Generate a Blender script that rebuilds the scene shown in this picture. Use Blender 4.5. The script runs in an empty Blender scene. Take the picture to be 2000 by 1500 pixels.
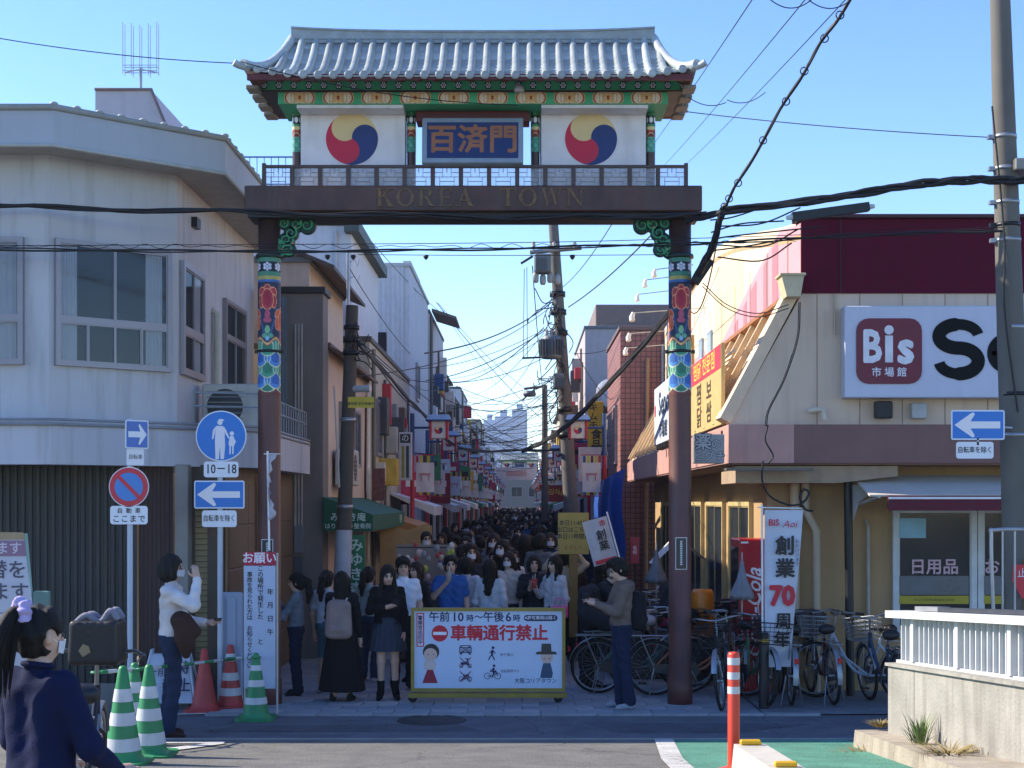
import bpy, bmesh, math, random
import numpy as np
from mathutils import Vector, Matrix
random.seed(7); RNG = np.random.default_rng(7)
PI = math.pi
SC = bpy.context.scene
COL = SC.collection
# ------------------------------------------------------------------ camera, light, exposure
CAMZ = 2.3
cam = bpy.data.cameras.new('camera'); CAM = bpy.data.objects.new('camera', cam); COL.objects.link(CAM)
CAM.location = (0, 0, CAMZ); CAM.rotation_euler = (PI/2, 0, 0)
cam.sensor_width = 36; cam.lens = 50.4; cam.shift_x = -0.01; cam.shift_y = 0.115
cam.clip_start = 0.1; cam.clip_end = 8000
SC.camera = CAM
SUN = Vector((-0.775, 0.20, 0.60)).normalized()          # towards the sun: left, a little beyond the gate
world = bpy.data.worlds.new('World'); SC.world = world; world.use_nodes = True
wn = world.node_tree.nodes; wl = world.node_tree.links
bg = wn['Background']; sky = wn.new('ShaderNodeTexSky'); sky.sky_type = 'NISHITA'; sky.sun_disc = False
sky.sun_elevation = math.asin(SUN.z); sky.sun_rotation = math.atan2(SUN.x, SUN.y)
sky.air_density = 1.0; sky.dust_density = 0.0; sky.ozone_density = 4.0
hs_n = wn.new('ShaderNodeHueSaturation'); hs_n.inputs['Saturation'].default_value = 1.17; hs_n.inputs['Hue'].default_value = .512; hs_n.inputs['Value'].default_value = .9
wl.new(sky.outputs[0], hs_n.inputs['Color']); wl.new(hs_n.outputs[0], bg.inputs[0]); bg.inputs[1].default_value = 0.15
sun = bpy.data.lights.new('sun', 'SUN'); SUNO = bpy.data.objects.new('sun', sun); COL.objects.link(SUNO)
sun.energy = 4.0; sun.angle = math.radians(0.6); sun.color = (1.0, 0.9, 0.76)
SUNO.rotation_euler = SUN.to_track_quat('Z', 'Y').to_euler()
SC.view_settings.view_transform = 'Standard'; SC.view_settings.look = 'None'
SC.view_settings.exposure = 1.2; SC.view_settings.gamma = 1
SC.cycles.use_denoising = True; SC.cycles.max_bounces = 6; SC.cycles.transparent_max_bounces = 8
SC.cycles.sample_clamp_indirect = 6

# ------------------------------------------------------------------ helpers
F = 2800.0
def at(px, py, d): return Vector(((px-1020)*d/F, d, CAMZ+(980-py)*d/F))
def ax(px, d): return (px-1020)*d/F
def az(py, d): return CAMZ+(980-py)*d/F
def lin(c):
    if isinstance(c, str):
        c = [int(c[i:i+2], 16)/255 for i in (0, 2, 4)]
    return tuple(x/12.92 if x <= .04045 else ((x+.055)/1.055)**2.4 for x in c)
MATS = {}
def mat(name, c, rough=.6, metal=0, var=.12, vs=6, bump=0, bs=40, grime=0, spec=.5, emit=0, alpha=1, stretch=None, trans=0):
    """procedural material: base colour with noise variation, optional streaks of grime and fine bump"""
    if name in MATS: return MATS[name]
    m = bpy.data.materials.new(name); m.use_nodes = True; MATS[name] = m
    nt = m.node_tree; b = nt.nodes['Principled BSDF']
    c = lin(c) if isinstance(c, str) else c
    m.diffuse_color = (*c, 1)
    b.inputs['Roughness'].default_value = rough; b.inputs['Metallic'].default_value = metal
    b.inputs['Specular IOR Level'].default_value = spec
    tc = nt.nodes.new('ShaderNodeTexCoord'); src = tc.outputs['Object']
    if var or bump or grime:
        col = None
        mp = nt.nodes.new('ShaderNodeMapping'); nt.links.new(src, mp.inputs[0])
        if stretch: mp.inputs['Scale'].default_value = stretch
        if var:
            n = nt.nodes.new('ShaderNodeTexNoise'); n.inputs['Scale'].default_value = vs; n.inputs['Detail'].default_value = 6
            nt.links.new(mp.outputs[0], n.inputs['Vector'])
            r = nt.nodes.new('ShaderNodeMapRange'); nt.links.new(n.outputs[0], r.inputs[0])
            r.inputs[1].default_value = .3; r.inputs[2].default_value = .7; r.inputs[3].default_value = 1-var; r.inputs[4].default_value = 1+var
            x = nt.nodes.new('ShaderNodeMix'); x.data_type = 'RGBA'; x.blend_type = 'MULTIPLY'; x.inputs[0].default_value = 1
            x.inputs[6].default_value = (*c, 1); nt.links.new(r.outputs[0], x.inputs[7]); col = x.outputs[2]
            rr = nt.nodes.new('ShaderNodeMapRange'); nt.links.new(n.outputs[0], rr.inputs[0])
            rr.inputs[3].default_value = max(0, rough-.1); rr.inputs[4].default_value = min(1, rough+.1)
            nt.links.new(rr.outputs[0], b.inputs['Roughness'])
        if grime:
            mg = nt.nodes.new('ShaderNodeMapping'); nt.links.new(src, mg.inputs[0]); mg.inputs['Scale'].default_value = (5, 5, .55)
            g = nt.nodes.new('ShaderNodeTexNoise'); g.inputs['Scale'].default_value = 1.6; g.inputs['Detail'].default_value = 8
            nt.links.new(mg.outputs[0], g.inputs['Vector'])
            r = nt.nodes.new('ShaderNodeMapRange'); nt.links.new(g.outputs[0], r.inputs[0]); r.inputs[1].default_value = .5; r.inputs[2].default_value = .78
            r.inputs[3].default_value = 0; r.inputs[4].default_value = grime
            x = nt.nodes.new('ShaderNodeMix'); x.data_type = 'RGBA'; nt.links.new(r.outputs[0], x.inputs[0])
            if col: nt.links.new(col, x.inputs[6])
            else: x.inputs[6].default_value = (*c, 1)
            x.inputs[7].default_value = (.09, .075, .06, 1); col = x.outputs[2]
        if col: nt.links.new(col, b.inputs['Base Color'])
        else: b.inputs['Base Color'].default_value = (*c, 1)
        if bump:
            n2 = nt.nodes.new('ShaderNodeTexNoise'); n2.inputs['Scale'].default_value = bs; n2.inputs['Detail'].default_value = 4
            nt.links.new(mp.outputs[0], n2.inputs['Vector'])
            bp = nt.nodes.new('ShaderNodeBump'); bp.inputs['Strength'].default_value = bump; bp.inputs['Distance'].default_value = .02
            nt.links.new(n2.outputs[0], bp.inputs['Height']); nt.links.new(bp.outputs[0], b.inputs['Normal'])
    else:
        b.inputs['Base Color'].default_value = (*c, 1)
    if emit:
        b.inputs['Emission Color'].default_value = (*c, 1); b.inputs['Emission Strength'].default_value = emit
    if alpha < 1: b.inputs['Alpha'].default_value = alpha
    if trans: b.inputs['Transmission Weight'].default_value = trans
    return m
def M(hexc, rough=.6, **k):                       # quick material by colour
    return mat('paint_%s_%d_%s' % (hexc, int(rough*100), '_'.join('%s%s' % kv for kv in k.items())), hexc, rough, **k)
def vcol_mat(name, rough=.55, spec=.5):
    if name in MATS: return MATS[name]
    m = bpy.data.materials.new(name); m.use_nodes = True; MATS[name] = m
    nt = m.node_tree; b = nt.nodes['Principled BSDF']; a = nt.nodes.new('ShaderNodeAttribute'); a.attribute_name = 'paint'
    n = nt.nodes.new('ShaderNodeTexNoise'); n.inputs['Scale'].default_value = 14; n.inputs['Detail'].default_value = 6
    tc = nt.nodes.new('ShaderNodeTexCoord'); nt.links.new(tc.outputs['Object'], n.inputs['Vector'])
    r = nt.nodes.new('ShaderNodeMapRange'); nt.links.new(n.outputs[0], r.inputs[0]); r.inputs[1].default_value = .3; r.inputs[2].default_value = .7; r.inputs[3].default_value = .8; r.inputs[4].default_value = 1.12
    x = nt.nodes.new('ShaderNodeMix'); x.data_type = 'RGBA'; x.blend_type = 'MULTIPLY'; x.inputs[0].default_value = 1
    nt.links.new(a.outputs['Color'], x.inputs[6]); nt.links.new(r.outputs[0], x.inputs[7]); nt.links.new(x.outputs[2], b.inputs['Base Color'])
    b.inputs['Roughness'].default_value = rough; b.inputs['Specular IOR Level'].default_value = spec
    return m
def glass_mat(name, c='2a3238', rough=.06):
    return mat(name, c, rough, var=.06, vs=1.5, spec=.9)

def frame(z):
    z = Vector(z).normalized(); a = Vector((0, 0, 1)) if abs(z.z) < .95 else Vector((1, 0, 0))
    x = a.cross(z).normalized(); return x, z.cross(x), z
class MB:
    """collects shapes for ONE mesh object"""
    def __init__(s): s.v = []; s.f = []; s.m = []; s.sm = []; s.mi = 0; s.T = None
    def mtl(s, i): s.mi = i; return s
    def add(s, vs, fs, smooth=False):
        n = len(s.v)
        if s.T is not None: vs = [s.T @ Vector(p) for p in vs]
        s.v += [tuple(p) for p in vs]; s.f += [tuple(i+n for i in f) for f in fs]; s.m += [s.mi]*len(fs); s.sm += [smooth]*len(fs); return s
    def box(s, x0, x1, y0, y1, z0, z1):
        vs = [(x, y, z) for z in (z0, z1) for y in (y0, y1) for x in (x0, x1)]
        return s.add(vs, [(0, 2, 3, 1), (4, 5, 7, 6), (0, 1, 5, 4), (2, 6, 7, 3), (0, 4, 6, 2), (1, 3, 7, 5)])
    def obox(s, c, ux, uy, uz, sx, sy, sz):                # oriented box about centre c
        c, ux, uy, uz = map(Vector, (c, ux, uy, uz))
        vs = [c+ux*sx*x/2+uy*sy*y/2+uz*sz*z/2 for z in (-1, 1) for y in (-1, 1) for x in (-1, 1)]
        return s.add(vs, [(0, 2, 3, 1), (4, 5, 7, 6), (0, 1, 5, 4), (2, 6, 7, 3), (0, 4, 6, 2), (1, 3, 7, 5)])
    def bbox(s, x0, x1, y0, y1, z0, z1, b=.01):            # box with chamfered edges
        vs = []; 
        for sx, X in ((1, x0), (-1, x1)):
            for sy, Y in ((1, y0), (-1, y1)):
                for sz, Z in ((1, z0), (-1, z1)):
                    vs += [(X, Y+sy*b, Z+sz*b), (X+sx*b, Y, Z+sz*b), (X+sx*b, Y+sy*b, Z)]
        bm = bmesh.new(); bv = [bm.verts.new(p) for p in vs]; r = bmesh.ops.convex_hull(bm, input=bv)
        bmesh.ops.dissolve_limit(bm, angle_limit=.01, verts=bm.verts, edges=bm.edges)
        bm.verts.index_update(); s.add([v.co.copy() for v in bm.verts], [[v.index for v in f.verts] for f in bm.faces]); bm.free(); return s
    def tube(s, pts, r, n=8, caps=True, smooth=True):
        pts = [Vector(p) for p in pts]; rs = r if hasattr(r, '__len__') else [r]*len(pts); vs = []; fs = []
        px = None
        for i, p in enumerate(pts):
            t = (pts[min(i+1, len(pts)-1)]-pts[max(i-1, 0)])
            t = t.normalized() if t.length > 1e-9 else Vector((0, 0, 1))
            if px is None: x, y, _ = frame(t)
            else:
                x = (px-t*px.dot(t)); x = x.normalized() if x.length > 1e-6 else frame(t)[0]; y = t.cross(x)
            px = x
            vs += [p+(x*math.cos(2*PI*k/n)+y*math.sin(2*PI*k/n))*rs[i] for k in range(n)]
        for i in range(len(pts)-1):
            for k in range(n):
                a = i*n+k; b = i*n+(k+1) % n; fs.append((a, b, b+n, a+n))
        s.add(vs, fs, smooth)
        if caps:
            s.add(vs[:n], [tuple(range(n))[::-1]]); s.add(vs[-n:], [tuple(range(n))])
        return s
    def cyl(s, a, b, r0, r1=None, n=12, caps=True): return s.tube([a, b], [r0, r0 if r1 is None else r1], n, caps)
    def lathe(s, prof, c=(0, 0, 0), n=20, ax='z', mod=None, smooth=True, arc=2*PI, a0=0):
        c = Vector(c); vs = []; fs = []; full = arc > 6.28; cols = n if full else n+1
        for r, z in prof:
            for k in range(cols):
                a = a0+arc*k/n; rr = r*(mod(a, z) if mod else 1)
                if ax == 'z': p = (rr*math.cos(a), rr*math.sin(a), z)
                elif ax == 'x': p = (z, rr*math.cos(a), rr*math.sin(a))
                else: p = (rr*math.cos(a), z, rr*math.sin(a))
                vs.append(c+Vector(p))
        for i in range(len(prof)-1):
            for k in range(n):
                a = i*cols+k; b = i*cols+(k+1) % cols; fs.append((a, b, b+cols, a+cols))
        return s.add(vs, fs, smooth)
    def prism(s, poly, o=(0, 0, 0), u=(1, 0, 0), w=(0, 0, 1), depth=.01, n=None, back=True):
        """2D polygon in plane (u, w) at o; front faces along n (default -y side), extruded backwards by depth"""
        o, u, w = Vector(o), Vector(u), Vector(w); nn = Vector(n) if n else w.cross(u)*-1
        nn = u.cross(w); k = len(poly); fr = [o+u*p[0]+w*p[1] for p in poly]; bk = [p-nn*depth for p in fr]
        ar = sum(poly[i][0]*poly[(i+1) % k][1]-poly[(i+1) % k][0]*poly[i][1] for i in range(k))
        ix = list(range(k)) if ar > 0 else list(range(k))[::-1]
        fs = [tuple(ix)]
        for j in range(k):
            a, b = ix[j], ix[(j+1) % k]; fs.append((b, a, a+k, b+k))
        if back: fs.append(tuple(i+k for i in ix[::-1]))
        return s.add(fr+bk, fs)
    def grid(s, P, smooth=True):                             # P[i][j] points
        ni, nj = len(P), len(P[0]); vs = [p for r in P for p in r]
        return s.add(vs, [(i*nj+j, i*nj+j+1, (i+1)*nj+j+1, (i+1)*nj+j) for i in range(ni-1) for j in range(nj-1)], smooth)
    def ball(s, c, r, n=10, sc=(1, 1, 1)):
        prof = [(math.sin(PI*i/n)*1.0, -math.cos(PI*i/n)) for i in range(n+1)]
        vs = []; c = Vector(c); fs = []; m = n+4
        for pr, pz in prof:
            for k in range(m): vs.append(c+Vector((pr*math.cos(2*PI*k/m)*r*sc[0], pr*math.sin(2*PI*k/m)*r*sc[1], pz*r*sc[2])))
        for i in range(n):
            for k in range(m): fs.append((i*m+k, i*m+(k+1) % m, (i+1)*m+(k+1) % m, (i+1)*m+k))
        return s.add(vs, fs, True)
    def mesh(s, name, mats):
        me = bpy.data.meshes.new(name); me.from_pydata(s.v, [], s.f)
        for m in (mats if isinstance(mats, (list, tuple)) else [mats]): me.materials.append(m)
        me.polygons.foreach_set('material_index', s.m); me.polygons.foreach_set('use_smooth', s.sm); me.update(); return me
    def build(s, name, mats, parent=None, loc=None):
        o = bpy.data.objects.new(name, s.mesh(name, mats)); COL.objects.link(o); o.parent = parent
        if loc is not None: o.location = loc
        return o
def tag(o, label=None, cat=None, group=None, kind=None):
    for k, v in (('label', label), ('category', cat), ('group', group), ('kind', kind)):
        if v: o[k] = v
    return o
def thing(name, label, cat, loc=(0, 0, 0), rz=0, group=None):
    o = bpy.data.objects.new(name, None); COL.objects.link(o); o.location = loc; o.rotation_euler = (0, 0, rz); o.empty_display_size = .1
    return tag(o, label, cat, group)
def inst(o, parent=None, loc=None, rz=None, name=None):       # copy of one object sharing its mesh
    c = o.copy(); COL.objects.link(c); c.parent = parent
    if loc is not None: c.location = loc
    if rz is not None: c.rotation_euler = (0, 0, rz)
    return c
KIDS = {}
def copy_tree(o, parent=None):
    c = o.copy(); COL.objects.link(c); c.parent = parent
    for ch in KIDS[o.name] if o.name in KIDS else o.children: copy_tree(ch, c)
    return c
TXT = {}
def text_mesh(body, size, bold=0, shear=0, align='CENTER', spacing=1, line=1.0, depth=.002, res=2):
    """flat lettering turned into a mesh (local x right, y up, z towards the reader)"""
    key = (body, size, bold, shear, align, spacing, line, depth)
    if key in TXT: return TXT[key]
    cu = bpy.data.curves.new('lettering', 'FONT'); cu.body = body; cu.size = size; cu.align_x = align; cu.align_y = 'CENTER'
    cu.shear = shear; cu.space_character = spacing; cu.space_line = line; cu.extrude = 0; cu.resolution_u = res
    o = bpy.data.objects.new('lettering', cu); COL.objects.link(o)
    dg = bpy.context.evaluated_depsgraph_get(); me = bpy.data.meshes.new_from_object(o.evaluated_get(dg))
    bpy.data.objects.remove(o); bpy.data.curves.remove(cu)
    if bold > 0 or True:                                      # thicken by laying shifted copies over each other
        n = len(me.vertices); V = np.empty(n*3, np.float32); me.vertices.foreach_get('co', V); V = V.reshape(-1, 3); Fs = [tuple(p.vertices) for p in me.polygons]
        q = max(0, bold)*size; sh = [(0, 0)]+([(q, 0), (-q, 0), (0, q), (0, -q), (.7*q, .7*q), (-.7*q, .7*q), (.7*q, -.7*q), (-.7*q, -.7*q)] if q > 0 else [])
        vs = np.concatenate([V+np.array((a, b_, .00006*i), np.float32) for i, (a, b_) in enumerate(sh)]); fs = [tuple(x+i*n for x in f) for i in range(len(sh)) for f in Fs]
        bpy.data.meshes.remove(me); me = bpy.data.meshes.new('lettering'); me.from_pydata(vs.tolist(), [], fs)
    me.name = 'lettering'; TXT[key] = me
    return me
def lettering(body, size, m, parent, o, u=(1, 0, 0), w=(0, 0, 1), sx=1, **k):
    me = text_mesh(body, size, **k)
    if not me.materials: me.materials.append(m)
    elif me.materials[0] != m:
        me = me.copy(); me.materials[0] = m
    ob = bpy.data.objects.new('lettering', me); COL.objects.link(ob); ob.parent = parent
    u, w = Vector(u).normalized(), Vector(w).normalized(); n = u.cross(w)
    mt = Matrix((u*sx, w, n)).transposed().to_4x4(); mt.translation = Vector(o)
    ob.matrix_local = mt
    return ob
def vtext(body, size, m, parent, o, u=(1, 0, 0), w=(0, 0, 1), pitch=1.05, sx=1, **k):     # vertical writing
    return lettering('\n'.join(body), size, m, parent, o, u, w, sx=sx, line=pitch*.95, **k)
def rrect(w, h, r, n=4):
    p = []
    for cx, cy, a in ((w/2-r, h/2-r, 0), (-w/2+r, h/2-r, 90), (-w/2+r, -h/2+r, 180), (w/2-r, -h/2+r, 270)):
        for i in range(n+1):
            t = math.radians(a+90*i/n); p.append((cx+r*math.cos(t), cy+r*math.sin(t)))
    return p
def circ(r, n=32, cx=0, cy=0, sy=1): return [(cx+r*math.cos(2*PI*i/n), cy+r*sy*math.sin(2*PI*i/n)) for i in range(n)]
def gz(x, y):                                             # height of the ground: a rise towards the bridge we stand on
    return min(.42, max(0., .1*(14.2-y)))
BLACK = mat('black_paint', '15161a', .45); WHITE = mat('white_paint', 'e4e4e2', .5, var=.05); DARKMETAL = mat('dark_metal', '2b2c30', .4, .6)
GALV = mat('galvanised_steel', '9a9ea2', .4, .7); INK = mat('black_ink', '15151c', .5, var=0); RED = mat('red_print', 'b81c34', .5, var=.05)
SIGNBLUE = mat('sign_blue', '1672c4', .35, var=.04); SIGNRED = mat('sign_red', 'c3283c', .35, var=.04); SIGNWHITE = mat('sign_white', 'dfe3e8', .4, var=.03)
# ------------------------------------------------------------------ ground, road, paving
def asphalt(name, c, sc=1.0):
    m = mat(name, c, .85, var=.22, vs=3.0*sc, bump=.6, bs=120)
    if 'speck' in m: return m
    m['speck'] = 1; nt = m.node_tree; b = nt.nodes['Principled BSDF']; lk = b.inputs['Base Color'].links[0]; src = lk.from_socket
    tc = nt.nodes.new('ShaderNodeTexCoord'); n = nt.nodes.new('ShaderNodeTexNoise'); n.inputs['Scale'].default_value = 75; n.inputs['Detail'].default_value = 3; nt.links.new(tc.outputs['Object'], n.inputs['Vector'])
    r = nt.nodes.new('ShaderNodeMapRange'); r.inputs[1].default_value = .32; r.inputs[2].default_value = .68; r.inputs[3].default_value = .62; r.inputs[4].default_value = 1.4; nt.links.new(n.outputs[0], r.inputs[0])
    w = nt.nodes.new('ShaderNodeTexNoise'); w.inputs['Scale'].default_value = 1.2; w.inputs['Detail'].default_value = 5; nt.links.new(tc.outputs['Object'], w.inputs['Vector'])
    va = nt.nodes.new('ShaderNodeVectorMath'); va.operation = 'MULTIPLY_ADD'; va.inputs[1].default_value = (.9, .9, .9); nt.links.new(w.outputs[1], va.inputs[0]); nt.links.new(tc.outputs['Object'], va.inputs[2])
    v = nt.nodes.new('ShaderNodeTexVoronoi'); v.feature = 'DISTANCE_TO_EDGE'; v.inputs['Scale'].default_value = .38; nt.links.new(va.outputs[0], v.inputs['Vector'])
    cr = nt.nodes.new('ShaderNodeMapRange'); cr.inputs[1].default_value = .0; cr.inputs[2].default_value = .006; cr.inputs[3].default_value = .45; cr.inputs[4].default_value = 1; nt.links.new(v.outputs['Distance'], cr.inputs[0])
    mm = nt.nodes.new('ShaderNodeMath'); mm.operation = 'MULTIPLY'; nt.links.new(r.outputs[0], mm.inputs[0]); nt.links.new(cr.outputs[0], mm.inputs[1])
    x = nt.nodes.new('ShaderNodeMix'); x.data_type = 'RGBA'; x.blend_type = 'MULTIPLY'; x.inputs[0].default_value = 1; nt.links.new(src, x.inputs[6]); nt.links.new(mm.outputs[0], x.inputs[7]); nt.links.new(x.outputs[2], b.inputs['Base Color'])
    return m
b = MB()
XS = [-3000, -60, -12, -6, 0, 6, 12, 60, 3000]; YS = [-300, -20, 2, 6, 10, 12, 14.2, 16, 40, 160, 600, 3000, 6000]
b.grid([[(x, y, gz(x, y)-.012) for x in XS] for y in YS], False)
tag(b.build('ground', asphalt('ground_asphalt', '77756f')), kind='structure')
def strip(name, x0, x1, y0, y1, m, z, nx=8, edge=None):
    b = MB(); ys = [y0]+[y for y in (6, 10, 11, 12, 13, 14.2) if y0 < y < y1]+[y1]
    b.grid([[((x0+(x1-x0)*i/nx), y, gz(0, y)+z) for i in range(nx+1)] for y in ys], False)
    return tag(b.build(name, m), kind='structure')
strip('bridge_road', -14, 14, 1, 13.35, asphalt('worn_asphalt', '6a6862'), 0)
strip('cross_road', -30, 30, 13.34, 15.42, asphalt('new_asphalt', '5e6066'), .004)
b = MB(); 
for x0, x1 in ((-30, 30),):
    b.box(x0, x1, 13.30, 13.36, gz(0, 13.33)-.02, gz(0, 13.33)+.012)
tag(b.build('road_joint', M('8d8a84', .8)), kind='structure')
# green painted shoulder and curved white line on the bridge side
def gpoly(name, pts, m, z):
    b = MB(); b.add([(x, y, gz(x, y)+z) for x, y in pts], [tuple(range(len(pts)))]); return tag(b.build(name, m), kind='structure')
def gp(px, py):                                           # pixel on the sloping ground
    k = (py-980)/F; d = .88/(k-.1) if CAMZ-k*14.2 > 0 else CAMZ/k
    if py < 1434: d = CAMZ/k
    d = d if d > 10 else (CAMZ-.42)/k
    return ((px-1020)*d/F, d)
P = gp
b = MB(); L = [P(1325, 1457), P(1500, 1457), P(1668, 1460), P(1700, 1500), (3.6, 8)]; 
def band(name, xl, xr, m, z, ys=(13.28, 12.8, 12.2, 11.6, 11, 10.5, 10, 9.5, 9, 8, 7)):
    b = MB(); b.grid([[(x, y, gz(x, y)+z) for x in np.linspace(xl(y), xr(y), 4)] for y in ys][::-1], False); return tag(b.build(name, m), kind='structure')
wl0 = lambda y: 1.22-.07*(13.2-y)+.05*max(0, 11-y)
band('green_shoulder', lambda y: wl0(y)+.16, lambda y: 3.0, asphalt('green_road_paint', '4f8672'), .006)
band('white_road_line', wl0, lambda y: wl0(y)+.17, asphalt('road_paint_white', 'bdbcb6'), .010)
band('white_road_line', lambda y: -3.3-.0*(y), lambda y: -2.65+.12*(12.7-y), MATS['road_paint_white'], .010, (12.95, 12.8, 12.72))
band('white_road_line', lambda y: -2.8-.35*(12.72-y), lambda y: -2.62-.30*(12.72-y), MATS['road_paint_white'], .010, (12.71, 12.3, 12, 11.5, 11, 10.5))
gpoly('white_road_line', [P(-200, 1404), P(520, 1392), P(520, 1394.5), P(-200, 1407)], MATS['road_paint_white'], .010)
# patches and cover in the cross road
gpoly('asphalt_patch', [(-3.2, 14.3), (-.4, 14.35), (-.7, 14.8), (-2.9, 14.7)], asphalt('patch_asphalt', '505258'), .008)
gpoly('asphalt_patch', [(.9, 14.3), (2.1, 14.25), (3.0, 14.8), (.6, 14.9)], MATS['patch_asphalt'], .008)
b = MB(); b.lathe([(0, .014), (.29, .014), (.30, .009), (.32, .009), (.33, .014), (.36, .012), (.37, 0)], (-.95, 15.05, 0), 28); tag(b.build('manhole_cover', mat('cast_iron', '3a3a3d', .6, .5, bump=.6, bs=60)), 'round iron manhole cover in road before the barrier sign', 'manhole cover')
# paved street of the arcade: grey blocks near the gate, one sheet beyond
pav = strip('street_paving', -3.4, 2.6, 15.42, 170, mat('paving_far', '86888b', .8, var=.2, vs=2, bump=.3, bs=20), .003)
pm = [mat('paving_block_%d' % i, c, .8, var=.16, vs=9, bump=.35, bs=60) for i, c in enumerate(('8d9094', '999a9b', '84888e'))]
tiles = []
for i, m in enumerate(pm):
    b = MB(); b.bbox(-.197, .197, -.147, .147, -.01, .022, .006); tiles.append(b.mesh('paving_block', m))
for r in range(10):
    for k in range(15):
        x = -3.2+k*.4+(.2 if r % 2 else 0); y = 15.6+r*.3
        if x > 2.4: continue
        o = bpy.data.objects.new('paving_block', random.choice(tiles)); COL.objects.link(o); o.parent = pav; o.location = (x, y, random.uniform(-.002, .003))
b = MB(); 
for k in range(11):
    o = MB().bbox(-.297, .297, -.05, .05, -.03, .03, .008).build('edge_kerb', mat('kerb_concrete', '8a8c8d', .85, var=.15, bump=.3, bs=50), pav); o.location = (-3.4+.3+k*.6, 15.40, 0)
# right: pavement where the bicycles stand
strip('side_pavement', 2.62, 12, 15.5, 17.4, mat('side_pave', '74777b', .85, var=.2, vs=4, bump=.3, bs=60), .006)
strip('side_pavement', -14, -3.41, 15.5, 17.0, MATS['side_pave'], .006)
# ------------------------------------------------------------------ the painted gate
GREEN = mat('dancheong_green', '3da678', .55, var=.12); DGREEN = mat('dark_green', '123d33', .6); MAROON = mat('maroon_wood', '5a1c20', .5)
BROWN = mat('gate_brown', '46302a', .42, var=.14, vs=3, grime=.35); GLOSSBROWN = mat('gate_beam_brown', '4e332d', .34, var=.4, vs=2.6, spec=.35, grime=.5, bump=.05, bs=4)
TILE = [mat('roof_tile_%d' % i, c, .42, var=.16, vs=9, spec=.5) for i, c in enumerate(('9ca4a3', '8f9796', 'a8b0ae'))]
CREAMP = mat('cream_print', 'd8c08a', .5, var=.04); NAVYP = mat('navy_print', '12306e', .5, var=.04); CRIMSON = mat('crimson_print', 'c2123c', .5, var=.04)
def paint_mesh(name, R, z0, z1, n, nz, fn, zrad=None):
    """cylinder whose faces carry the painted ornament fn(s, q): s = arc position from the front in units of R, q = 0 top .. 1 bottom"""
    th = np.linspace(-PI, PI, n+1)[:-1]; q = np.linspace(0, 1, nz+1)
    Th, Q = np.meshgrid(th, q); rad = R*(zrad(Q) if zrad else 1)
    X = rad*np.sin(Th); Y = -rad*np.cos(Th); Z = z1+(z0-z1)*Q
    v = np.stack([X, Y, Z], -1).reshape(-1, 3)
    i, j = np.meshgrid(np.arange(nz), np.arange(n), indexing='ij'); jn = (j+1) % n
    f = np.stack([i*n+j, (i+1)*n+j, (i+1)*n+jn, i*n+jn], -1).reshape(-1, 4)
    me = bpy.data.meshes.new(name); me.from_pydata(v.tolist(), [], f.tolist())
    c = fn(Th.ravel(), Q.ravel()); c = np.concatenate([c, np.ones((len(c), 1))], 1).astype(np.float32)
    at_ = me.color_attributes.new('paint', 'FLOAT_COLOR', 'POINT'); at_.data.foreach_set('color', c.ravel())
    me.polygons.foreach_set('use_smooth', [True]*len(f)); me.materials.append(vcol_mat('painted_ornament')); return me
def H(h): return np.array(lin(h))
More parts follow.
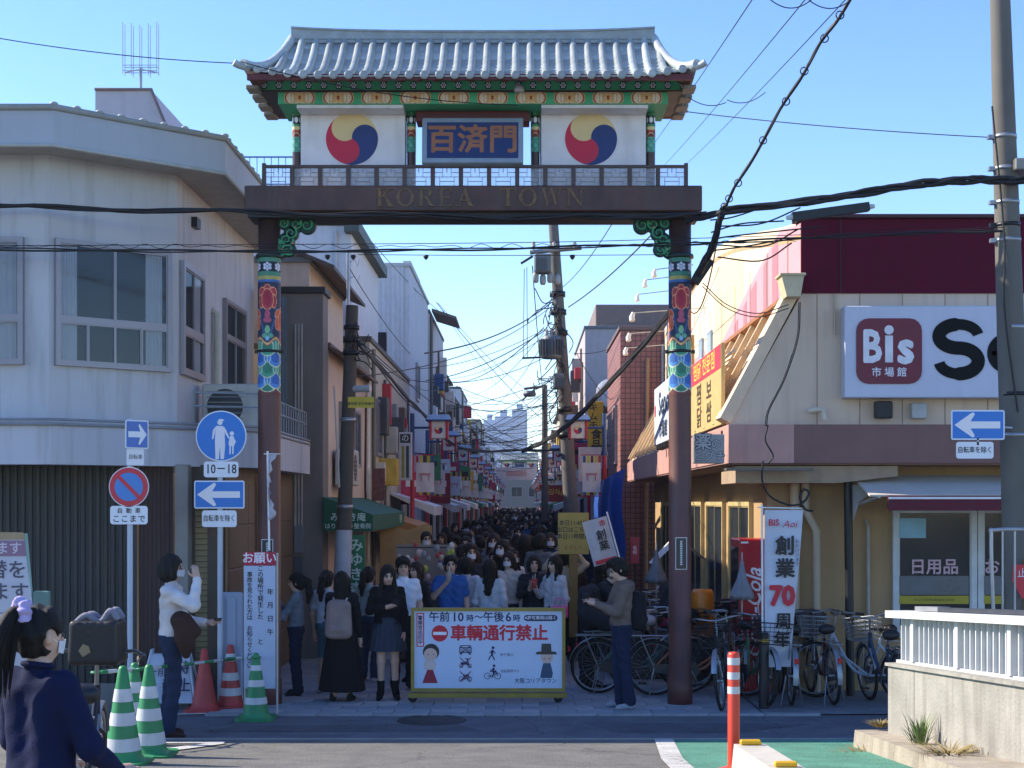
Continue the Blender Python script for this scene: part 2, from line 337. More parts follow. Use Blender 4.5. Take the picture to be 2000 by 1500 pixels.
def col_paint(th, q):
    # working units: drawing pixels (s across, y down 60..1445)
    s = th*110; y = 60+q*1400; C = np.tile(H('6b3532'), (len(s), 1))
    def put(mask, h): C[mask] = H(h)
    def ell(cx, cy, rx, ry, per=None):
        d = s-cx
        if per: d = (d+per/2) % per-per/2
        return ((d/rx)**2+((y-cy)/ry)**2)
    up = y < 960; put(up, '1d2a4a')
    put(y < 140, '4a8c70'); put(y < 100, '12402f'); put(y < 80, 'c9b25e')
    put((y >= 140) & (y < 240), '0d1326')
    for dx, dy in [(0, 0)]+[(30*math.cos(a), 30*math.sin(a)) for a in np.arange(6)*PI/3+PI/6]:
        put(ell(dx, 190+dy, 14, 14, 691/6) < 1, 'd9dde6')
    put((y >= 240) & (y < 280), '4a8c70'); put((y >= 280) & (y < 320), 'bdb262')
    body = (y >= 320) & (y < 950)
    wave = np.abs((s+691/8) % (691/4)-691/8)
    for w0, h in ((0, '4a78b8'), (14, '24406f')):
        m = body & (np.abs(wave-(50+30*np.cos((y-640)/95))) < 7-w0/4) & (y > 600); put(m, h)
    put(body & (y < 345), '3f6fb2')
    for per, ox, oy, c1, c2 in ((345.5, 0, 0, 'b0323a', 'a01838'), (345.5, 172.7, 215, 'd05a38', 'c03a30')):
        for dx, dy, rx, ry in ((-55, -55, 42, 58), (55, -55, 42, 58), (0, -95, 34, 44), (-66, 30, 30, 72), (66, 30, 30, 72)):
            e = ell(ox+dx, 505+oy+dy, rx, ry, per); m = body & (e < 1.0); put(m, 'e79a72'); put(body & (e < .72), c1)
        e = ell(ox, 515+oy, 62, 108, per); put(body & (e < 1), 'eca070'); put(body & (e < .82), c1); put(body & (ell(ox, 500+oy, 36, 80, per) < 1), c2)
        put(body & (ell(ox, 665+oy, 24, 60, per) < 1), 'b8506a'); put(body & (ell(ox, 720+oy, 42, 26, per) < 1), 'b8506a')
        if oy == 0:
            put(body & (ell(ox, 815, 24, 42, per) < 1), '7fb884'); put(body & (ell(ox-30, 875, 28, 22, per) < 1), '62a98a'); put(body & (ell(ox+30, 875, 28, 22, per) < 1), '62a98a'); put(body & (ell(ox, 900, 16, 24, per) < 1), '8fc0d8')
    zig = 950-30*np.cos(s/691*2*PI*4+PI)
    lo = y > zig-45; put(lo & (y < 1500), '3f9178')
    # rows of scales, upper rows laid over the lower ones
    for r in range(4, -1, -1):
        cy = 985+r*108; off = (691/8 if r % 2 else 0); d = (s-off+691/8) % (691/4)-691/8
        arc = cy+95-0.0075*d*d
        h1, h2 = (('3f9a7c', '2a7a62') if r % 2 == 0 else ('4688cc', '2a62ae'))
        m = lo & (y < arc) & (np.abs(d) < 95)
        put(m, 'cfd8b0'); m2 = m & (y < arc-11) & (np.abs(d) < 80); put(m2, h1); put(m2 & (y < arc-48) & (np.abs(d) < 46), h2)
        put(m2 & (np.abs(np.abs(d)-(58+(y-cy)*.12)) < 4), 'bcd6c0')
    for a, b_, h in ((0, 12, '7a2f28'), (12, 34, 'e2b878'), (34, 45, '7a2f28')):
        put((y > zig-45+a) & (y <= zig-45+b_), h)
    end = 1425-.005*((s+691/8) % (691/4)-691/8)**2*1.0
    put(y > end, 'd8cfae'); put(y > end+10, '6b3532')
    return C
def small_paint(th, q):
    s = th*9; C = np.tile(H('5fae93'), (len(s), 1))
    def put(m, h): C[m] = H(h)
    put(q < .08, '3f8a5e'); put((q >= .08) & (q < .3), '10151c')
    for k in range(6):
        d = (th-k*PI/3+PI) % (2*PI)-PI
        put(((d*9/3.4)**2+((q-.19)*75/5.5)**2) < 1, 'e4e8ee')
        d2 = np.abs((th-k*PI/3+PI/6*0+PI) % (PI/1.5)-PI/3)
    put((q >= .3) & (q < .36), '3f8a5e')
    m = (q >= .36) & (q < .62); put(m, '8a3a2c'); a = np.abs((th+PI/2) % PI-PI/2)
    put(m & (q-.36 < .1+.04*np.cos(th*4)), 'd9c88e'); put(m & (a < .5) & (q > .44) & (q < .55), 'b04a30'); put(m & (q > .57-.06*np.cos(th*2)), 'd9c88e'); put(m & (q > .59-.06*np.cos(th*2)), '7a2a28')
    for r in range(4):
        arc = .68+.1*r+.03*np.cos(th*4+(PI if r % 2 else 0)); put(np.abs(q-arc) < .012, '24695c')
    return C
def taegeuk(parent, o, R, name='taegeuk_disc', n=72, depth=.006):
    """three-coloured comma disc"""
    g = thing if False else None
    root = MB(); root.prism(circ(R, n), o, depth=depth*.5); root = root.build(name, CREAMP, parent)
    def comma(a0):
        # outer arc a0 .. a0+120deg, inner boundary made of semicircles of radius R/2 along the rays
        pts = [(R*math.cos(a), R*math.sin(a)) for a in np.linspace(a0, a0-2*PI/3, 40)]
        def ray(a, rev):
            c = (R/2*math.cos(a), R/2*math.sin(a))
            p = [(c[0]+R/2*math.cos(t), c[1]+R/2*math.sin(t)) for t in np.linspace(a, a+PI, 24)]
            return p[::-1] if rev else p
        e = ray(a0-2*PI/3, False); st = ray(a0, True)
        return pts+e[1:]+st[1:-1]
    for nm, a0, m in (('crimson_comma', math.radians(-115), CRIMSON), ('navy_comma', math.radians(5), NAVYP)):
        b = MB(); b.prism(comma(a0), Vector(o)+Vector((0, -depth*.5, 0)), depth=depth*.4); b.build(nm, m, root)
    return root
SER = {  # serif capitals as strokes: rectangles / quads in a 1-high box
 'K': (.95, [[(.12, 0), (.3, 0), (.3, 1), (.12, 1)], [(.3, .42), (.3, .55), (.68, 1), (.8, 1)], [(.42, .58), (.55, .66), (.95, 0), (.72, 0)], [(0, 0), (.42, 0), (.42, .05), (0, .05)], [(0, .95), (.42, .95), (.42, 1), (0, 1)], [(.58, .95), (.95, .95), (.95, 1), (.58, 1)], [(.62, 0), (1, 0), (1, .05), (.62, .05)]]),
 'R': (.95, [[(.12, 0), (.3, 0), (.3, 1), (.12, 1)], [(.3, .93), (.62, .93), (.62, 1), (.3, 1)], [(.6, .5), (.78, .58), (.8, .9), (.6, 1)], [(.3, .48), (.62, .48), (.62, .54), (.3, .54)], [(.4, .5), (.58, .5), (.92, 0), (.72, 0)], [(0, 0), (.42, 0), (.42, .05), (0, .05)], [(0, .95), (.3, .95), (.3, 1), (0, 1)], [(.66, 0), (1, 0), (1, .05), (.66, .05)]]),
 'E': (.85, [[(.12, 0), (.3, 0), (.3, 1), (.12, 1)], [(.3, 0), (.78, 0), (.85, .25), (.8, .25), (.68, .07), (.3, .07)], [(.3, .93), (.66, .93), (.75, .75), (.8, .75), (.78, 1), (.3, 1)], [(.3, .47), (.56, .47), (.56, .54), (.3, .54)], [(.56, .38), (.62, .38), (.62, .62), (.56, .62)], [(0, 0), (.2, 0), (.2, .05), (0, .05)], [(0, .95), (.2, .95), (.2, 1), (0, 1)]]),
 'A': (1., [[(.08, 0), (.16, 0), (.5, .86), (.46, 1)], [(.46, 1), (.54, 1), (.92, 0), (.7, 0), (.42, .8)], [(.25, .3), (.72, .3), (.7, .37), (.28, .37)], [(0, 0), (.28, 0), (.28, .05), (0, .05)], [(.58, 0), (1, 0), (1, .05), (.58, .05)]]),
 'T': (.9, [[(.36, 0), (.54, 0), (.54, 1), (.36, 1)], [(.05, .93), (.36, .93), (.36, 1), (.05, 1)], [(.54, .93), (.85, .93), (.85, 1), (.54, 1)], [(0, .72), (.05, .72), (.1, .95), (.05, 1)], [(.85, .72), (.9, .72), (.85, 1), (.8, .95)], [(.24, 0), (.66, 0), (.66, .05), (.24, .05)]]),
 'W': (1.3, [[(.1, 1), (.28, 1), (.48, .2), (.42, 0)], [(.42, 0), (.48, .2), (.68, 1), (.6, 1)], [(.56, 1), (.74, 1), (.94, .2), (.88, 0)], [(.88, 0), (.94, .2), (1.2, 1), (1.12, 1)], [(0, .95), (.38, .95), (.38, 1), (0, 1)], [(1.0, .95), (1.3, .95), (1.3, 1), (1.0, 1)]]),
 'N': (1.05, [[(.12, 0), (.2, 0), (.2, 1), (.12, 1)], [(.12, 1), (.3, 1), (.9, 0), (.8, 0)], [(.82, 0), (.9, 0), (.9, 1), (.82, 1)], [(0, .95), (.2, .95), (.2, 1), (0, 1)], [(.02, 0), (.32, 0), (.32, .05), (.02, .05)], [(.72, .95), (1.02, .95), (1.02, 1), (.72, 1)]]),
}
def serif(ch, h, parent, x, y, z, m):
    b = MB()
    if ch == 'O':
        n = 28
        for i in range(n):
            a, c = 2*PI*i/n, 2*PI*(i+1)/n
            q = [(.5+.5*math.cos(a), .5+.5*math.sin(a)), (.5+.5*math.cos(c), .5+.5*math.sin(c)), (.5+.3*math.cos(c), .5+.44*math.sin(c)), (.5+.3*math.cos(a), .5+.44*math.sin(a))]
            b.prism([(p*h, r*h) for p, r in q], (x, y, z), depth=.02)
        w = 1.0
    else:
        w, ps = SER[ch]
        for i, p in enumerate(ps): b.prism([(u*h, v*h) for u, v in p], (x, y-.0006*i, z), depth=.02)
    b.build('letter_'+ch.lower(), m, parent); return w*h
def build_gate(y0, cx, label, full=True):
    """gate centred on x=cx, column axes at y=y0; local frame: x from centre, y from column axis"""
    g = thing('gate', label, 'gate', (cx, y0, 0))
    W = 2.32                                                     # half distance of the columns
    # columns
    cm = paint_mesh('painted_shaft', .1285, 3.50, 5.09, 96 if full else 24, 230 if full else 40, col_paint)
    for s in (-1, 1):
        b = MB(); b.lathe([(.0, 0), (.142, 0), (.142, .3), (.128, .31), (.127, 3.5)], n=28)
        c = b.build('column', mat('column_brown', '5e3730', .5, var=.28, vs=3, grime=.75), g, (s*W, 0, 0))
        o = bpy.data.objects.new('painted_shaft', cm); COL.objects.link(o); o.parent = c
        b = MB(); b.lathe([(.13, 5.09), (.127, 5.09), (.127, 5.53), (0, 5.53)], n=24); b.build('column_head', BROWN, c)
        b = MB(); b.lathe([(.128, 5.045), (.155, 5.05), (.155, 5.075), (.148, 5.09), (.127, 5.10)], n=28); b.build('collar', mat('dark_collar', '16302c', .5), c)
        b = MB(); b.lathe([(.128, 3.98), (.14, 3.98), (.14, 4.01), (.128, 4.01)], n=24); b.box(.13, .17, -.012, .012, 3.975, 4.015); b.box(-.165, -.13, -.012, .012, 3.975, 4.015); b.build('clamp_band', BLACK, c)
        if full:
            z = 1.72 if s > 0 else 1.7
            b = MB(); b.prism(rrect(.13, .36, .004), (.0, -.131, z), depth=.006); pl = b.build('name_plate', M('d0d2d2', .4), c)
            b = MB(); b.prism(rrect(.115, .345, .002), (0, -.1335, z), depth=.003); b.build('plate_face', M('24242a', .35), pl)
            b = MB()
            for k in range(14): b.box(-.012, .012, -.135, -.1335, z+.13-k*.02, z+.142-k*.02)
            b.build('plate_marks', M('c8c9c9', .4), pl)
        # cloud scroll bracket
        b = MB(); blobs = [(-.05, .0, .11), (-.19, -.02, .105), (-.33, -.04, .1), (-.16, -.15, .1), (-.22, -.26, .085), (-.06, -.29, .06), (-.09, -.33, .055), (-.3, -.3, .0)]
        pts = [(0.0, -.02, .1), (.14, -.03, .1), (.27, -.03, .11), (.34, -.07, .07), (.2, -.13, .085), (.13, -.2, .09), (.16, -.29, .085), (.05, -.26, .08), (.09, -.34, .06), (0, -.3, .07)] 
        arm = [(.13+.30, 5.42, .1), (.31, 5.43, .09), (.25, 5.33, .085), (.2, 5.25, .09), (.22, 5.15, .085), (.15, 5.2, .06), (.12, 5.11, .055), (.1, 5.22, .05), (.17, 5.44, .07), (.13, 5.12, .07)]
        br = None
        for i, (bx, bz, r) in enumerate(arm):
            q = MB(); q.lathe([(0, -.05), (r*.9, -.05), (r, -.04), (r, .04), (r*.9, .05), (0, .05)], (-s*bx, 0, bz), 20, 'y')
            if br is None: br = q.build('cloud_bracket', DGREEN, g, (s*W, 0, 0)); bb = q
            sp = [(-s*bx+s*(r*.85*(1-t*.8))*math.cos(i+t*9), -.052, bz+r*.85*(1-t*.8)*math.sin(i+t*9)) for t in np.linspace(0, 1, 22)]
            w = MB(); w.tube(sp, [.012-.006*t for t in np.linspace(0, 1, 22)], 5)
            if full or i < 4:
                if i: q.build('scroll', DGREEN, br)
                w.build('scroll_line', mat('scroll_green', '3d9a6c', .5), br)
                if i % 2 == 0: MB().ball((-s*(bx+r*.6), -.05, bz+r*.7), .014, 6).build('orange_bead', M('d58a4a', .5), br)
    # main beam with the name
    bx0, bx1 = -2.545, 2.535
    bm = MB().bbox(bx0, bx1, -.3, .28, 5.527, 5.81, .012).build('main_beam', GLOSSBROWN, g)
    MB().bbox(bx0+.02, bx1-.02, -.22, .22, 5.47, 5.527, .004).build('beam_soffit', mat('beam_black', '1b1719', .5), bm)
    if full:
        gold = mat('weathered_gold', '6e5434', .55, .2, var=.5, vs=30, grime=.6)
        x = -1.085
        for ch in 'KOREA': x += serif(ch, .2, bm, x, -.312, 5.575, gold)+.035
        x = .29
        for ch in 'TOWN': x += serif(ch, .2, bm, x, -.312, 5.575, gold)+.03
    else:
        lettering('KOREA TOWN', .22, M('9a7a48', .4), bm, (0, -.31, 5.66))
    # balustrade
    bal = MB().box(-2.335, 2.36, -.265, -.225, 6.015, 6.045).build('handrail', BROWN, g)
    pane = mat('frosted_pane', 'd6dce4', .35, var=.05, alpha=.25); lat = M('8f8b94', .5)
    sp = 4.695/15
    pb = MB().bbox(-.024, .024, -.02, .02, 0, .205, .004).mesh('baluster', BROWN); pbe = MB().bbox(-.022, .022, -.022, .022, 0, .255, .004).mesh('end_post', BROWN)
    lb = MB(); w = sp-.036; h = .2
    for X0, X1, Z0, Z1 in ((-w/2, w/2, .1, .106), (-w/2, -w*.18, .15, .156), (w*.18, w/2, .15, .156), (-w*.18, -w*.16, .1, .2), (w*.16, w*.18, .1, .2), (-.004, .004, .15, .2), (-w*.3, -w*.28, .0, .1), (w*.28, w*.3, 0, .1), (-w*.3, w*.3, .05, .056)):
        lb.box(X0, X1, -.004, .004, Z0, Z1)
    lbm = lb.mesh('lattice', lat); pm_ = MB().box(-w/2, w/2, -.002, .002, .0, .2).mesh('pane', pane)
    for i in range(16):
        o = bpy.data.objects.new('end_post' if i in (0, 15) else 'baluster', pbe if i in (0, 15) else pb); COL.objects.link(o); o.parent = bal; o.location = (-2.335+i*sp, -.245, 5.811)
        if i < 15 and full:
            for me, nm in ((pm_, 'pane'), (lbm, 'lattice')):
                o = bpy.data.objects.new(nm, me); COL.objects.link(o); o.parent = bal; o.location = (-2.335+(i+.5)*sp, -.245+(.012 if nm == 'pane' else 0), 5.812)
    # upper storey
    um = paint_mesh('painted_post', .052, 6.23, 6.675, 40, 80, small_paint)
    for X in (-2.0, -.71, .685, 1.985):
        c = MB().lathe([(.05, 5.812), (.05, 6.23)], n=16).build('upper_post', BROWN, g, (X, -.05, 0))
        o = bpy.data.objects.new('painted_post', um); COL.objects.link(o); o.parent = c
    for X0, X1, tx in ((-1.948, -.775, -1.372), (.75, 1.925, 1.31)):
        p = MB().bbox(X0, X1, -.115, -.085, 5.83, 6.64, .004).build('white_panel', mat('white_panel', 'dcd9da', .5, var=.06, grime=.22), g)
        taegeuk(p, (tx, -.118, 6.372), .292)
        MB().box(X0-.012, X1+.012, -.08, -.06, 5.82, 6.64).build('panel_back', BROWN, p)
    MB().bbox(-.65, .62, -.16, .1, 6.555, 6.675, .006).build('lintel', MAROON, g)
    # signboard in a grey frame, leaning forward
    sg = bpy.data.objects.new('name_board', MB().bbox(-.56, .56, .0, .13, -.262, .262, .012).mesh('name_board', mat('board_frame', '8c98a0', .4, .3, var=.1))); COL.objects.link(sg); sg.parent = g
    sg.location = (-.01, -.36, 6.295); sg.rotation_euler = (math.radians(-7), 0, 0)
    MB().box(-.505, .505, -.004, .002, -.205, .205).build('board_face', mat('board_blue', '0f2c60', .5, var=.12, vs=14), sg)
    if full: lettering('百済門', .335, mat('board_gold', '96603f', .5, var=.15), sg, (0, -.0055, -.008), bold=.028, spacing=1.02, depth=.004)
    # eaves: two painted beams and soffit
    sx_, sy0, sy1 = 2.40, -.87, .79
    b = MB(); ring_o = [(-sx_, sy0), (sx_-.04, sy0), (sx_-.04, sy1), (-sx_, sy1)]; ring_i = [(-2.2, -.4), (2.2, -.4), (2.2, .45), (-2.2, .45)]
    vs = [(x, y, 6.835) for x, y in ring_o]+[(x, y, 6.945) for x, y in ring_i]; b.add(vs, [(i, 4+i, 4+(i+1) % 4, (i+1) % 4) for i in range(4)]+[(7, 6, 5, 4)])
    sof = b.build('soffit', mat('soffit_board', '7d5040', .6, var=.25, vs=14), g)
    rb = MB().obox((0, -.65, 6.875), (1, 0, 0), Vector((0, .47, .11)).normalized(), Vector((0, -.11, .47)).normalized(), .05, .5, .03).mesh('rafter', mat('rafter_red', '6e2c2a', .55))
    for k in range(25 if full else 0):
        o = bpy.data.objects.new('rafter', rb); COL.objects.link(o); o.parent = sof; o.location = (-2.3+k*.19, 0, 0)
    MB().box(-2.40, 2.36, -.905, -.86, 6.805, 6.865).build('fascia_red', MAROON, sof)
    fb = MB().bbox(-2.345, 2.345, -.45, .55, 6.818, 6.93, .004).build('flower_beam', GREEN, g)
    MB().box(-2.35, 2.35, -.46, .56, 6.806, 6.82).build('dark_moulding', M('3a2622', .5), fb)
    if full:
        fl = MB(); fl.mtl(0).prism(rrect(.062, .07, .012), (0, 0, 0), depth=.004)
        fl.mtl(1)
        for a in range(6): fl.prism([(.021*math.cos(a*PI/3)+.0085*math.cos(t), .021*math.sin(a*PI/3)+.0085*math.sin(t)) for t in np.arange(8)*PI/4], (0, -.003, 0), depth=.003)
        fl.prism(circ(.007, 8), (0, -.003, 0), depth=.003)
        fm = fl.mesh('flower', [M('10182a', .5), M('dfe6ee', .5)])
        for k in range(29):
            o = bpy.data.objects.new('flower', fm); COL.objects.link(o); o.parent = fb; o.location = (-2.30+k*.1643, -.4535, 6.875); o.scale = (1.05, 1, 1.15)
    lo = MB().bbox(-2.15, 2.14, -.43, .3, 6.676, 6.805, .004).build('lotus_beam', GREEN, g)
    for X0, X1 in ((-1.948, -.775), (.75, 1.925)): MB().box(X0, X1, -.40, -.05, 6.64, 6.6755).build('panel_head', mat('white_panel', 'd3d3dc', .45, var=.04, grime=.1), lo)
    if full:
        lm = MB(); Z = .032
        for i, (r, mi) in enumerate(((.105, 0), (.094, 1), (.083, 0), (.073, 2), (.062, 0))):
            for sx in (-1, 1): lm.mtl(mi).prism([(max(-.155, min(.155, x+sx*.055)), max(-Z, min(Z, y))) for x, y in circ(r, 20, 0, 0, .5)], (0, -.001*i, 0), depth=.002)
        for sx in (-.1, -.07, .07, .1): lm.mtl(2).prism(circ(.011, 10, sx, 0, 2.2), (0, -.007, 0), depth=.002)
        lm.mtl(0).prism(circ(.034, 14, 0, 0, .9), (0, -.006, 0), depth=.003); lm.mtl(3).prism(circ(.029, 14, 0, 0, .9), (0, -.0075, 0), depth=.002)
        lm.mtl(1).prism([((.022 if i % 2 else .009)*math.cos(i*PI/6), (.022 if i % 2 else .009)*math.sin(i*PI/6)) for i in range(12)], (0, -.009, 0), depth=.002)
        lmm = lm.mesh('lotus', [M('c8a878', .5), M('8c2a28', .5), M('dccfc0', .5), M('d8b070', .5)])
        for k in range(10):
            o = bpy.data.objects.new('lotus', lmm); COL.objects.link(o); o.parent = lo; o.location = (-1.91+k*.424, -.4335, 6.742); o.scale = (1.1, 1, 1.9)
    # corner brackets under the hips
    for s in (-1, 1):
        for k in range(4 if full else 1):
            MB().bbox(s*2.38-.07-.02, s*2.38+.07-.02, -.62+.36*k, -.40+.36*k, 6.79, 6.835, .008).build('eave_bracket', mat('bracket_tan', '8d8474', .6, var=.25, vs=18), sof)
        MB().bbox(s*2.27-.05, s*2.27+.05, -.35+.22*k, -.2+.22*k, 6.83, 6.90, .006).build('corner_block', mat('corner_tan', 'a06e50', .6, var=.25, vs=18), sof) if full and k < 4 else None
    # tiled roof
    E0, RY = -.9, .1                                            # eave and ridge in y
    def prof(t, lift=0): return E0+(RY-E0)*t, 6.845+.70*(.42*t+.58*t*t)+lift*(1-t)
    XC = -.02
    def lift(x): a = max(0, (abs(x-XC)-1.6)/.85); return .10*a*a
    def by(ya): return RY+(RY-ya)*.72
    def hip(t): return 2.42-.37*(t**.75)                        # half length of the slope at t
    ridge = MB(); P0 = []
    rf = MB().grid([[(XC+u*hip(t), prof(t, lift(XC+u*hip(t)))[0]+.02, prof(t, lift(XC+u*hip(t)))[1]-.02) for u in np.linspace(-1, 1, 31)] for t in np.linspace(0, 1, 9)]).build('roof', TILE[1], g)
    MB().grid([[(XC+u*hip(t), by(prof(t)[0]), prof(t, lift(XC+u*hip(t)))[1]-.02) for u in np.linspace(1, -1, 31)] for t in np.linspace(0, 1, 9)]).build('back_slope', TILE[1], rf)
    for s in (-1, 1):                                           # hip ends
        gr = []
        for t in np.linspace(0, 1, 9):
            X = XC+s*hip(t); ya, z = prof(t, lift(X)); yb = by(ya)
            gr.append([(X+s*.02*math.sin(PI*v), ya+(yb-ya)*v, z-.015) for v in (np.linspace(0, 1, 7) if s < 0 else np.linspace(1, 0, 7))])
        MB().grid(gr).build('hip_end', TILE[0], rf)
    cols = 29; cs = .1617
    xs = [XC-14*cs+k*cs for k in range(cols)]
    def tmax(x):
        a = abs(x-XC)
        for t in np.linspace(1, 0, 60):
            if hip(t) >= a+.015: return t
        return 0
    RM = {}
    for k, x in enumerate(xs):
        tm = tmax(x); key = (round(tm, 2), round(lift(x), 3))
        if key not in RM:
            ts = np.linspace(-.035, tm, 14); b = MB(); G = []
            for t in ts:
                y, z = prof(max(t, -.035), lift(x)); sl = .70*(.42+1.16*max(t, 0)); nrm = Vector((0, -sl, 1)).normalized()
                G.append([Vector((0, y, z))+Vector((math.cos(a)*.042, 0, 0))+nrm*(math.sin(a)*.05+.004) for a in np.linspace(0, PI, 9)])
            b.grid([r[::-1] for r in G])
            c0 = G[0]; b.add(c0, [tuple(range(9))])
            y, z = prof(-.035, lift(x)); b.lathe([(.0, -.008), (.040, -.008), (.046, 0), (.046, .012)], (0, y-.002, z+.012), 16, 'y')
            RM[key] = b
        RMk = RM[key]
        if isinstance(RMk, MB): RM[key] = RMk = RMk.mesh('round_tile_row', TILE[k % 3])
        o = bpy.data.objects.new('round_tile_row', RMk); COL.objects.link(o); o.parent = rf; o.location = (x, 0, 0)
    nr = 10; TM = {}
    flat = MB()
    for k in range(cols-1):
        xm = (xs[k]+xs[k+1])/2; lf = round(lift(xm), 3)
        for r in range(nr):
            t0, t1 = r/nr-.02, (r+1)/nr+.02
            if tmax(xm)+.03 < t1-.04: break
            key = (r, lf)
            if key not in TM or not full:
                b = MB(); G = []
                for t, dz in ((t0, .020), ((t0+t1)/2, .012), (t1, .003)):
                    y, z = prof(t, lf); G.append([(u*.066, y, z+dz-.014*(1-(u*u))) for u in np.linspace(-1, 1, 5)])
                b.grid(G); lo_ = G[0]; b.add(lo_+[(p[0], p[1]+.002, p[2]-.016) for p in lo_], [(i+5, i+6, i+1, i) for i in range(4)])
                if not full:
                    flat.T = Matrix.Translation((xm, 0, 0)); flat.add(b.v, b.f); continue
                TM[key] = b.mesh('flat_tile', TILE[(r*7+k) % 3])
            o = bpy.data.objects.new('flat_tile', TM[key]); COL.objects.link(o); o.parent = rf; o.location = (xm, 0, 0)
    if not full: tag(flat.build('flat_tiles', TILE[0], rf), kind='stuff')
    for s in (-1, 1):                                           # hip ridges, front and back
        for fb_ in (1, -1):
            pts = []
            for t in np.linspace(1, -.02, 12):
                X = XC+s*hip(max(t, 0)); y, z = prof(t, lift(X)); pts.append((X, y if fb_ > 0 else by(y), z+.03))
            b = MB(); b.tube(pts, [.05]*10+[.052, .056], 10); hr = b.build('hip_ridge', TILE[2], rf)
            e = pts[-1]; b = MB(); b.tube([(e[0]-s*.05, e[1]+fb_*.06, e[2]-.03), (e[0]+s*.05, e[1]-fb_*.03, e[2]-.015), (e[0]+s*.085, e[1]-fb_*.05, e[2]+.005)], [.034, .038, .04], 10); b.build('hip_finial', TILE[2], hr)
    rp = []
    for u in np.linspace(-1, 1, 25):
        x = XC+u*2.06; zt = 7.64+.042*abs(u)**3; rp.append((x, zt))
    b = MB(); vs = []
    for x, zt in rp: vs += [(x, RY-.06, 7.50), (x, RY-.06, zt-.02), (x, RY-.075, zt-.02), (x, RY-.075, zt), (x, RY+.075, zt), (x, RY+.06, 7.5)]
    b.add(vs, [(i*6+j, (i+1)*6+j, (i+1)*6+(j+1) % 6, i*6+(j+1) % 6) for i in range(24) for j in range(6)]+[tuple(range(6)), tuple(range(144, 150))[::-1]])
    b.build('main_ridge', TILE[1], rf)
    if full:
        MB().box(-2.05, 2.01, RY-.066, RY-.058, 7.535, 7.545).build('ridge_line', M('6f7c7c', .5), rf)
        b = MB(); b.lathe([(.0, .055), (.05, .05), (.055, .0), (.045, -.01)], (.505, -.5, 6.80), 16); b.box(.45, .56, -.52, -.45, 6.80, 6.81); b.build('lamp_dome', M('c9cdd0', .3), g)
    return g
build_gate(16.2, -.538, 'large painted gate with grey tiled roof spanning the street entrance', True)
build_gate(157, -.3, 'small distant gate with tiled roof at the far end of street', False)
# ------------------------------------------------------------------ buildings: shared pieces
ALU = mat('window_frame_grey', '8d8a90', .4, .3, var=.08); CURT = mat('curtain_white', 'd8dee4', .9, var=.08, vs=3); GLASS = mat('window_glass', '39444c', .08, var=.1, vs=1, spec=.9, alpha=.26)
DGLASS = glass_mat('dark_glass', '232b31'); INNER = mat('dark_room', '1c2024', .9, var=.2)
def fr_of(o, u):                                           # local frame: u along the wall, w up, n outwards (to the viewer's side)
    u = Vector(u).normalized(); w = Vector((0, 0, 1)); return Vector(o), u, w, u.cross(w)
def pbox(b, F_, u0, u1, w0, w1, n0, n1):
    o, u, w, n = F_; c = o+u*(u0+u1)/2+w*(w0+w1)/2+n*(n0+n1)/2
    return b.obox(c, u, n, w, u1-u0, abs(n1-n0), w1-w0)
def window(parent, F_, u0, u1, w0, w1, split=2, rail=None, curtain=False, fm=ALU, fw=.04, depth=.06, name='window'):
    """frame proud of the wall, dark sheet for the unlit room, panes one by one"""
    b = MB()
    for q in ((u0, u0+fw, w0, w1), (u1-fw, u1, w0, w1), (u0+fw, u1-fw, w1-fw, w1), (u0+fw, u1-fw, w0, w0+fw)): pbox(b, F_, *q, -.01, depth)
    wn_ = b.build(name, fm, parent)
    pbox(MB(), F_, u0+.004, u1-.004, w0+.004, w1-.004, -.0, .004).build('unlit_room_sheet', INNER, wn_)  # flat dark sheet on the wall, its colour stands in for the unlit room
    rows = [(w0+fw, w1-fw)] if not rail else [(w0+fw, rail-fw*.6), (rail+fw*.6, w1-fw)]
    if rail: pbox(MB(), F_, u0+fw, u1-fw, rail-fw*.6, rail+fw*.6, -.005, depth-.006).build('rail', fm, wn_)
    for ri, (a, c) in enumerate(rows):
        n = split if not isinstance(split, (list, tuple)) else split[ri]
        du = (u1-u0-2*fw)/n
        for k in range(n):
            s0 = u0+fw+k*du; s1 = s0+du; dd = .006*(k % 2)
            p = MB(); pbox(p, F_, s0+.012, s1-.012, a+.012, c-.012, .030+dd, .034+dd); p = p.build('pane', GLASS, wn_)
            q = MB()
            for r in ((s0, s0+.016, a, c), (s1-.016, s1, a, c), (s0+.016, s1-.016, c-.016, c), (s0+.016, s1-.016, a, a+.016)): pbox(q, F_, *r, .024+dd, .044+dd)
            q.build('sash', fm, p)
        if curtain:
            o, u, w, nn = F_
            for (c0, c1) in curtain if isinstance(curtain, list) else ((.0, .25), (.8, 1)):
                G = []; x0 = u0+fw+(u1-u0-2*fw)*c0; x1 = u0+fw+(u1-u0-2*fw)*c1
                for h in (a, c): G.append([o+u*(x0+(x1-x0)*t)+w*h+nn*(.014+.006*math.sin(t*38)) for t in np.linspace(0, 1, 26)])
                MB().grid(G).build('curtain', CURT, wn_)
    return wn_
def ac_unit(parent, loc, rz, top=False):
    a = thing('air_conditioner', None, None, loc, rz) if top else None
    b = MB().bbox(-.38, .38, -.14, .14, 0, .56, .02); o = b.build('air_conditioner', mat('ac_cream', 'b8b6ae', .5, var=.08, grime=.25), parent); o.location = loc; o.rotation_euler = (0, 0, rz)
    MB().lathe([(0, -.146), (.2, -.146), (.22, -.14)], (-.1, 0, .28), 20, 'y').build('fan_opening', M('3a3c3e', .6), o)
    g = MB()
    for k in range(7): g.box(-.33, .13, -.152, -.147, .07+k*.065, .08+k*.065)
    g.build('grille', M('8f8e88', .5), o)
    return o
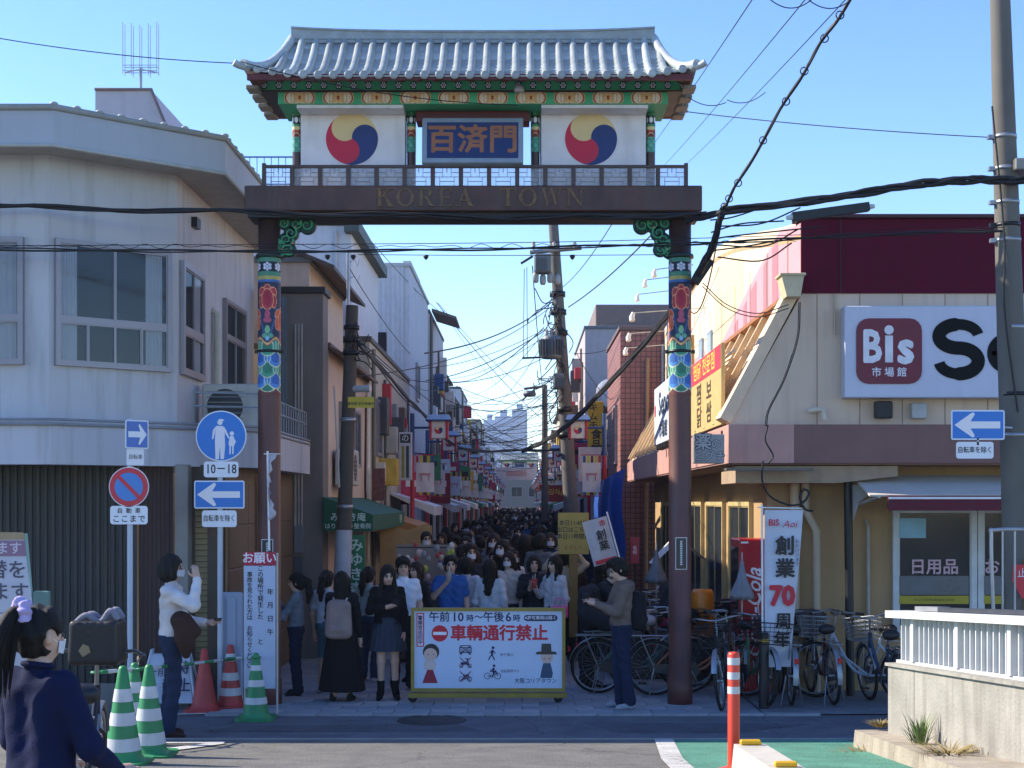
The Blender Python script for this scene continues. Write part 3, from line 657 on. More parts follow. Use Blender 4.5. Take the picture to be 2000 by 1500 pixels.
def pipe(parent, pts, r, m, name='drain_pipe'):
    return MB().tube(pts, r, 10).build(name, m, parent)
def corrug(b, o, u, width, z0, z1, pitch=.07, amp=.015):
    o, u = Vector(o), Vector(u).normalized(); n = u.cross(Vector((0, 0, 1))); k = int(width/pitch); G = [[], []]
    for i in range(k):
        for f, a in ((0, 0), (.25, 0), (.4, 1), (.85, 1)):
            p = o+u*((i+f)*pitch)+n*(amp*a); G[0].append((p.x, p.y, z0)); G[1].append((p.x, p.y, z1))
    return b.grid(G, False)
# ------------------------------------------------------------------ corner building on the left
WALL = mat('pale_blue_stucco', 'b8babc', .85, var=.07, vs=1.2, bump=.15, bs=90, grime=.34)
B = thing('corner_building', 'pale grey two storey corner building with wide roof fascia and bay windows', 'building', (-4.5, 16.5, 0))
BO = Vector((-4.5, 16.5, 0))
def L(p): return Vector(p)-BO
def poly_wall(b, pts, z0, z1, closed=False):
    pts = [Vector((x, y, 0))-Vector((BO.x, BO.y, 0)) for x, y in pts]; n = len(pts)
    G = [[(p.x, p.y, z) for p in pts] for z in (z0, z1)]
    return b.grid(G, False)
A1, B1 = (-5.12, 15.5), (-3.97, 16.48)
plan = [(-12, 15.5), A1, B1, (-3.97, 21.2), (-12, 21.2)]
b = MB(); poly_wall(b, plan+[plan[0]], 2.72, 6.1); b.build('upper_wall', WALL, B)
b = MB(); b.add([(x-BO.x, y-BO.y, 2.72) for x, y in plan], [tuple(range(5))[::-1]]); b.add([(x-BO.x, y-BO.y, 6.1) for x, y in plan], [tuple(range(5))]); b.build('floor_slab', WALL, B)
# slab band over the ground floor
band = [(-12, 15.28), (-5.02, 15.28), (-3.74, 16.30), (-3.08, 16.9), (-3.08, 20.8)]
b = MB(); poly_wall(b, band, 2.70, 3.16); bi = [(-12, 15.6), (-5.2, 15.6), (-3.9, 16.7), (-3.3, 17.1), (-3.3, 20.8)]
for z in (2.70, 3.16):
    vs = [(x-BO.x, y-BO.y, z) for x, y in band+bi]; b.add(vs, [(i, i+1, i+6, i+5) for i in range(4)])
b.add([(band[-1][0]-BO.x, 20.8-BO.y, 2.7), (bi[-1][0]-BO.x, 20.8-BO.y, 2.7), (bi[-1][0]-BO.x, 20.8-BO.y, 3.16), (band[-1][0]-BO.x, 20.8-BO.y, 3.16)], [(0, 1, 2, 3)])
bd = b.build('slab_band', mat('band_white', 'b8bac0', .8, var=.05, vs=1.5, grime=.34), B)
b = MB(); b.tube([L((x, y-.03, 3.13)) for x, y in band], .018, 6); b.tube([L((x, y-.02, 3.18)) for x, y in band], .016, 6); b.build('conduit', M('7f8288', .5), bd)
# roof: deep fascia, soffit, coping tiles
fas = [(-12, 15.0), (-4.90, 15.0), (-3.38, 16.3), (-3.38, 21.4)]
b = MB(); poly_wall(b, fas, 6.04, 6.41); fz = b.build('roof_fascia', mat('fascia_grey', 'a5acb2', .7, var=.05, vs=1.5, grime=.14), B)
b = MB(); vs = [(x-BO.x, y-BO.y, 6.05) for x, y in fas]+[(x-BO.x, y-BO.y, 6.05) for x, y in [(-12, 15.7), (-5.2, 15.7), (-4.1, 16.6), (-4.1, 21.4)]]
b.add(vs, [(i, i+4, i+5, i+1) for i in range(3)]); b.build('soffit', mat('soffit_grey', 'a09e98', .85, var=.1), fz)
b = MB(); vs = [(x-BO.x, y-BO.y, 6.42) for x, y in fas]+[(-12-BO.x, 21.4-BO.y, 6.9)]; b.add(vs, [(0, 1, 2, 3, 4)]); b.build('roof_deck', M('6b7174', .8), fz)
for nm, z, dy, r in (('coping', 6.43, -.01, .035), ('drip_edge', 6.03, -.005, .022)):
    b = MB(); b.tube([L((x, y+dy, z)) for x, y in fas], r, 8); b.build(nm, M('8a8f8c' if nm == 'coping' else 'a8aca8', .6), fz)
for k in range(9):
    t = k/8; p = Vector((-4.9, 15.0, 6.46))*(1-t)+Vector((-3.38, 16.3, 6.46))*t
    MB().ball(L(p), .035, 6, (1.3, 1.3, .8)).build('ridge_tile_end', M('9aa09c', .6), fz)
for k in range(14):
    MB().ball(L((-3.38, 16.5+k*.36, 6.46)), .035, 6, (1, 1.4, .8)).build('ridge_tile_end', MATS['paint_9aa09c_60_'], fz)
# windows
FF = fr_of(L((-8.0, 15.5, 0)), (1, 0, 0))
window(B, FF, .9, 2.62, 3.78, 5.16, (3, 2), 4.28, [(.0, .2), (.72, .98)], fw=.05)
UC = (Vector(B1)-Vector(A1)).normalized(); FC = fr_of(L((A1[0], A1[1], 0)), (UC.x, UC.y, 0))
window(B, FC, .06, 1.42, 3.78, 5.16, (4, 2), 4.28, [(.02, .16), (.8, .96)], fw=.05)
FS = fr_of(L((-3.97, 16.48, 0)), (0, 1, 0))
window(B, FS, .12, 1.25, 3.78, 5.1, (2, 2), 4.3, [(.55, .95)], fw=.07)
window(B, FS, 2.5, 3.9, 3.2, 5.0, (2, 2), 4.5, fw=.05)
pipe(B, [L((-3.9, 18.35, 3.2)), L((-3.9, 18.35, 4.7)), L((-3.97, 18.35, 4.75))], .05, M('b9b6a8', .5))
MB().box(-.35, .0, -.1, .1, 0, .12).build('eave_lamp', DARKMETAL, B, L((-3.9, 17.3, 5.6)))
# balcony rail and air conditioner on the street side
bal = MB()
for z in (3.2, 3.42, 3.58): bal.tube([L((-3.12, 17.0, z)), L((-3.12, 20.7, z))], .012, 6)
bal.tube([L((-3.85, 16.75, 3.58)), L((-3.12, 17.0, 3.58))], .012, 6); bal.tube([L((-3.85, 16.75, 3.42)), L((-3.12, 17.0, 3.42))], .012, 6)
for k in range(20): bal.tube([L((-3.12, 17.0+k*.195, 3.16)), L((-3.12, 17.0+k*.195, 3.58))], .008, 5)
bal.build('balcony_rail', M('8f9aa2', .5, metal=.3), B)
ac_unit(B, L((-3.5, 17.5, 3.17)), 0)
# ground floor: corrugated shutter, brown door, tiled side wall
b = MB(); corrug(b, L((-12, 16.25, 0)), (1, 0, 0), 8.0-.35, 0, 2.72, .085, .02); b.build('shutter_wall', mat('corrugated_dark', '36393a', .5, .3, var=.15, vs=2, grime=.4), B)
b = MB(); corrug(b, L((-4.35, 16.27, 0)), (1, 0, 0), .42, 0, 2.72, .05, .008); b.build('brown_door', mat('brown_slat', '3a2a28', .6, var=.12), B)
MB().bbox(-.075, .075, -.09, .1, 0, 2.72, .006).build('corner_pillar', mat('pillar_grey', '86847e', .8, grime=.3), B, L((-3.84, 16.24, 0)))
b = MB().box(-.006, .006, 0, 4.6, 0, 2.72); sw = b.build('side_wall', mat('side_wall_brown', '6f5c4a', .7, var=.15), B, L((-3.36, 16.32, 0)))
MB().box(0, .38, 0, .05, 0, 2.72).build('front_return', mat('return_wall', '5b5044', .8), B, L((-3.78, 16.36, 0)))
br = MB().bbox(-.07, .07, -.004, .004, -.028, .028, .002).mesh('wall_tile', mat('yellow_tile', '8a7c58', .6, var=.2))
for r in range(34):
    o = bpy.data.objects.new('wall_tile', br); COL.objects.link(o); o.parent = B; o.location = L((-3.66, 16.352, .35+r*.065))
pl = MB().bbox(-.008, .012, 0, 1.1, -.24, .24, .006).mesh('cladding_panel', mat('clad_brown', '6a5643', .6, var=.2, vs=5, stretch=(1, 1, 8)))
for r in range(5):
    for k in range(4):
        o = bpy.data.objects.new('cladding_panel', pl); COL.objects.link(o); o.parent = sw; o.location = (.008, .05+k*1.13, .27+r*.5)
MB().box(-.03, .03, -.03, .03, 0, 2.6).build('door_post', M('8a6a50', .6), B, L((-3.3, 18.0, 0)))
MB().box(-4, .0, -.05, .02, 0, .25).build('plinth', M('77756f', .85, grime=.4), B, L((-3.78, 16.2, 0)))
# stair house and aerial on the roof
b = MB(); b.prism([(0, 0), (1.05, 0), (1.05, .1), (.72, .95), (0, .95)], L((-5.45, 18.3, 6.6)), depth=3); sh = b.build('stair_house', mat('stair_house_white', 'b8b2b6', .8, var=.05, grime=.1), B)
b = MB(); b.tube([L((-5.45, 18.28, 7.56)), L((-4.73, 18.28, 7.56)), L((-4.38, 18.28, 6.7))], .02, 6); b.build('edge_trim', M('7d6a68', .6), sh)
an = thing('roof_aerial', 'tall thin television aerial on the stair house roof', 'aerial', (-4.95, 18.6, 7.55))
MB().cyl((0, 0, -.02), (0, 0, .38), .02).build('mast', GALV, an)
for s in (-1, 1):
    MB().tube([(0, 0, .36), (s*.2, 0, .32)], .008, 6).build('arm', GALV, an)
b0 = MB().cyl((0, 0, -.05), (0, 0, .62), .0055, n=6).mesh('rod', GALV)
for k in range(5):
    for j in range(2):
        o = bpy.data.objects.new('rod', b0); COL.objects.link(o); o.parent = an; o.location = (-.22+k*.11, (j-.5)*.1, .3+.02*abs(k-2)); 
b = MB()
for z in (.33, .4): b.tube([(-.22, -.05, z), (.22, -.05, z)], .005, 5); b.tube([(-.22, .05, z), (.22, .05, z)], .005, 5)
b.build('cross_bar', GALV, an)
# blue roof railing behind
rl = thing('roof_railing', 'thin blue rooftop railing left of the gate balustrade', 'railing', (-3.9, 21.0, 6.9))
b = MB(); b.tube([(-.3, 0, .45), (1.1, 0, .45)], .012, 6); b.tube([(-.3, 0, .05), (1.1, 0, .05)], .012, 6); b.build('rail', M('3f5f98', .5), rl)
s0 = MB().cyl((0, 0, -.45), (0, 0, .45), .006, n=5).mesh('baluster', M('3f5f98', .5))
for k in range(14): o = bpy.data.objects.new('baluster', s0); COL.objects.link(o); o.parent = rl; o.location = (-.3+k*.105, 0, 0)
# ------------------------------------------------------------------ houses along the left of the street
def house(name, label, x0, x1, y0, y1, h, wallm, roofm=None, flat=True, side=1, wins=(), eave=.15, parapet=.0, cat='building'):
    """box house; side=+1: the street lies on its +x side, wins: list of (face, u0, u1, z0, z1, split)"""
    hO = Vector(((x0+x1)/2, y0, 0)); t = thing(name, label, cat, hO)
    MB().box(x0-hO.x, x1-hO.x, 0, y1-y0, 0, h).build('wall', wallm, t)
    rm = roofm or M('6b6f72', .8)
    if flat: MB().bbox(x0-hO.x-.04, x1-hO.x+.04, -.04, y1-y0+.04, h, h+.1+parapet, .01).build('roof', rm, t)
    else:
        b = MB(); w = (x1-x0)/2+eave; b.prism([(-w, 0), (-w, -.06), (w, -.06), (w, 0), (0, w*.42)], (0, -eave, h+.06), depth=y1-y0+2*eave); b.build('roof', rm, t)
    for f, u0, u1, z0, z1, sp in wins:
        if f == 'f': window(t, fr_of((x0-hO.x, 0, 0), (1, 0, 0)), u0, u1, z0, z1, sp, fw=.04)
        elif side > 0: window(t, fr_of((x1-hO.x, 0, 0), (0, 1, 0)), u0, u1, z0, z1, sp, fw=.05)
        else: window(t, fr_of((x0-hO.x, y1-y0, 0), (0, -1, 0)), y1-y0-u1, y1-y0-u0, z0, z1, sp, fw=.05)
    return t
GREYC = mat('grey_concrete', '77716c', .85, var=.12, vs=2, grime=.35, bump=.2, bs=40)
h = house('narrow_house', 'narrow grey concrete wall behind the left gate column', -3.75, -2.92, 21.0, 21.55, 5.35, GREYC, M('2a2b2d', .6))
b = MB(); corrug(b, (-.40, -.012, 0), (1, 0, 0), .34, 2.5, 5.3, .05, .01); b.build('tin_sheet', mat('tin_blue', '6d7c88', .5, .4, grime=.4), h)
for k in range(3): pipe(h, [(.02+k*.045, -.04, 1.9), (.02+k*.045, -.04, 4.9)], .017, M('9a9892', .5), 'conduit')
MB().bbox(.0, .14, -.1, 0, 1.55, 1.95, .01).build('meter_box', M('6d7178', .5), h)
MB().bbox(0, .12, -.09, 0, 1.2, 1.5, .01).build('meter_box', M('4a5058', .5), h)
PEACH = mat('peach_stucco', 'cbb5a4', .85, var=.08, vs=1.5, bump=.2, bs=60, grime=.2)
h = house('peach_house', 'peach stucco house behind the leaning left utility pole', -6.2, -2.92, 21.6, 26.8, 4.6, PEACH, M('5b4a40', .7), wins=(('s', 1.2, 1.7, 2.9, 3.9, 1), ('s', 3.0, 3.9, 2.9, 3.9, 2)))
ac_unit(h, (1.83, .75, 2.55), PI/2)
b = MB(); b.add([(1.5, -.02, 4.72), (1.86, -.02, 4.55), (1.86, 5.25, 4.55), (1.5, 5.25, 4.72), (1.5, -.02, 4.66), (1.86, -.02, 4.5), (1.86, 5.25, 4.5), (1.5, 5.25, 4.66)], [(0, 1, 2, 3), (7, 6, 5, 4), (0, 4, 5, 1), (1, 5, 6, 2)]); b.build('eave', M('6a5240', .7), h)
pipe(h, [(1.7, 5.0, .3), (1.7, 5.0, 4.5)], .035, M('d8d5cc', .5))
pipe(h, [(1.7, 4.6, 2.3), (1.72, 4.3, 2.6), (1.74, 4.3, 4.2)], .02, M('4a2a28', .5))
mast = thing('antenna_mast', 'thin silver mast rising above the peach house', 'mast', ax(680, 21.9)*Vector((1, 0, 0))+Vector((0, 21.9, 4.6)))
MB().cyl((0, 0, -.1), (0, 0, 1.55), .03, .026, 10).build('pole', GALV, mast)
for z in (1.1, 1.35): MB().tube([(0, 0, z), (.1, 0, z+.05), (.14, 0, z-.05), (.18, 0, z+.06)], .006, 5).build('hook', GALV, mast)
h = house('cream_upper_house', 'cream house with brown sloping eave behind the left column', -6.0, -3.3, 22.2, 26.4, 6.0, mat('cream_stucco', 'c0b0a0', .85, var=.06, grime=.15))
b = MB(); b.add([(.9, -.1, 6.3), (1.75, -.1, 5.95), (1.75, 4.3, 5.95), (.9, 4.3, 6.3), (.9, -.1, 6.24), (1.75, -.1, 5.89), (1.75, 4.3, 5.89), (.9, 4.3, 6.24)], [(0, 1, 2, 3), (7, 6, 5, 4), (0, 4, 5, 1), (1, 5, 6, 2)]); b.build('eave', M('554a42', .7), h)
WHITESID = mat('white_siding', 'bcc0c6', .7, var=.06, grime=.25)
h = house('tall_grey_house', 'tall pale house with dark slanted roof edge left of street', -9, -3.22, 27, 32, 7.5, WHITESID, M('4a5352', .6))
b = MB(); b.obox((2.93, 2.5, 7.45), (1, 0, 0), (0, 1, 0), (0, 0, 1), .28, 5.6, .22); b.build('roof_edge', M('3f4a48', .6), h)
pipe(h, [(2.6, -.03, 3), (2.6, -.03, 7.4)], .03, M('a9adb2', .5))
YELL = mat('dull_yellow_stucco', 'b3ab98', .85, var=.08, grime=.25)
h = house('yellow_house', 'dull yellow stucco house beyond the peach house', -6.2, -2.86, 26.85, 36, 5.3, YELL, M('55504a', .7), wins=(('s', 1, 1.9, 3.2, 4.3, 2), ('s', 5.5, 6.5, 3.2, 4.3, 2)))
ac_unit(h, (1.8, 3.3, 3.3), PI/2)
pipe(h, [(1.71, .4, .3), (1.71, .4, 5.2)], .04, M('6d6a62', .5))
h = house('corrugated_building', 'large white corrugated metal building above the left shops', -8, -2.83, 36, 43, 8.2, WHITESID, M('a9adb0', .6), wins=(('s', 2, 3, 5, 6, 2),))
b = MB(); corrug(b, (-2.585, -.015, 5.6), (1, 0, 0), 5.15, 0, 2.65, .12, .02); b.build('siding', WHITESID, h); 
for v in h.children:
    if v.name.startswith('siding'): v.location = (0, 0, 5.55-0)
MB().box(1.05, 2.0, -.06, .05, 5.45, 6.55).build('dark_opening', M('16181b', .8), h)
MB().box(1.1, 1.6, -.075, -.061, 5.75, 6.4).build('opening_glass', DGLASS, h)
MB().box(2.3, 2.5, 1.5, 5, 8.2, 8.6).build('roof_vent', M('a8acb2', .6), h)
colsL = ['b4b8be', 'a8a296', '8f8a84', 'bfc3c8', '98908a', 'a4a8ae', 'b0a898', '8c8e92', 'a09a94', 'b4b4b4']
desc = ['white tower house', 'tan shop house', 'grey shop house', 'white shop house', 'brown shop house', 'pale shop house', 'beige shop house', 'slate shop house', 'stone shop house', 'plain shop house']
y = 43.2; hs = [8.0, 7.0, 6.6, 7.6, 6.2, 7.0, 7.8, 6.4, 6.8, 7.0]
ordn = ['first', 'second', 'third', 'fourth', 'fifth', 'sixth', 'seventh', 'eighth', 'ninth', 'tenth']
for k in range(10):
    dl = (8, 7, 9, 9, 10, 11, 12, 12, 14, 14)[k]
    wins = [('s', 1+3*j, 2.4+3*j, 3.0, 4.3, 2) for j in range(int(dl/3))]
    if hs[k] > 6.9: wins += [('s', 1+3*j, 2.2+3*j, 5.2, 6.3, 2) for j in range(int(dl/3))]
    h = house('shop_house', '%s on the left, %s beyond the corrugated building' % (desc[k], ordn[k]), -8, -2.8-.15*random.random(), y, y+dl-.05, hs[k], mat('far_wall_%d' % k, colsL[k], .85, var=.1, vs=1, grime=.3), M('5a5c60', .7), flat=k % 3 != 1, wins=wins)
    if k % 2 == 0: MB().box(2.55, 3.0, 1.5, 4.5, 4.9, 5.1).build('canopy', M('5c5650', .7), h)
    if k < 5: ac_unit(h, (2.72, 2.6, 4.5), PI/2)
    pipe(h, [(2.66, .2, .2), (2.66, .2, hs[k]-.1)], .05, M('5c5a58', .5))
    y += dl
h = [o for o in COL.objects if o.name.startswith('shop_house')][0]
MB().prism([(0, 0), (.75, -.25), (.75, -.33), (0, -.1)], (2.65, .5, 8.2-.0), depth=2.5).build('roof_canopy', M('6a625a', .7), h)
# ------------------------------------------------------------------ market building on the right
MK = thing('market_building', 'tan market building with maroon top band and pink street canopy', 'building', (4, 17, 0)); MO = Vector((4, 17, 0))
def K(p): return Vector(p)-MO
TAN = mat('market_tan', 'd2bba4', .8, var=.07, vs=1.2, grime=.22, bump=.1, bs=30); MAR = mat('market_maroon', '560f28', .75, var=.08, spec=.15); PINKC = mat('canopy_pink', 'b88e84', .8, var=.1, vs=2, grime=.25)
CREAM = mat('mansard_cream', 'ddc4a6', .75, var=.08, vs=4, grime=.12); OCHRE = mat('ochre_wall', 'a88a62', .8, var=.08, vs=2, grime=.15); BROWNM = mat('canopy_mauve', '7d5a54', .7, var=.1, vs=2, grime=.2)
YF = 16.8
b = MB(); b.prism([(2.42, 3.2), (12, 3.2), (12, 4.74), (3.28, 4.74)], K((0, YF, 0))+Vector((0, 0, 0)), depth=.3); fw_ = b.build('front_wall', TAN, MK)
for k in range(16):
    MB().box(0, .01, -.006, 0, 0, min(1.53, .0+1.53)).build('panel_joint', M('9d8770', .8), fw_, K((3.45+k*.5, YF+.001, 3.205)))
MB().box(0, 8.7, 0, .3, 0, .87).build('maroon_band', MAR, MK, K((3.27, YF-.02, 4.741)))
MB().bbox(-.05, 8.75, -.05, .35, 0, .05, .01).build('band_coping', M('3a0e1a', .5), MK, K((3.27, YF-.02, 5.612)))
MB().box(0, .012, -.012, 0, 0, .87).build('band_joint', M('2a0812', .5), MK, K((3.72, YF-.021, 4.742)))
# street-side upper wall with the swooping mural
def top(y): t = (y-16.8)/11; return 5.6+1.05*math.sin(min(1, t*1.15)*PI/2)**1.2*(1 if t < .75 else 1-.5*(t-.75))
ys = np.linspace(16.8, 33, 60)
def mural(nm, lo, hi, m, off, y0=16.8, y1=33):
    yy = [y for y in np.linspace(y0, y1, 40)]
    b = MB(); b.grid([[K((3.27-off, y, lo(y))) for y in yy][::-1], [K((3.27-off, y, hi(y))) for y in yy][::-1]], False); return b.build(nm, m, up)
b = MB(); yy = list(ys)
b.grid([[K((3.27, y, 3.3)) for y in yy][::-1], [K((3.27, y, top(y))) for y in yy][::-1]], False)
b.grid([[K((3.27, y, top(y))) for y in yy][::-1], [K((3.5, y, top(y))) for y in yy][::-1]], False)
b.grid([[K((3.5, y, 3.3)) for y in yy], [K((3.5, y, top(y))) for y in yy]], False); up = b.build('upper_side_wall', mat('mural_cream', 'e0cfae', .8, var=.04, grime=.08), MK)
pinkm = mat('mural_pink', 'c4969c', .8, var=.05); pink2 = mat('mural_rose', 'b4767e', .8, var=.05)
sw = lambda y: 4.7+max(0, 1.05*(1-((y-16.8)/7.2)**1.25)) if y < 24 else 4.7
mural('mural_swoosh', lambda y: 4.0, lambda y: min(top(y)-.03, sw(y)+.12), pinkm, .004, 16.82, 25)
for k in range(6):
    y0 = 18.3+k*.85; mural('mural_stripe', lambda y: 4.02, lambda y: min(top(y)-.05, sw(y)+.05-.02*k), pink2, .008, y0, y0+(.42, .25, .5, .3, .4, .35)[k])
mural('mural_ochre', lambda y: 4.1, lambda y: top(y)-.3, mat('mural_ochre', 'd6c49c', .8, var=.05), .003, 21.2, 24.4)
mural('mural_pink_end', lambda y: 4.0, lambda y: 5.0, pinkm, .006, 25.6, 33)
mural('mural_line', lambda y: top(y)-.22, lambda y: top(y)-.16, M('b79a6c', .8), .006)
jb = MB().box(-.006, 0, -.008, .008, 0, 1.7).mesh('panel_joint', M('b09a80', .8))
for k in range(10):
    for dz in (4.0,):
        o = bpy.data.objects.new('panel_joint', jb); COL.objects.link(o); o.parent = up; o.location = K((3.258, 17.6+k*1.45, 3.9))
for k, (y, w) in enumerate(((24.6, .45), (25.8, .5))):
    MB().box(-.02, .02, 0, w, 0, .9).build('window', M('9fb0b8', .2), up, K((3.25, y, 4.35)))
# mansard over the street canopy: sloping cream wall with battens and open slats
sl = [(2.44, 3.22), (3.25, 4.74)]
def mans(y, t, off=0):
    x = sl[0][0]+(sl[1][0]-sl[0][0])*t; z = sl[0][1]+(sl[1][1]-sl[0][1])*t; n = Vector((-(sl[1][1]-sl[0][1]), 0, sl[1][0]-sl[0][0])).normalized(); return K((x, y, z))+n*off
def slab(nm, y0, y1, t0, t1, o0, o1, m, parent=None):
    vs = [mans(y, t, o) for o in (o0, o1) for t in (t0, t1) for y in (y0, y1)]
    return MB().add(vs, [(0, 1, 3, 2), (4, 6, 7, 5), (0, 4, 5, 1), (2, 3, 7, 6), (0, 2, 6, 4), (1, 5, 7, 3)]).build(nm, m, parent or MK)
ms = slab('mansard', YF+.31, 32.8, 0, 1, -.06, 0, CREAM)
slab('mansard_end', YF-.03, YF+.42, 0.0, 1.0, .002, .14, CREAM, ms)
for k in range(16): slab('batten', 17.7+k*.95, 17.82+k*.95, .0, .97, .002, .09, mat('batten_tan', 'bda684', .7), ms)
slab('rust_flashing', YF+.1, 32.5, .955, 1.01, .003, .11, mat('rust_flashing', '8a5628', .8, var=.4, vs=8), ms)
for k in range(5): slab('slat', 18.9, 22.6, .42+k*.055, .45+k*.055, .16, .19, mat('slat_tan', 'd6c09a', .7), ms)
b = MB(); b.tube([K((2.44, 17.1, 3.4)), K((2.75, 16.95, 3.75)), K((3.0, 16.9, 4.2)), K((3.1, 16.9, 4.62))], .01, 6)
# canopy ring
b = MB().box(0, 9.6, 0, .3, 0, .45); cn = b.build('canopy_front', BROWNM, MK, K((3.16, YF-.12, 2.75)))
MB().box(0, .76, 0, .3, 0, .45).build('canopy_corner', PINKC, MK, K((2.4, YF-.123, 2.75)))
MB().box(0, .3, 0, 15.6, 0, .45).build('canopy_street', PINKC, MK, K((2.4, YF+.18, 2.75)))
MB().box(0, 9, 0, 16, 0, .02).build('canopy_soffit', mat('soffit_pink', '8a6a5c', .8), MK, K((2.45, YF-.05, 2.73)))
b = MB(); corrug(b, (0, 0, 0), (0, -1, 0), 15.4, 0, .4, .12, .01); o = b.build('canopy_cladding', PINKC, MK, K((2.388, 32.5, 2.77)))
b = MB(); b.prism([(0, 0), (1.9, 0), (1.9, -.12), (1.2, -.2), (.0, -.2)], K((2.5, YF-.0, 2.72)), depth=1.2); b.build('canopy_boxing', mat('boxing_tan', 'a08a72', .8, grime=.3), MK)
MB().box(0, 1.0, -.2, 0, 0, .03).build('tin_flap', M('6e665c', .6, metal=.3), MK, K((2.35, YF-.1, 2.66)))
# ground floor walls, doors and glass front
MB().box(0, 8.3, 0, .2, 0, 2.73).build('shop_wall', OCHRE, MK, K((3.35, 17.45, 0)))
MB().box(0, .2, 0, 15, 0, 2.73).build('street_wall', OCHRE, MK, K((3.0, 17.6, 0)))
MB().box(0, .4, 0, .2, 0, 2.73).build('corner_wall', mat('corner_cream', 'a08864', .8), MK, K((2.98, 17.45, 0)))
sw = fr_of(K((3.0, 32.5, 0)), (0, -1, 0))
for k in range(5): window(MK, sw, 2.0+k*2.5, 3.9+k*2.5, .15, 2.3, 2, fm=M('b9a878', .5), fw=.06, name='shop_door')
FG = fr_of(K((4.5, 17.45, 0)), (1, 0, 0))
sd = window(MK, FG, .0, 1.02, .65, 2.25, 1, fm=M('c6cac8', .5), fw=.07, name='shop_window'); sd2 = window(MK, FG, 1.03, 2.05, .65, 2.25, 1, fm=M('c6cac8', .5), fw=.07, name='shop_window'); window(MK, FG, 2.06, 3.2, .65, 2.25, 1, fm=M('c6cac8', .5), fw=.07, name='shop_window')
for s_, t_ in ((.5, '日用品'), (1.5, 'おくすり')):
    lettering(t_, .2, M('caa8b0', .5), MK, FG[0]+Vector((s_, -.05, 1.5)), bold=.02)
    MB().box(-.42, .42, -.051, -.047, 1.06, 1.16).build('yellow_band', M('a89a28', .5), MK, FG[0]+Vector((s_, 0, -.0)))
    MB().box(-.42, .42, -.050, -.046, 1.17, 1.40).build('grey_band', M('5b636b', .3), MK, FG[0]+Vector((s_, 0, -.0)))
MB().prism(rrect(.36, .24, .005), FG[0]+Vector((.22, -.05, 1.98)), depth=.004).build('poster', M('86b4c4', .5), MK)
lettering('Your Self-Medication Store', .045, M('6d6418', .5), MK, FG[0]+Vector((.5, -.053, 1.11)), bold=.01)
# drain pipes, black pole
PVC = mat('pvc_cream', 'b7a68c', .5, var=.06)
pipe(MK, [K((3.42, 17.3, 2.7)), K((3.42, 17.3, 2.2)), K((3.55, 17.3, 1.95)), K((3.55, 17.3, 0))], .05, PVC)
pipe(MK, [K((3.3, 17.35, 2.7)), K((3.3, 17.35, 0))], .06, PVC)
pipe(MK, [K((4.2, 17.4, .1)), K((4.2, 17.4, 2.0)), K((4.18, 17.44, 2.08))], .022, M('a49c90', .5))
pipe(MK, [K((ax(1660, 17), 16.98, 0)), K((ax(1655, 17), 16.98, 2.73))], .05, BLACK, 'black_post')
pipe(MK, [K((3.35, 16.72, 3.36)), K((3.42, 16.68, 3.37)), K((3.50, 16.68, 3.37)), K((3.51, 16.68, 3.25))], .035, M('c8bba8', .5), 'vent_pipe')
MB().bbox(-.1, .1, -.1, 0, 0, .2, .01).build('floodlight', BLACK, MK, K((ax(1725, 16.7), 16.75, 3.27)))
MB().bbox(-.09, .09, -.08, 0, 0, .18, .01).build('junction_box', M('a9a9a6', .5), MK, K((ax(1796, 16.7), 16.78, 3.27)))
MB().cyl((0, 0, 0), (0, 0, .48), .012).build('conduit', M('b8a890', .5), MK, K((ax(1633, 16.7), 16.77, 4.25)))
# square cream rain hopper at the corner
hp = MB(); hp.prism([(0, .24), (.26, .24), (.22, .0), (.06, .0)], K((ax(1525, 16.6), 16.55, az(580, 16.6))), depth=.3); hp.build('rain_hopper', mat('hopper_cream', 'cdbf9c', .7), MK)
MB().bbox(-.02, .28, -.02, .32, 0, .03, .005).build('hopper_lid', M('c4b694', .7), MK, K((ax(1525, 16.6), 16.55, az(580, 16.6)+.24)))
# awning over the shop window
aw = thing('shop_awning', 'white and maroon folding awning over the shop window', 'awning', (4.9, 17.2, 2.5))
MB().add([(-.95, 0, .12), (3.2, 0, .12), (3.2, -.9, -.12), (-.95, -.9, -.12), (-.95, 0, .1), (3.2, 0, .1), (3.2, -.9, -.14), (-.95, -.9, -.14)], [(3, 2, 1, 0), (4, 5, 6, 7), (0, 1, 5, 4), (2, 3, 7, 6), (1, 2, 6, 5), (0, 4, 7, 3)]).build('canvas', mat('canvas_white', 'c6bdb0', .8, var=.06), aw)
MB().bbox(-.75, 3.2, -.93, -.90, -.30, -.13, .004).build('valance', mat('valance_maroon', '5c1028', .7), aw)
MB().box(-.74, 3.19, -.94, -.931, -.17, -.145).build('valance_stripe', WHITE, aw)
for x in (-.9, 2.2): MB().tube([(x, 0, -.25), (x+.05, -.5, -.18), (x+.06, -.9, -.14)], .02, 8).build('arm', M('a9a6a0', .5), aw)
MB().prism([(0, 0), (.4, .0), (.12, -.2), (.02, -.5)], (-1.02, -.2, .0), depth=.01).build('side_flap', M('a8a8a4', .7), aw)
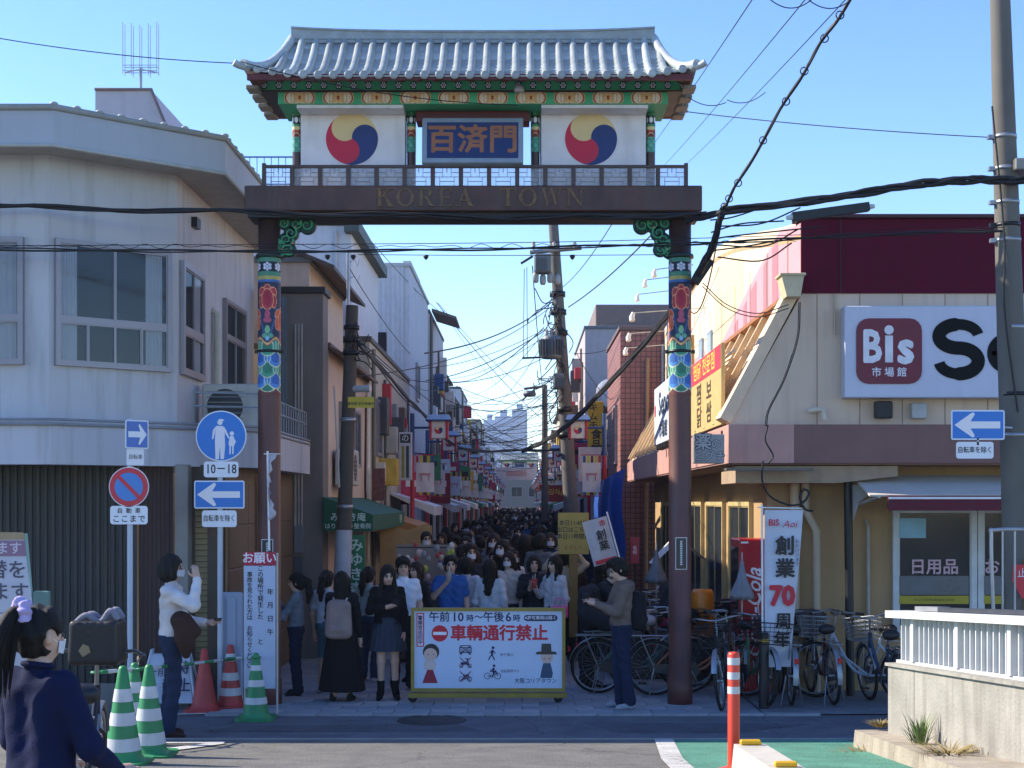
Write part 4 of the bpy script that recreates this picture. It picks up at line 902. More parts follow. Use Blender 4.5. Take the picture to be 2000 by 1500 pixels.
# big signboard on the tan wall
sg = thing('market_sign', 'big white signboard with maroon emblem on the tan wall', 'sign', at(1645, 778, 16.7)); o = sg
SX = 16.7/F
MB().bbox(0, 3.6, -.12, .08, 0, 178*SX, .01).build('board', mat('board_white', 'bfc4d4', .5, var=.03, grime=.06), sg)
lg = MB(); lg.prism(rrect(127*SX, 127*SX, 24*SX), (86*SX, -.135, 90*SX), depth=.014); lg = lg.build('emblem', mat('emblem_maroon', '6e1a30', .45), sg)
WL = M('d9dbe2', .45)
lettering('B', .52, WL, lg, (52*SX, -.137, 96*SX), bold=.035, sx=.78); lettering('s', .53, WL, lg, (118*SX, -.137, 95*SX), bold=.04, sx=.95)
MB().box(78*SX, 93*SX, -.14, -.136, 68*SX, 120*SX).build('letter_i_stem', WL, lg); MB().prism(circ(9*SX, 20), (85.5*SX, -.138, 131*SX), depth=.003).build('letter_i_dot', WL, lg)
lettering('市 場 館', .115, WL, lg, (86*SX, -.137, 48*SX), bold=.015)
BIGK = M('0c1016', .4, spec=.1, var=0)
def ribbon(pts, wd, o, depth=.006):
    b = MB(); pts = [Vector((p[0], p[1])) for p in pts]; n = len(pts); ws = wd if hasattr(wd, '__len__') else [wd]*n; Lf = []; Rt = []
    for i, p in enumerate(pts):
        t = (pts[min(i+1, n-1)]-pts[max(0, i-1)]).normalized(); q = Vector((-t.y, t.x))*ws[i]/2; Lf.append(p+q); Rt.append(p-q)
    o = Vector(o); a = [o+Vector((p.x, 0, p.y)) for p in Lf]; c = [o+Vector((p.x, 0, p.y)) for p in Rt]; e = Vector((0, depth, 0))
    b.grid([c, a], False); b.grid([a, [p+e for p in a]], False); b.grid([[p+e for p in c], c], False)
    b.add([a[0], a[0]+e, c[0]+e, c[0]], [(0, 1, 2, 3)]); b.add([a[-1], a[-1]+e, c[-1]+e, c[-1]], [(3, 2, 1, 0)]); return b
def arc(cx, cy, rx, ry, a0, a1, n=22): return [(cx+rx*math.cos(math.radians(t)), cy+ry*math.sin(math.radians(t))) for t in np.linspace(a0, a1, n)]
u = SX
Sp = arc(221*u, 119*u, 38*u, 23*u, 8, 262, 26)+arc(221*u, 71*u, 38*u, 25*u, 82, -172, 26)
ribbon(Sp, [26*u if 8 < i < 44 else 21*u for i in range(52)], (0, -.128, 0)).build('letter_s', BIGK, sg)
Ep = [(286*u, 86*u), (340*u, 86*u)]+arc(317*u, 86*u, 29*u, 28*u, 0, 310, 40)
ribbon(Ep, [10*u]*2+[23*u]*40, (0, -.128, 0)).build('letter_e', BIGK, sg)
ribbon([(375*u, 46*u), (375*u, 120*u)], 23*u, (0, -.128, 0)).build('letter_n_stem', BIGK, sg)
# boards standing on the canopy, facing the street
ys = thing('yellow_sign_board', 'tall yellow board with red top above the street canopy', 'sign', (2.37, 20.2, 3.2))
yb = MB().bbox(0, .05, -3.1, 0, .02, 1.0, .005).build('board', mat('board_ochre', 'c2a66c', .6, var=.08), ys)
MB().box(-.004, 0, -3.09, -.01, .70, .99).build('red_header', mat('header_red', 'cc3348', .6), yb)
lettering('찜닭 전문점', .24, M('e8c04a', .5), yb, (-.006, -1.5, .84), u=(0, -1, 0), bold=.02, sx=1.9)
vtext('찜닭', .3, M('4a3a26', .6), yb, (-.004, -1.0, .36), u=(0, -1, 0), bold=.02, sx=2); vtext('보쌈', .28, M('4a3a26', .6), yb, (-.004, -2.0, .36), u=(0, -1, 0), bold=.02, sx=2)
MB().tube([(.03, -.0, .1), (.03, 0, 1.45)], .03, 6).build('post', M('c8a868', .6), ys)
ws = thing('white_sign_board', 'white board with blue lettering behind the right gate column', 'sign', (2.36, 25.6, 3.2))
wb = MB().bbox(0, .05, -4.2, 0, .1, 1.1, .005).build('board', mat('board_pale', 'c6d0da', .5), ws)
lettering('Seno', .55, M('20304e', .5), wb, (-.004, -1.7, .75), u=(0, -1, 0), bold=.03, sx=1.6); lettering('市場館', .3, M('20304e', .5), wb, (-.004, -1.6, .3), u=(0, -1, 0), bold=.02, sx=1.6)
MB().prism(rrect(.2, .2, .04), (-.004, -.2, .7), (0, -1, 0), depth=.004).build('red_mark', RED, wb)
dr = thing('drugstore_sign', 'grey square sign box with outlined characters on the canopy corner', 'sign', at(1385, 905, 16.35))
MB().bbox(-.175, .175, 0, .14, 0, .335, .008).build('box', mat('sign_grey', '8f8f90', .5), dr)
for tx, sz, x, z in (('薬', .2, -.07, .235), ('の', .12, .08, .215), ('ヒグチ', .125, 0, .075)):
    lettering(tx, sz, M('141c48', .5), dr, (x, -.003, z), bold=.065); lettering(tx, sz, M('a4a4a4', .5), dr, (x, -.006, z), bold=.02)
b = MB(); b.tube([(.0, 0, 0), (.25, .05, -.15)], .03, 8)
dr2 = thing('spot_lamp_row', 'row of small black spot lamps along the canopy edge', 'lamp', (2.3, 22.5, 3.15))
for k in range(4): MB().bbox(-.08, .04, -.06+k*.4, .06+k*.4, 0, .1, .01).build('spot_head', BLACK, dr2)
lampm = M('d8d4cc', .4)
for k, (px, py, d) in enumerate(((1278, 530, 26), (1260, 550, 27.5), (1245, 578, 29), (1235, 615, 24), (1228, 655, 26), (1222, 683, 28))):
    p = at(px, py, d); al = thing('arm_lamp', 'white arm lamp over the canopy, %s from the top' % ordn[k], 'lamp', p)
    MB().tube([(0, 0, .03), (3.1-p.x, 0, .12)], .008, 6).build('arm', M('5b4a4c' if k < 3 else 'c9c4b4', .5), al)
    MB().tube([(.02, 0, .04), (-.01, 0, -.04), (.0, -.02, -.1)], [.03, .045, .05], 8).build('head', lampm, al)
# ------------------------------------------------------------------ houses along the right
PT = mat('pink_tile_wall', '9a6a62', .6, var=.08)
nt = PT.node_tree; bt = nt.nodes.new('ShaderNodeTexBrick'); bt.inputs['Scale'].default_value = 1; bt.offset = 0
bt.inputs['Color1'].default_value = (*lin('9c6a62'), 1); bt.inputs['Color2'].default_value = (*lin('8e605a'), 1); bt.inputs['Mortar'].default_value = (*lin('5a4442'), 1)
bt.inputs['Brick Width'].default_value = .12; bt.inputs['Row Height'].default_value = .12; bt.inputs['Mortar Size'].default_value = .01
cb = nt.nodes.new('ShaderNodeCombineXYZ'); sp_ = nt.nodes.new('ShaderNodeSeparateXYZ'); tcn = nt.nodes.new('ShaderNodeTexCoord'); ad = nt.nodes.new('ShaderNodeMath')
nt.links.new(tcn.outputs['Object'], sp_.inputs[0]); nt.links.new(sp_.outputs[0], ad.inputs[0]); nt.links.new(sp_.outputs[1], ad.inputs[1]); nt.links.new(ad.outputs[0], cb.inputs[0]); nt.links.new(sp_.outputs[2], cb.inputs[1])
nt.links.new(cb.outputs[0], bt.inputs['Vector']); nt.links.new(bt.outputs[0], nt.nodes['Principled BSDF'].inputs['Base Color'])
h = house('pink_tiled_house', 'pink tiled house between the market and the pale house', 2.26, 8, 33, 38, 6.25, PT, M('6a5a58', .7), side=-1, wins=(('s', 1.0, 1.8, 3.2, 4.6, 1),))
pipe(h, [(-2.3, -.06, .3), (-2.25, -.06, 5.6)], .05, M('b08a68', .5)); pipe(h, [(-1.9, -.05, 3.2), (-1.9, -.05, 5.9)], .035, M('c0b8b0', .5))
h = house('pale_balcony_house', 'pale grey house with brown roof behind the leaning pole', 1.93, 8, 44, 52, 7.6, mat('pale_house', 'b0a8a8', .8, var=.06, grime=.15), side=-1, wins=(('f', .5, 1.2, 4.5, 5.6, 2), ('s', 2, 3, 4.5, 5.6, 2)))
MB().bbox(-2.7, 3.1, .3, 7, 7.72, 8.4, .02).build('upper_roof', M('7c6a62', .7), h)
MB().box(-3.03, -1.3, -.8, 0, 4.0, 4.1).build('balcony_floor', M('9a9496', .7), h); b = MB()
for k in range(14): b.cyl((-3.0+k*.13, -.78, 4.1), (-3.0+k*.13, -.78, 4.9), .012, n=5)
b.tube([(-3.03, -.78, 4.9), (-1.3, -.78, 4.9)], .02, 6); b.build('balcony_rail', M('55585c', .5), h)
b = MB(); b.lathe([(.0, -.1), (.25, -.07), (.42, 0), (.43, .01)], (-2.3, -.5, 5.6), 20, 'y'); b.build('satellite_dish', M('c2c2c6', .5), h)
h = house('low_shop', 'low shop building between the pink tiled house and pale house', 2.35, 8, 38.05, 43.9, 4.6, mat('low_shop_wall', '8c8682', .8, grime=.3), side=-1, wins=(('s', 1, 2.5, 2.9, 4, 2),))
y = 52.1
for k in range(9):
    dl = (8, 8, 9, 10, 10, 12, 13, 14, 15)[k]; hh = (6.6, 7.2, 6.2, 7.0, 6.4, 7.0, 6.6, 7.2, 6.8)[k]
    wins = [('s', 1+3*j, 2.4+3*j, 3.0, 4.3, 2) for j in range(int(dl/3))]
    house('shop_house', '%s on the right, %s beyond the pale house' % (desc[::-1][k], ordn[k]), 1.9+.15*random.random(), 8, y, y+dl-.05, hh, mat('far_wall_r%d' % k, colsL[::-1][k], .85, var=.1, vs=1, grime=.3), M('5a5c60', .7), flat=k % 3 != 0, side=-1, wins=wins); y += dl
# far towers beyond the end of the street
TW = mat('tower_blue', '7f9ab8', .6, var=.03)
def tower(x0, x1, yd, h, label, cols, rows):
    t = thing('tower_block', label, 'building', ((x0+x1)/2, yd, 0)); w = x1-x0
    MB().box(-w/2, w/2, 0, 25, -1, h).build('wall', TW, t)
    wb_ = MB().box(-w/cols*.36, w/cols*.36, -.25, .0, -.55, .55).mesh('window', M('5a7390', .3))
    for c in range(cols):
        for r in range(rows):
            o = bpy.data.objects.new('window', wb_); COL.objects.link(o); o.parent = t; o.location = (-w/2+w*(c+.5)/cols, 0, 12+(h-16)*(r+.5)/rows)
    MB().box(-w*.2, w*.2, 4, 16, h, h+4).build('plant_room', TW, t)
h = house('end_house', 'pale house closing the street beyond the far gate', -9, 9, 182, 190, 5.2, M('6e6a68', .8, grime=.3), wins=tuple(('f', 1+2.2*j, 2.4+2.2*j, 2.9, 4.2, 2) for j in range(7)))
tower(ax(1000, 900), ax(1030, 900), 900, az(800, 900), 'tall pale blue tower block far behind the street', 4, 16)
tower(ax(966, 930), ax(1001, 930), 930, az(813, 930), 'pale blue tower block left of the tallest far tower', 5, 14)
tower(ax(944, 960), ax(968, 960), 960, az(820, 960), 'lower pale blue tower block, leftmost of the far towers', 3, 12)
# ------------------------------------------------------------------ utility poles, cables
CONC = mat('pole_concrete', '65625b', .85, var=.12, vs=3, bump=.2, bs=80, grime=.2); CAB = mat('cable_black', '14161a', .6, var=0)
def catenary(a, b, sag, n=24):
    a, b = Vector(a), Vector(b); return [a.lerp(b, t)-Vector((0, 0, sag*4*t*(1-t))) for t in np.linspace(0, 1, n)]
def cable(a, b, sag, r, label, name='cable', group=None, n=24):
    o = MB().tube(catenary(a, b, sag, n), r, 5).build(name, CAB); return tag(o, label, 'cable', group)
def bundle(pts, label, r=.018, k=4, name='cable_bundle', ties=0):
    t = thing(name, label, 'cable', pts[0]); pts = [Vector(p)-Vector(pts[0]) for p in pts]
    n = len(pts)
    for j in range(k):
        ph = random.random()*6; off = [Vector((0, math.sin(ph+i*.9)*r, math.cos(ph*2+i*.7)*r*1.3)) for i in range(n)]
        MB().tube([p+q for p, q in zip(pts, off)], r*(.8 if j else 1.1), 5).build('strand', CAB, t)
    for j in range(ties):
        p = pts[int((j+.5)/ties*(n-1))]; b = MB(); b.tube([p+Vector((.036*math.cos(a), 0, .036*math.sin(a))) for a in np.linspace(0, 2*PI, 12)], .006, 4); b.build('tie_ring', CAB, t)
    return t
def smooth(pts, n=40):                                    # Catmull-Rom through points
    P_ = [Vector(p) for p in pts]; P_ = [P_[0]*2-P_[1]]+P_+[P_[-1]*2-P_[-2]]; out = []; m = len(P_)-3
    for i in range(n):
        t = i/(n-1)*m; k = min(int(t), m-1); t -= k; a, b, c, d = P_[k:k+4]
        out.append(.5*((2*b)+(c-a)*t+(2*a-5*b+4*c-d)*t*t+(3*b-a-3*c+d)*t**3))
    return out
up_ = thing('utility_pole', 'tall grey concrete utility pole at the right edge', 'utility pole', at(2000, 1400, 14.6)); up_.location.z = 0
tp = at(1952, -40, 14.6); dx = tp.x-up_.location.x; 
MB().tube([(0, 0, -.05), (dx*.55, 0, 4.1), (dx, 0, tp.z)], [.16, .135, .098], 24).build('shaft', CONC, up_)
for k, py in enumerate((268, 330, 396, 440, 470, 640, 770, 850)):
    z = az(py, 14.6); f = z/tp.z; r = .16-.062*f+.003; b = MB(); b.lathe([(r, -.02), (r+.006, -.02), (r+.006, .02), (r, .02)], (dx*f, 0, z), 24)
    if k < 5: b.box(dx*f-r-.06, dx*f-r+.01, -.03, .03, z-.02, z+.02)
    b.build('clamp_band', GALV if k not in (3, 6) else DARKMETAL, up_)
pts = smooth([(dx*.95-.12, -.1, 6.3), (dx*.6-.1, -.14, 5), (dx*.5-.12, -.15, 4.2), (dx*.4-.02, -.17, 3.2)], 20); MB().tube(pts, .01, 6).build('riser_cable', CAB, up_)
MB().bbox(-.1, .1, -.2, .15, 0, .12, .01).build('pole_bracket', M('8a867e', .5, metal=.4), up_, (dx*.62+.1, 0, az(340, 14.6)))
# street sign on that pole
def plate(parent, w, h, r, o, m, border=None, bm=None, depth=.006, name='plate'):
    p = MB().prism(rrect(w, h, r), o, depth=depth).build(name, bm or SIGNWHITE, parent)
    if m: MB().prism(rrect(w-2*border, h-2*border, max(.002, r-border)), Vector(o)+Vector((0, -.003, 0)), depth=.003).build('plate_field', m, p)
    return p
ARROW = [(-.5, 0), (-.13, .42), (-.09, .42), (-.07, .36), (-.16, .12), (.47, .12), (.47, -.12), (-.16, -.12), (-.07, -.36), (-.09, -.42), (-.13, -.42)]
def oneway(parent, o, w, h, flip=1):
    p = plate(parent, w, h, .02, o, SIGNBLUE, .014, name='one_way_plate')
    MB().prism([(a*w*.88*flip, b*h*.98) for a, b in ARROW], Vector(o)+Vector((0, -.006, 0)), depth=.002).build('arrow', M('e6e2e4', .4, var=.02), p); return p
ps = thing('one_way_sign', 'blue one way sign with bicycle plate on the right pole', 'sign', at(1910, 830, 14.2))
oneway(ps, (0, 0, 0), .53, .295)
pl = plate(ps, .37, .165, .025, (-.03, 0, -.25), None); lettering('自転車を除く', .068, INK, pl, (-.03, -.003, -.25), bold=.008, sx=.85)
MB().tube([(-.02, .03, 0), (.4, .2, -.02)], .018, 8).build('bracket', GALV, ps); MB().box(-.01, .01, .0, .02, -.2, -.1).build('hanger', GALV, ps)
# leaning pole in the street with transformers
lp = thing('leaning_utility_pole', 'leaning utility pole with transformers over the right side of street', 'utility pole', (1.24, 33, 0))
T = Vector((ax(1080, 33)-1.24, 0, az(425, 33))); MB().tube([(0, 0, -.05), T*.5+Vector((.02, 0, 0)), T], [.18, .15, .11], 20).build('shaft', mat('pole_dark', '5d5c5a', .85, var=.12, grime=.3), lp)
def q33(px, py, dy=0): return at(px, py, 33)-Vector((1.24, 33, 0))+Vector((0, dy, 0))
MB().tube([q33(1035, 496, -.2), q33(1135, 487, -.2)], .05, 4).build('cross_arm', M('7d7f80', .5, metal=.3), lp)
TR = mat('transformer_grey', '5f676c', .5, .2, var=.1)
for nm, px0, px1, py0, py1 in (('switch_box', 1043, 1076, 502, 538), ('control_box', 1080, 1101, 733, 762)):
    a, c = q33(px0, py1, -.5), q33(px1, py0, -.1); o = MB().bbox(a.x, c.x, a.y, c.y, a.z, c.z, .03).build(nm, TR, lp)
    f = MB()
    for k in range(6): f.box(a.x+.03+k*.05, a.x+.045+k*.05, a.y-.03, a.y, a.z+.03, c.z-.1)
    f.build('cooling_fin', M('4e555a', .5), o)
c = q33(1076, 704, -.4); tr = MB().lathe([(0, 0), (.2, 0), (.23, .05), (.23, .46), (.19, .52), (0, .54)], c, 24).build('transformer_drum', TR, lp)
f = MB()
for k in range(24):
    a = k*PI/12; f.obox(c+Vector((math.cos(a)*.25, math.sin(a)*.25, .25)), (math.cos(a), math.sin(a), 0), (-math.sin(a), math.cos(a), 0), (0, 0, 1), .06, .012, .36)
tag(f.build('cooling_fins', M('4a5156', .5), tr), kind='stuff')
for k in range(3): MB().lathe([(0, 0), (.03, 0), (.045, .03), (.025, .06), (.04, .09), (.02, .14), (0, .15)], c+Vector((-.1+.1*k, 0, .53)), 10).build('insulator', M('8e8a84', .4), tr)
for k in range(4):
    p = q33(1046+k*14, 556+4*(k % 2), -.3); MB().lathe([(0, 0), (.05, 0), (.07, .05), (.07, .18), (.04, .24), (0, .25)], p, 12).build('cut_out_fuse', M('8a8c8a', .4), lp)
for k in range(3):
    p = q33(1042+k*40, 490, -.2); MB().lathe([(0, 0), (.04, .0), (.06, .04), (.03, .08), (.05, .12), (.02, .18), (0, .18)], p, 10).build('pin_insulator', M('a09c96', .4), lp)
for k in range(46):                                         # loose service loops
    f0 = random.uniform(.5, .8); p = T*f0+Vector((random.uniform(-.2, .05), -.2, 0)); q_ = p+Vector((random.uniform(-.55, .2), random.uniform(-.2, .2), random.uniform(-.8, .3)))
    m_ = (p+q_)/2+Vector((random.uniform(-.25, .2), -.1, random.uniform(-.3, .1))); MB().tube(smooth([p, m_, q_], 12), .012, 4).build('service_loop', CAB, lp)
for py in (575, 610, 650, 800, 850): 
    f0 = (az(py, 33))/T.z; MB().lathe([(.155, -.06), (.18, -.06), (.18, .06), (.155, .06)], T*f0, 16).build('clamp_band', DARKMETAL, lp)
MB().tube([q33(1018, 520, -.4), q33(1040, 505, -.3)], .03, 6).build('side_arm', DARKMETAL, lp)
sa = MB(); sa.tube([q33(1020, 703, -.4), q33(1062, 700, -.3)], .025, 6); sa.build('lower_arm', DARKMETAL, lp)
# pole with brackets further down
p2 = thing('far_utility_pole', 'slim pole with cross arm further down the street', 'utility pole', (ax(1064, 52), 52, 0))
MB().cyl((0, 0, 0), (0, 0, az(752, 52)), .14, .1, 14).build('shaft', MATS['pole_dark'], p2); zt = az(754, 52)
MB().tube([(-.75, 0, zt-.1), (.05, 0, zt)], .05, 6).build('arm', MATS['pole_dark'], p2); MB().lathe([(0, 0), (.2, .02), (.24, .1), (.2, .22), (0, .24)], (-.55, 0, zt-.4), 14).build('lamp', TR, p2)
MB().tube([(-.8, 0, zt-.5), (-.3, 0, zt-.05)], .03, 5).build('brace', DARKMETAL, p2)
# dark pole on the left with white sleeve
l2 = thing('dark_utility_pole', 'dark leaning utility pole with white lower sleeve on the left', 'utility pole', (ax(662, 20), 20, 0))
tl = Vector((ax(688, 20)-ax(662, 20), 0, az(597, 20))); MB().tube([(0, 0, 0), tl], [.118, .085], 20).build('shaft', mat('pole_brown', '4d4843', .85, var=.15, grime=.3), l2)
MB().tube([(-.002, 0, .15), tl*((az(1035, 20))/tl.z)], [.121, .116], 20).build('sleeve', mat('sleeve_white', 'aab0ba', .6, grime=.15), l2)
for py in (640, 665, 690, 820, 990): MB().lathe([(.095, -.03), (.112, -.03), (.112, .03), (.095, .03)], tl*(az(py, 20)/tl.z), 16).build('clamp_band', DARKMETAL if py < 800 else GALV, l2)
for k in range(16):
    p = tl*random.uniform(.84, .97); e = p+Vector((random.uniform(-.1, .35), -.1, random.uniform(-.35, .12))); MB().tube(smooth([p, (p+e)/2+Vector((.05, -.05, random.uniform(-.15, .15))), e], 10), .008, 4).build('service_loop', CAB, l2)
MB().tube([(.02, -.12, 2.5), (-.05, -.12, 3.9)], .015, 6).build('conduit', M('b0b0ac', .5), l2)
yp = plate(l2, .36, .15, .005, (.32, -.12, az(787, 20)), None, bm=M('c2b030', .5)); lettering('通学路 歩行者優先', .045, INK, yp, (.32, -.123, az(790, 20)), bold=.01)
MB().tube([(.12, 0, az(760, 20)), (.45, -.1, az(760, 20))], .05, 10).build('camera_tube', M('a8aaae', .4), l2)
# cables across the foreground
bundle(smooth([at(-60, 402, 15.2), at(480, 414, 15.4), at(1000, 424, 15.4), at(1380, 420, 15.2)], 40), 'thick black cable crossing just below the gate beam', .018, 3, ties=0)
cable(at(-60, 400, 15.2), at(500, 408, 15.4), .02, .006, 'thin messenger wire above the thick left cable')
bundle(smooth([at(-60, 486, 15.0), at(500, 491, 15.2), at(900, 487, 15.3), at(1340, 476, 15.2), at(1700, 459, 14.9), at(1960, 450, 14.5)], 50), 'black cable crossing in front of both columns below the beam', .010, 2)
sp = thing('spiral_hanger_wire', 'thin wavy hanger wire over the lower crossing cable', 'cable', at(-60, 476, 15.1)); o0 = at(-60, 476, 15.1)
MB().tube([p-o0 for p in smooth([at(-60, 480, 15.1), at(900, 475, 15.3), at(1340, 466, 15.2), at(1960, 444, 14.5)], 50)], .004, 4).build('messenger', CAB, sp)
w_ = [at(x, 481-.00001*max(0, x-900)**2*2.4+(4.5*math.sin(x/9.5) if (x//180) % 2 else 1.5*math.sin(x/9.5)), 15.2) for x in range(-60, 1560, 5)]; MB().tube([p-o0 for p in w_], .0035, 4).build('spiral', CAB, sp)
cable(at(700, 497, 15.6), at(1320, 497, 15.4), .01, .004, 'thin straight wire between the columns under the spiral wire')
for k, px in enumerate((640, 690, 832, 1118)):
    p = at(px, 498, 15.5); tag(MB().lathe([(0, 0), (.025, 0), (.03, -.02), (.01, -.05), (0, -.05)], p, 8).build('hanging_fixture', BLACK), 'small black fixture hanging from the wire, %s from left' % ordn[k], 'fixture', 'fixtures on the wire')
J = at(1410, 412, 14.6)
bundle(smooth([J, at(1600, 390, 14.5), at(1750, 366, 14.5), at(1870, 352, 14.4), at(1970, 352, 14.4), at(2060, 348, 14.4)], 30), 'heavy cable bundle running up to the right pole', .022, 7, ties=0)
bundle(smooth([J, at(1440, 360, 14.3), at(1540, 190, 13.4), at(1620, 60, 12.8), at(1690, -40, 12.5)], 40), 'ringed black cable rising steeply to the top right', .014, 3, ties=9)
bundle(smooth([J, at(1395, 470, 15.0), at(1360, 540, 16), at(1300, 620, 20), at(1180, 760, 25), at(1090, 845, 31), at(1020, 882, 36)], 50), 'thick twisted cable bundle sagging into the street', .03, 6, ties=0)
bundle(smooth([J, at(1370, 425, 15.2), at(1340, 432, 15.6)], 8), 'cable tails tied to the right column head', .02, 5)
jb = thing('splice_case', 'long black splice case hanging on the right cable bundle', 'splice case', at(1622, 414, 14.5)); d_ = Vector((at(1697, 404, 14.5)-at(1548, 424, 14.5))); u_ = d_.normalized()
MB().obox((0, 0, 0), u_, (0, 1, 0), u_.cross(Vector((0, 1, 0))), d_.length, .1, .085).build('case', mat('splice_black', '101a1c', .5), jb)
for s in (-1, 1): MB().tube([u_*s*d_.length*.5, u_*s*(d_.length*.5+.06)], [.03, .02], 8).build('end_gland', M('b8bcc0', .4), jb)
jb2 = thing('cable_joint_box', 'black cable joint box beside the right column head', 'joint box', at(1372, 530, 15.8)); u_ = (at(1385, 508, 15.8)-at(1357, 550, 15.8)).normalized(); MB().obox((0, 0, 0), u_, (0, 1, 0), u_.cross(Vector((0, 1, 0))), .3, .12, .1).build('case', MATS['splice_black'], jb2)
for k in range(7):
    q_ = at(1395+random.uniform(-8, 8), 430+12*k, 14.9); tag(MB().tube(smooth([q_, q_+Vector((random.uniform(.2, .6), 0, random.uniform(-.05, .1))), q_+Vector((random.uniform(.7, 1.1), .1, random.uniform(.1, .25)))], 14), .008, 4).build('cable_tail', CAB), 'short black cable tail by the junction right of the gate', 'cable', 'cable tails by the junction')
cable(at(1410, 412, 14.8), at(1340, 590, 19), .5, .008, 'loose wire drooping left of the junction')
for k, (a, b_, sg_, lb) in enumerate((
    (at(1340, 218, 16.8), at(1930, 268, 14.6), .03, 'thin wire from the gate roof to the right pole'), (at(-40, 68, 15), at(475, 124, 15.4), .05, 'thin wire from the upper left to the gate roof'),
    (at(1475, -10, 12), at(1240, 330, 40), .05, 'leftmost slanting wire in the sky right of the gate'), (at(1580, -10, 12), at(1290, 330, 40), .05, 'middle slanting wire in the sky right of the gate'), (at(1660, -10, 12), at(1330, 330, 40), .05, 'rightmost slanting wire in the sky right of the gate'),
    (at(470, 120, 15.2), at(1010, 205, 15.5), .1, 'thin wire lying along the gate eaves'))):
    cable(a, b_, sg_, .0055, lb)
for k, (a, b_, sg_) in enumerate(((at(1500, -5, 12.2), at(1590, -5, 12.2), .09), (at(1580, 0, 12.2), at(1655, 5, 12.2), .06), (at(1345, 190, 15.8), at(1418, 200, 16), .06), (at(1420, 195, 16), at(1495, 180, 15.8), .07))):
    cable(a, b_, sg_, .005, 'short jumper loop of wire in the sky, %s from the left' % ['third', 'fourth', 'first', 'second'][k])
# wires over the street
wl_ = [((1078, 590, 33), (830, 690, 22), .2), ((1075, 600, 33), (700, 735, 20), .3), ((1070, 640, 33), (820, 720, 38), .2), ((1065, 645, 33), (800, 745, 44), .3), ((1068, 655, 33), (860, 740, 60), .3), ((1060, 700, 33), (800, 742, 30), .25),
       ((1062, 640, 33), (880, 745, 60), .4), ((1062, 650, 33), (905, 770, 70), .5), ((1068, 660, 33), (940, 800, 80), .5), ((852, 590, 45), (1060, 820, 60), .2), ((856, 592, 45), (1085, 800, 52), .3), ((860, 600, 45), (1000, 780, 90), .3),
       ((690, 640, 20), (830, 810, 34), .2), ((692, 655, 20), (1010, 860, 60), .5), ((694, 660, 20), (860, 760, 45), .3), ((1064, 760, 52), (1120, 700, 33), .3), ((1120, 690, 33), (1215, 670, 38), .1), ((1126, 690, 33), (1220, 790, 40), .3), ((1040, 520, 33), (1060, 762, 52), .2), ((1024, 525, 33), (1022, 700, 33.3), .0),
       ((1029, 522, 33), (1030, 700, 33.3), .0), ((880, 790, 70), (1110, 780, 36), .3), ((890, 800, 80), (1110, 800, 36), .3), ((905, 815, 90), (1108, 815, 36), .4), ((920, 830, 100), (1105, 830, 40), .4), ((930, 845, 110), (1090, 850, 50), .5), ((870, 760, 60), (1064, 775, 52), .3), ((860, 775, 50), (1064, 790, 52), .4),
       ((690, 430, 27), (860, 610, 45), .1), ((680, 520, 22), (800, 690, 36), .1), ((1110, 600, 33), (1290, 440, 24), .1), ((1100, 560, 33), (1200, 430, 22), .1)]
for k, (a, b_, sg_) in enumerate(wl_):
    cable(at(*a), at(*b_), sg_, .008 if k % 3 else .013, 'overhead wire %s' % ('running left from the leaning pole to the left houses' if a[0] > 1055 and b_[0] < 1000 else 'running right from the leaning pole' if a[0] > 1055 else 'hanging down beside the transformers' if a[0] > 1000 else 'rising from the dark left pole' if a[0] < 700 else 'crossing from the left rooftops, %s of them' % (ordn+['last']*30)[max(0, k-9) % 11]), 'overhead_wire', 'overhead wires above the street', 16)
for k in range(46):
    d1 = random.uniform(45, 130); s = random.choice((-1, 1)); xa = -2.5 if s > 0 else 1.6
    cable((xa, d1, random.uniform(4.5, 7.4)), (1.6 if s > 0 else -2.5, d1+random.uniform(-6, 14), random.uniform(4.5, 7)), random.uniform(.1, .7), .012, 'thin black overhead wire in the web above the street', 'overhead_wire', 'overhead wires above the street', 12)
bundle(smooth([at(702, 672, 20), at(790, 770, 26), at(830, 812, 30), at(900, 875, 38), at(1010, 880, 46), at(1100, 878, 40)], 40), 'thick cable sagging from the dark pole across the street', .022, 4)
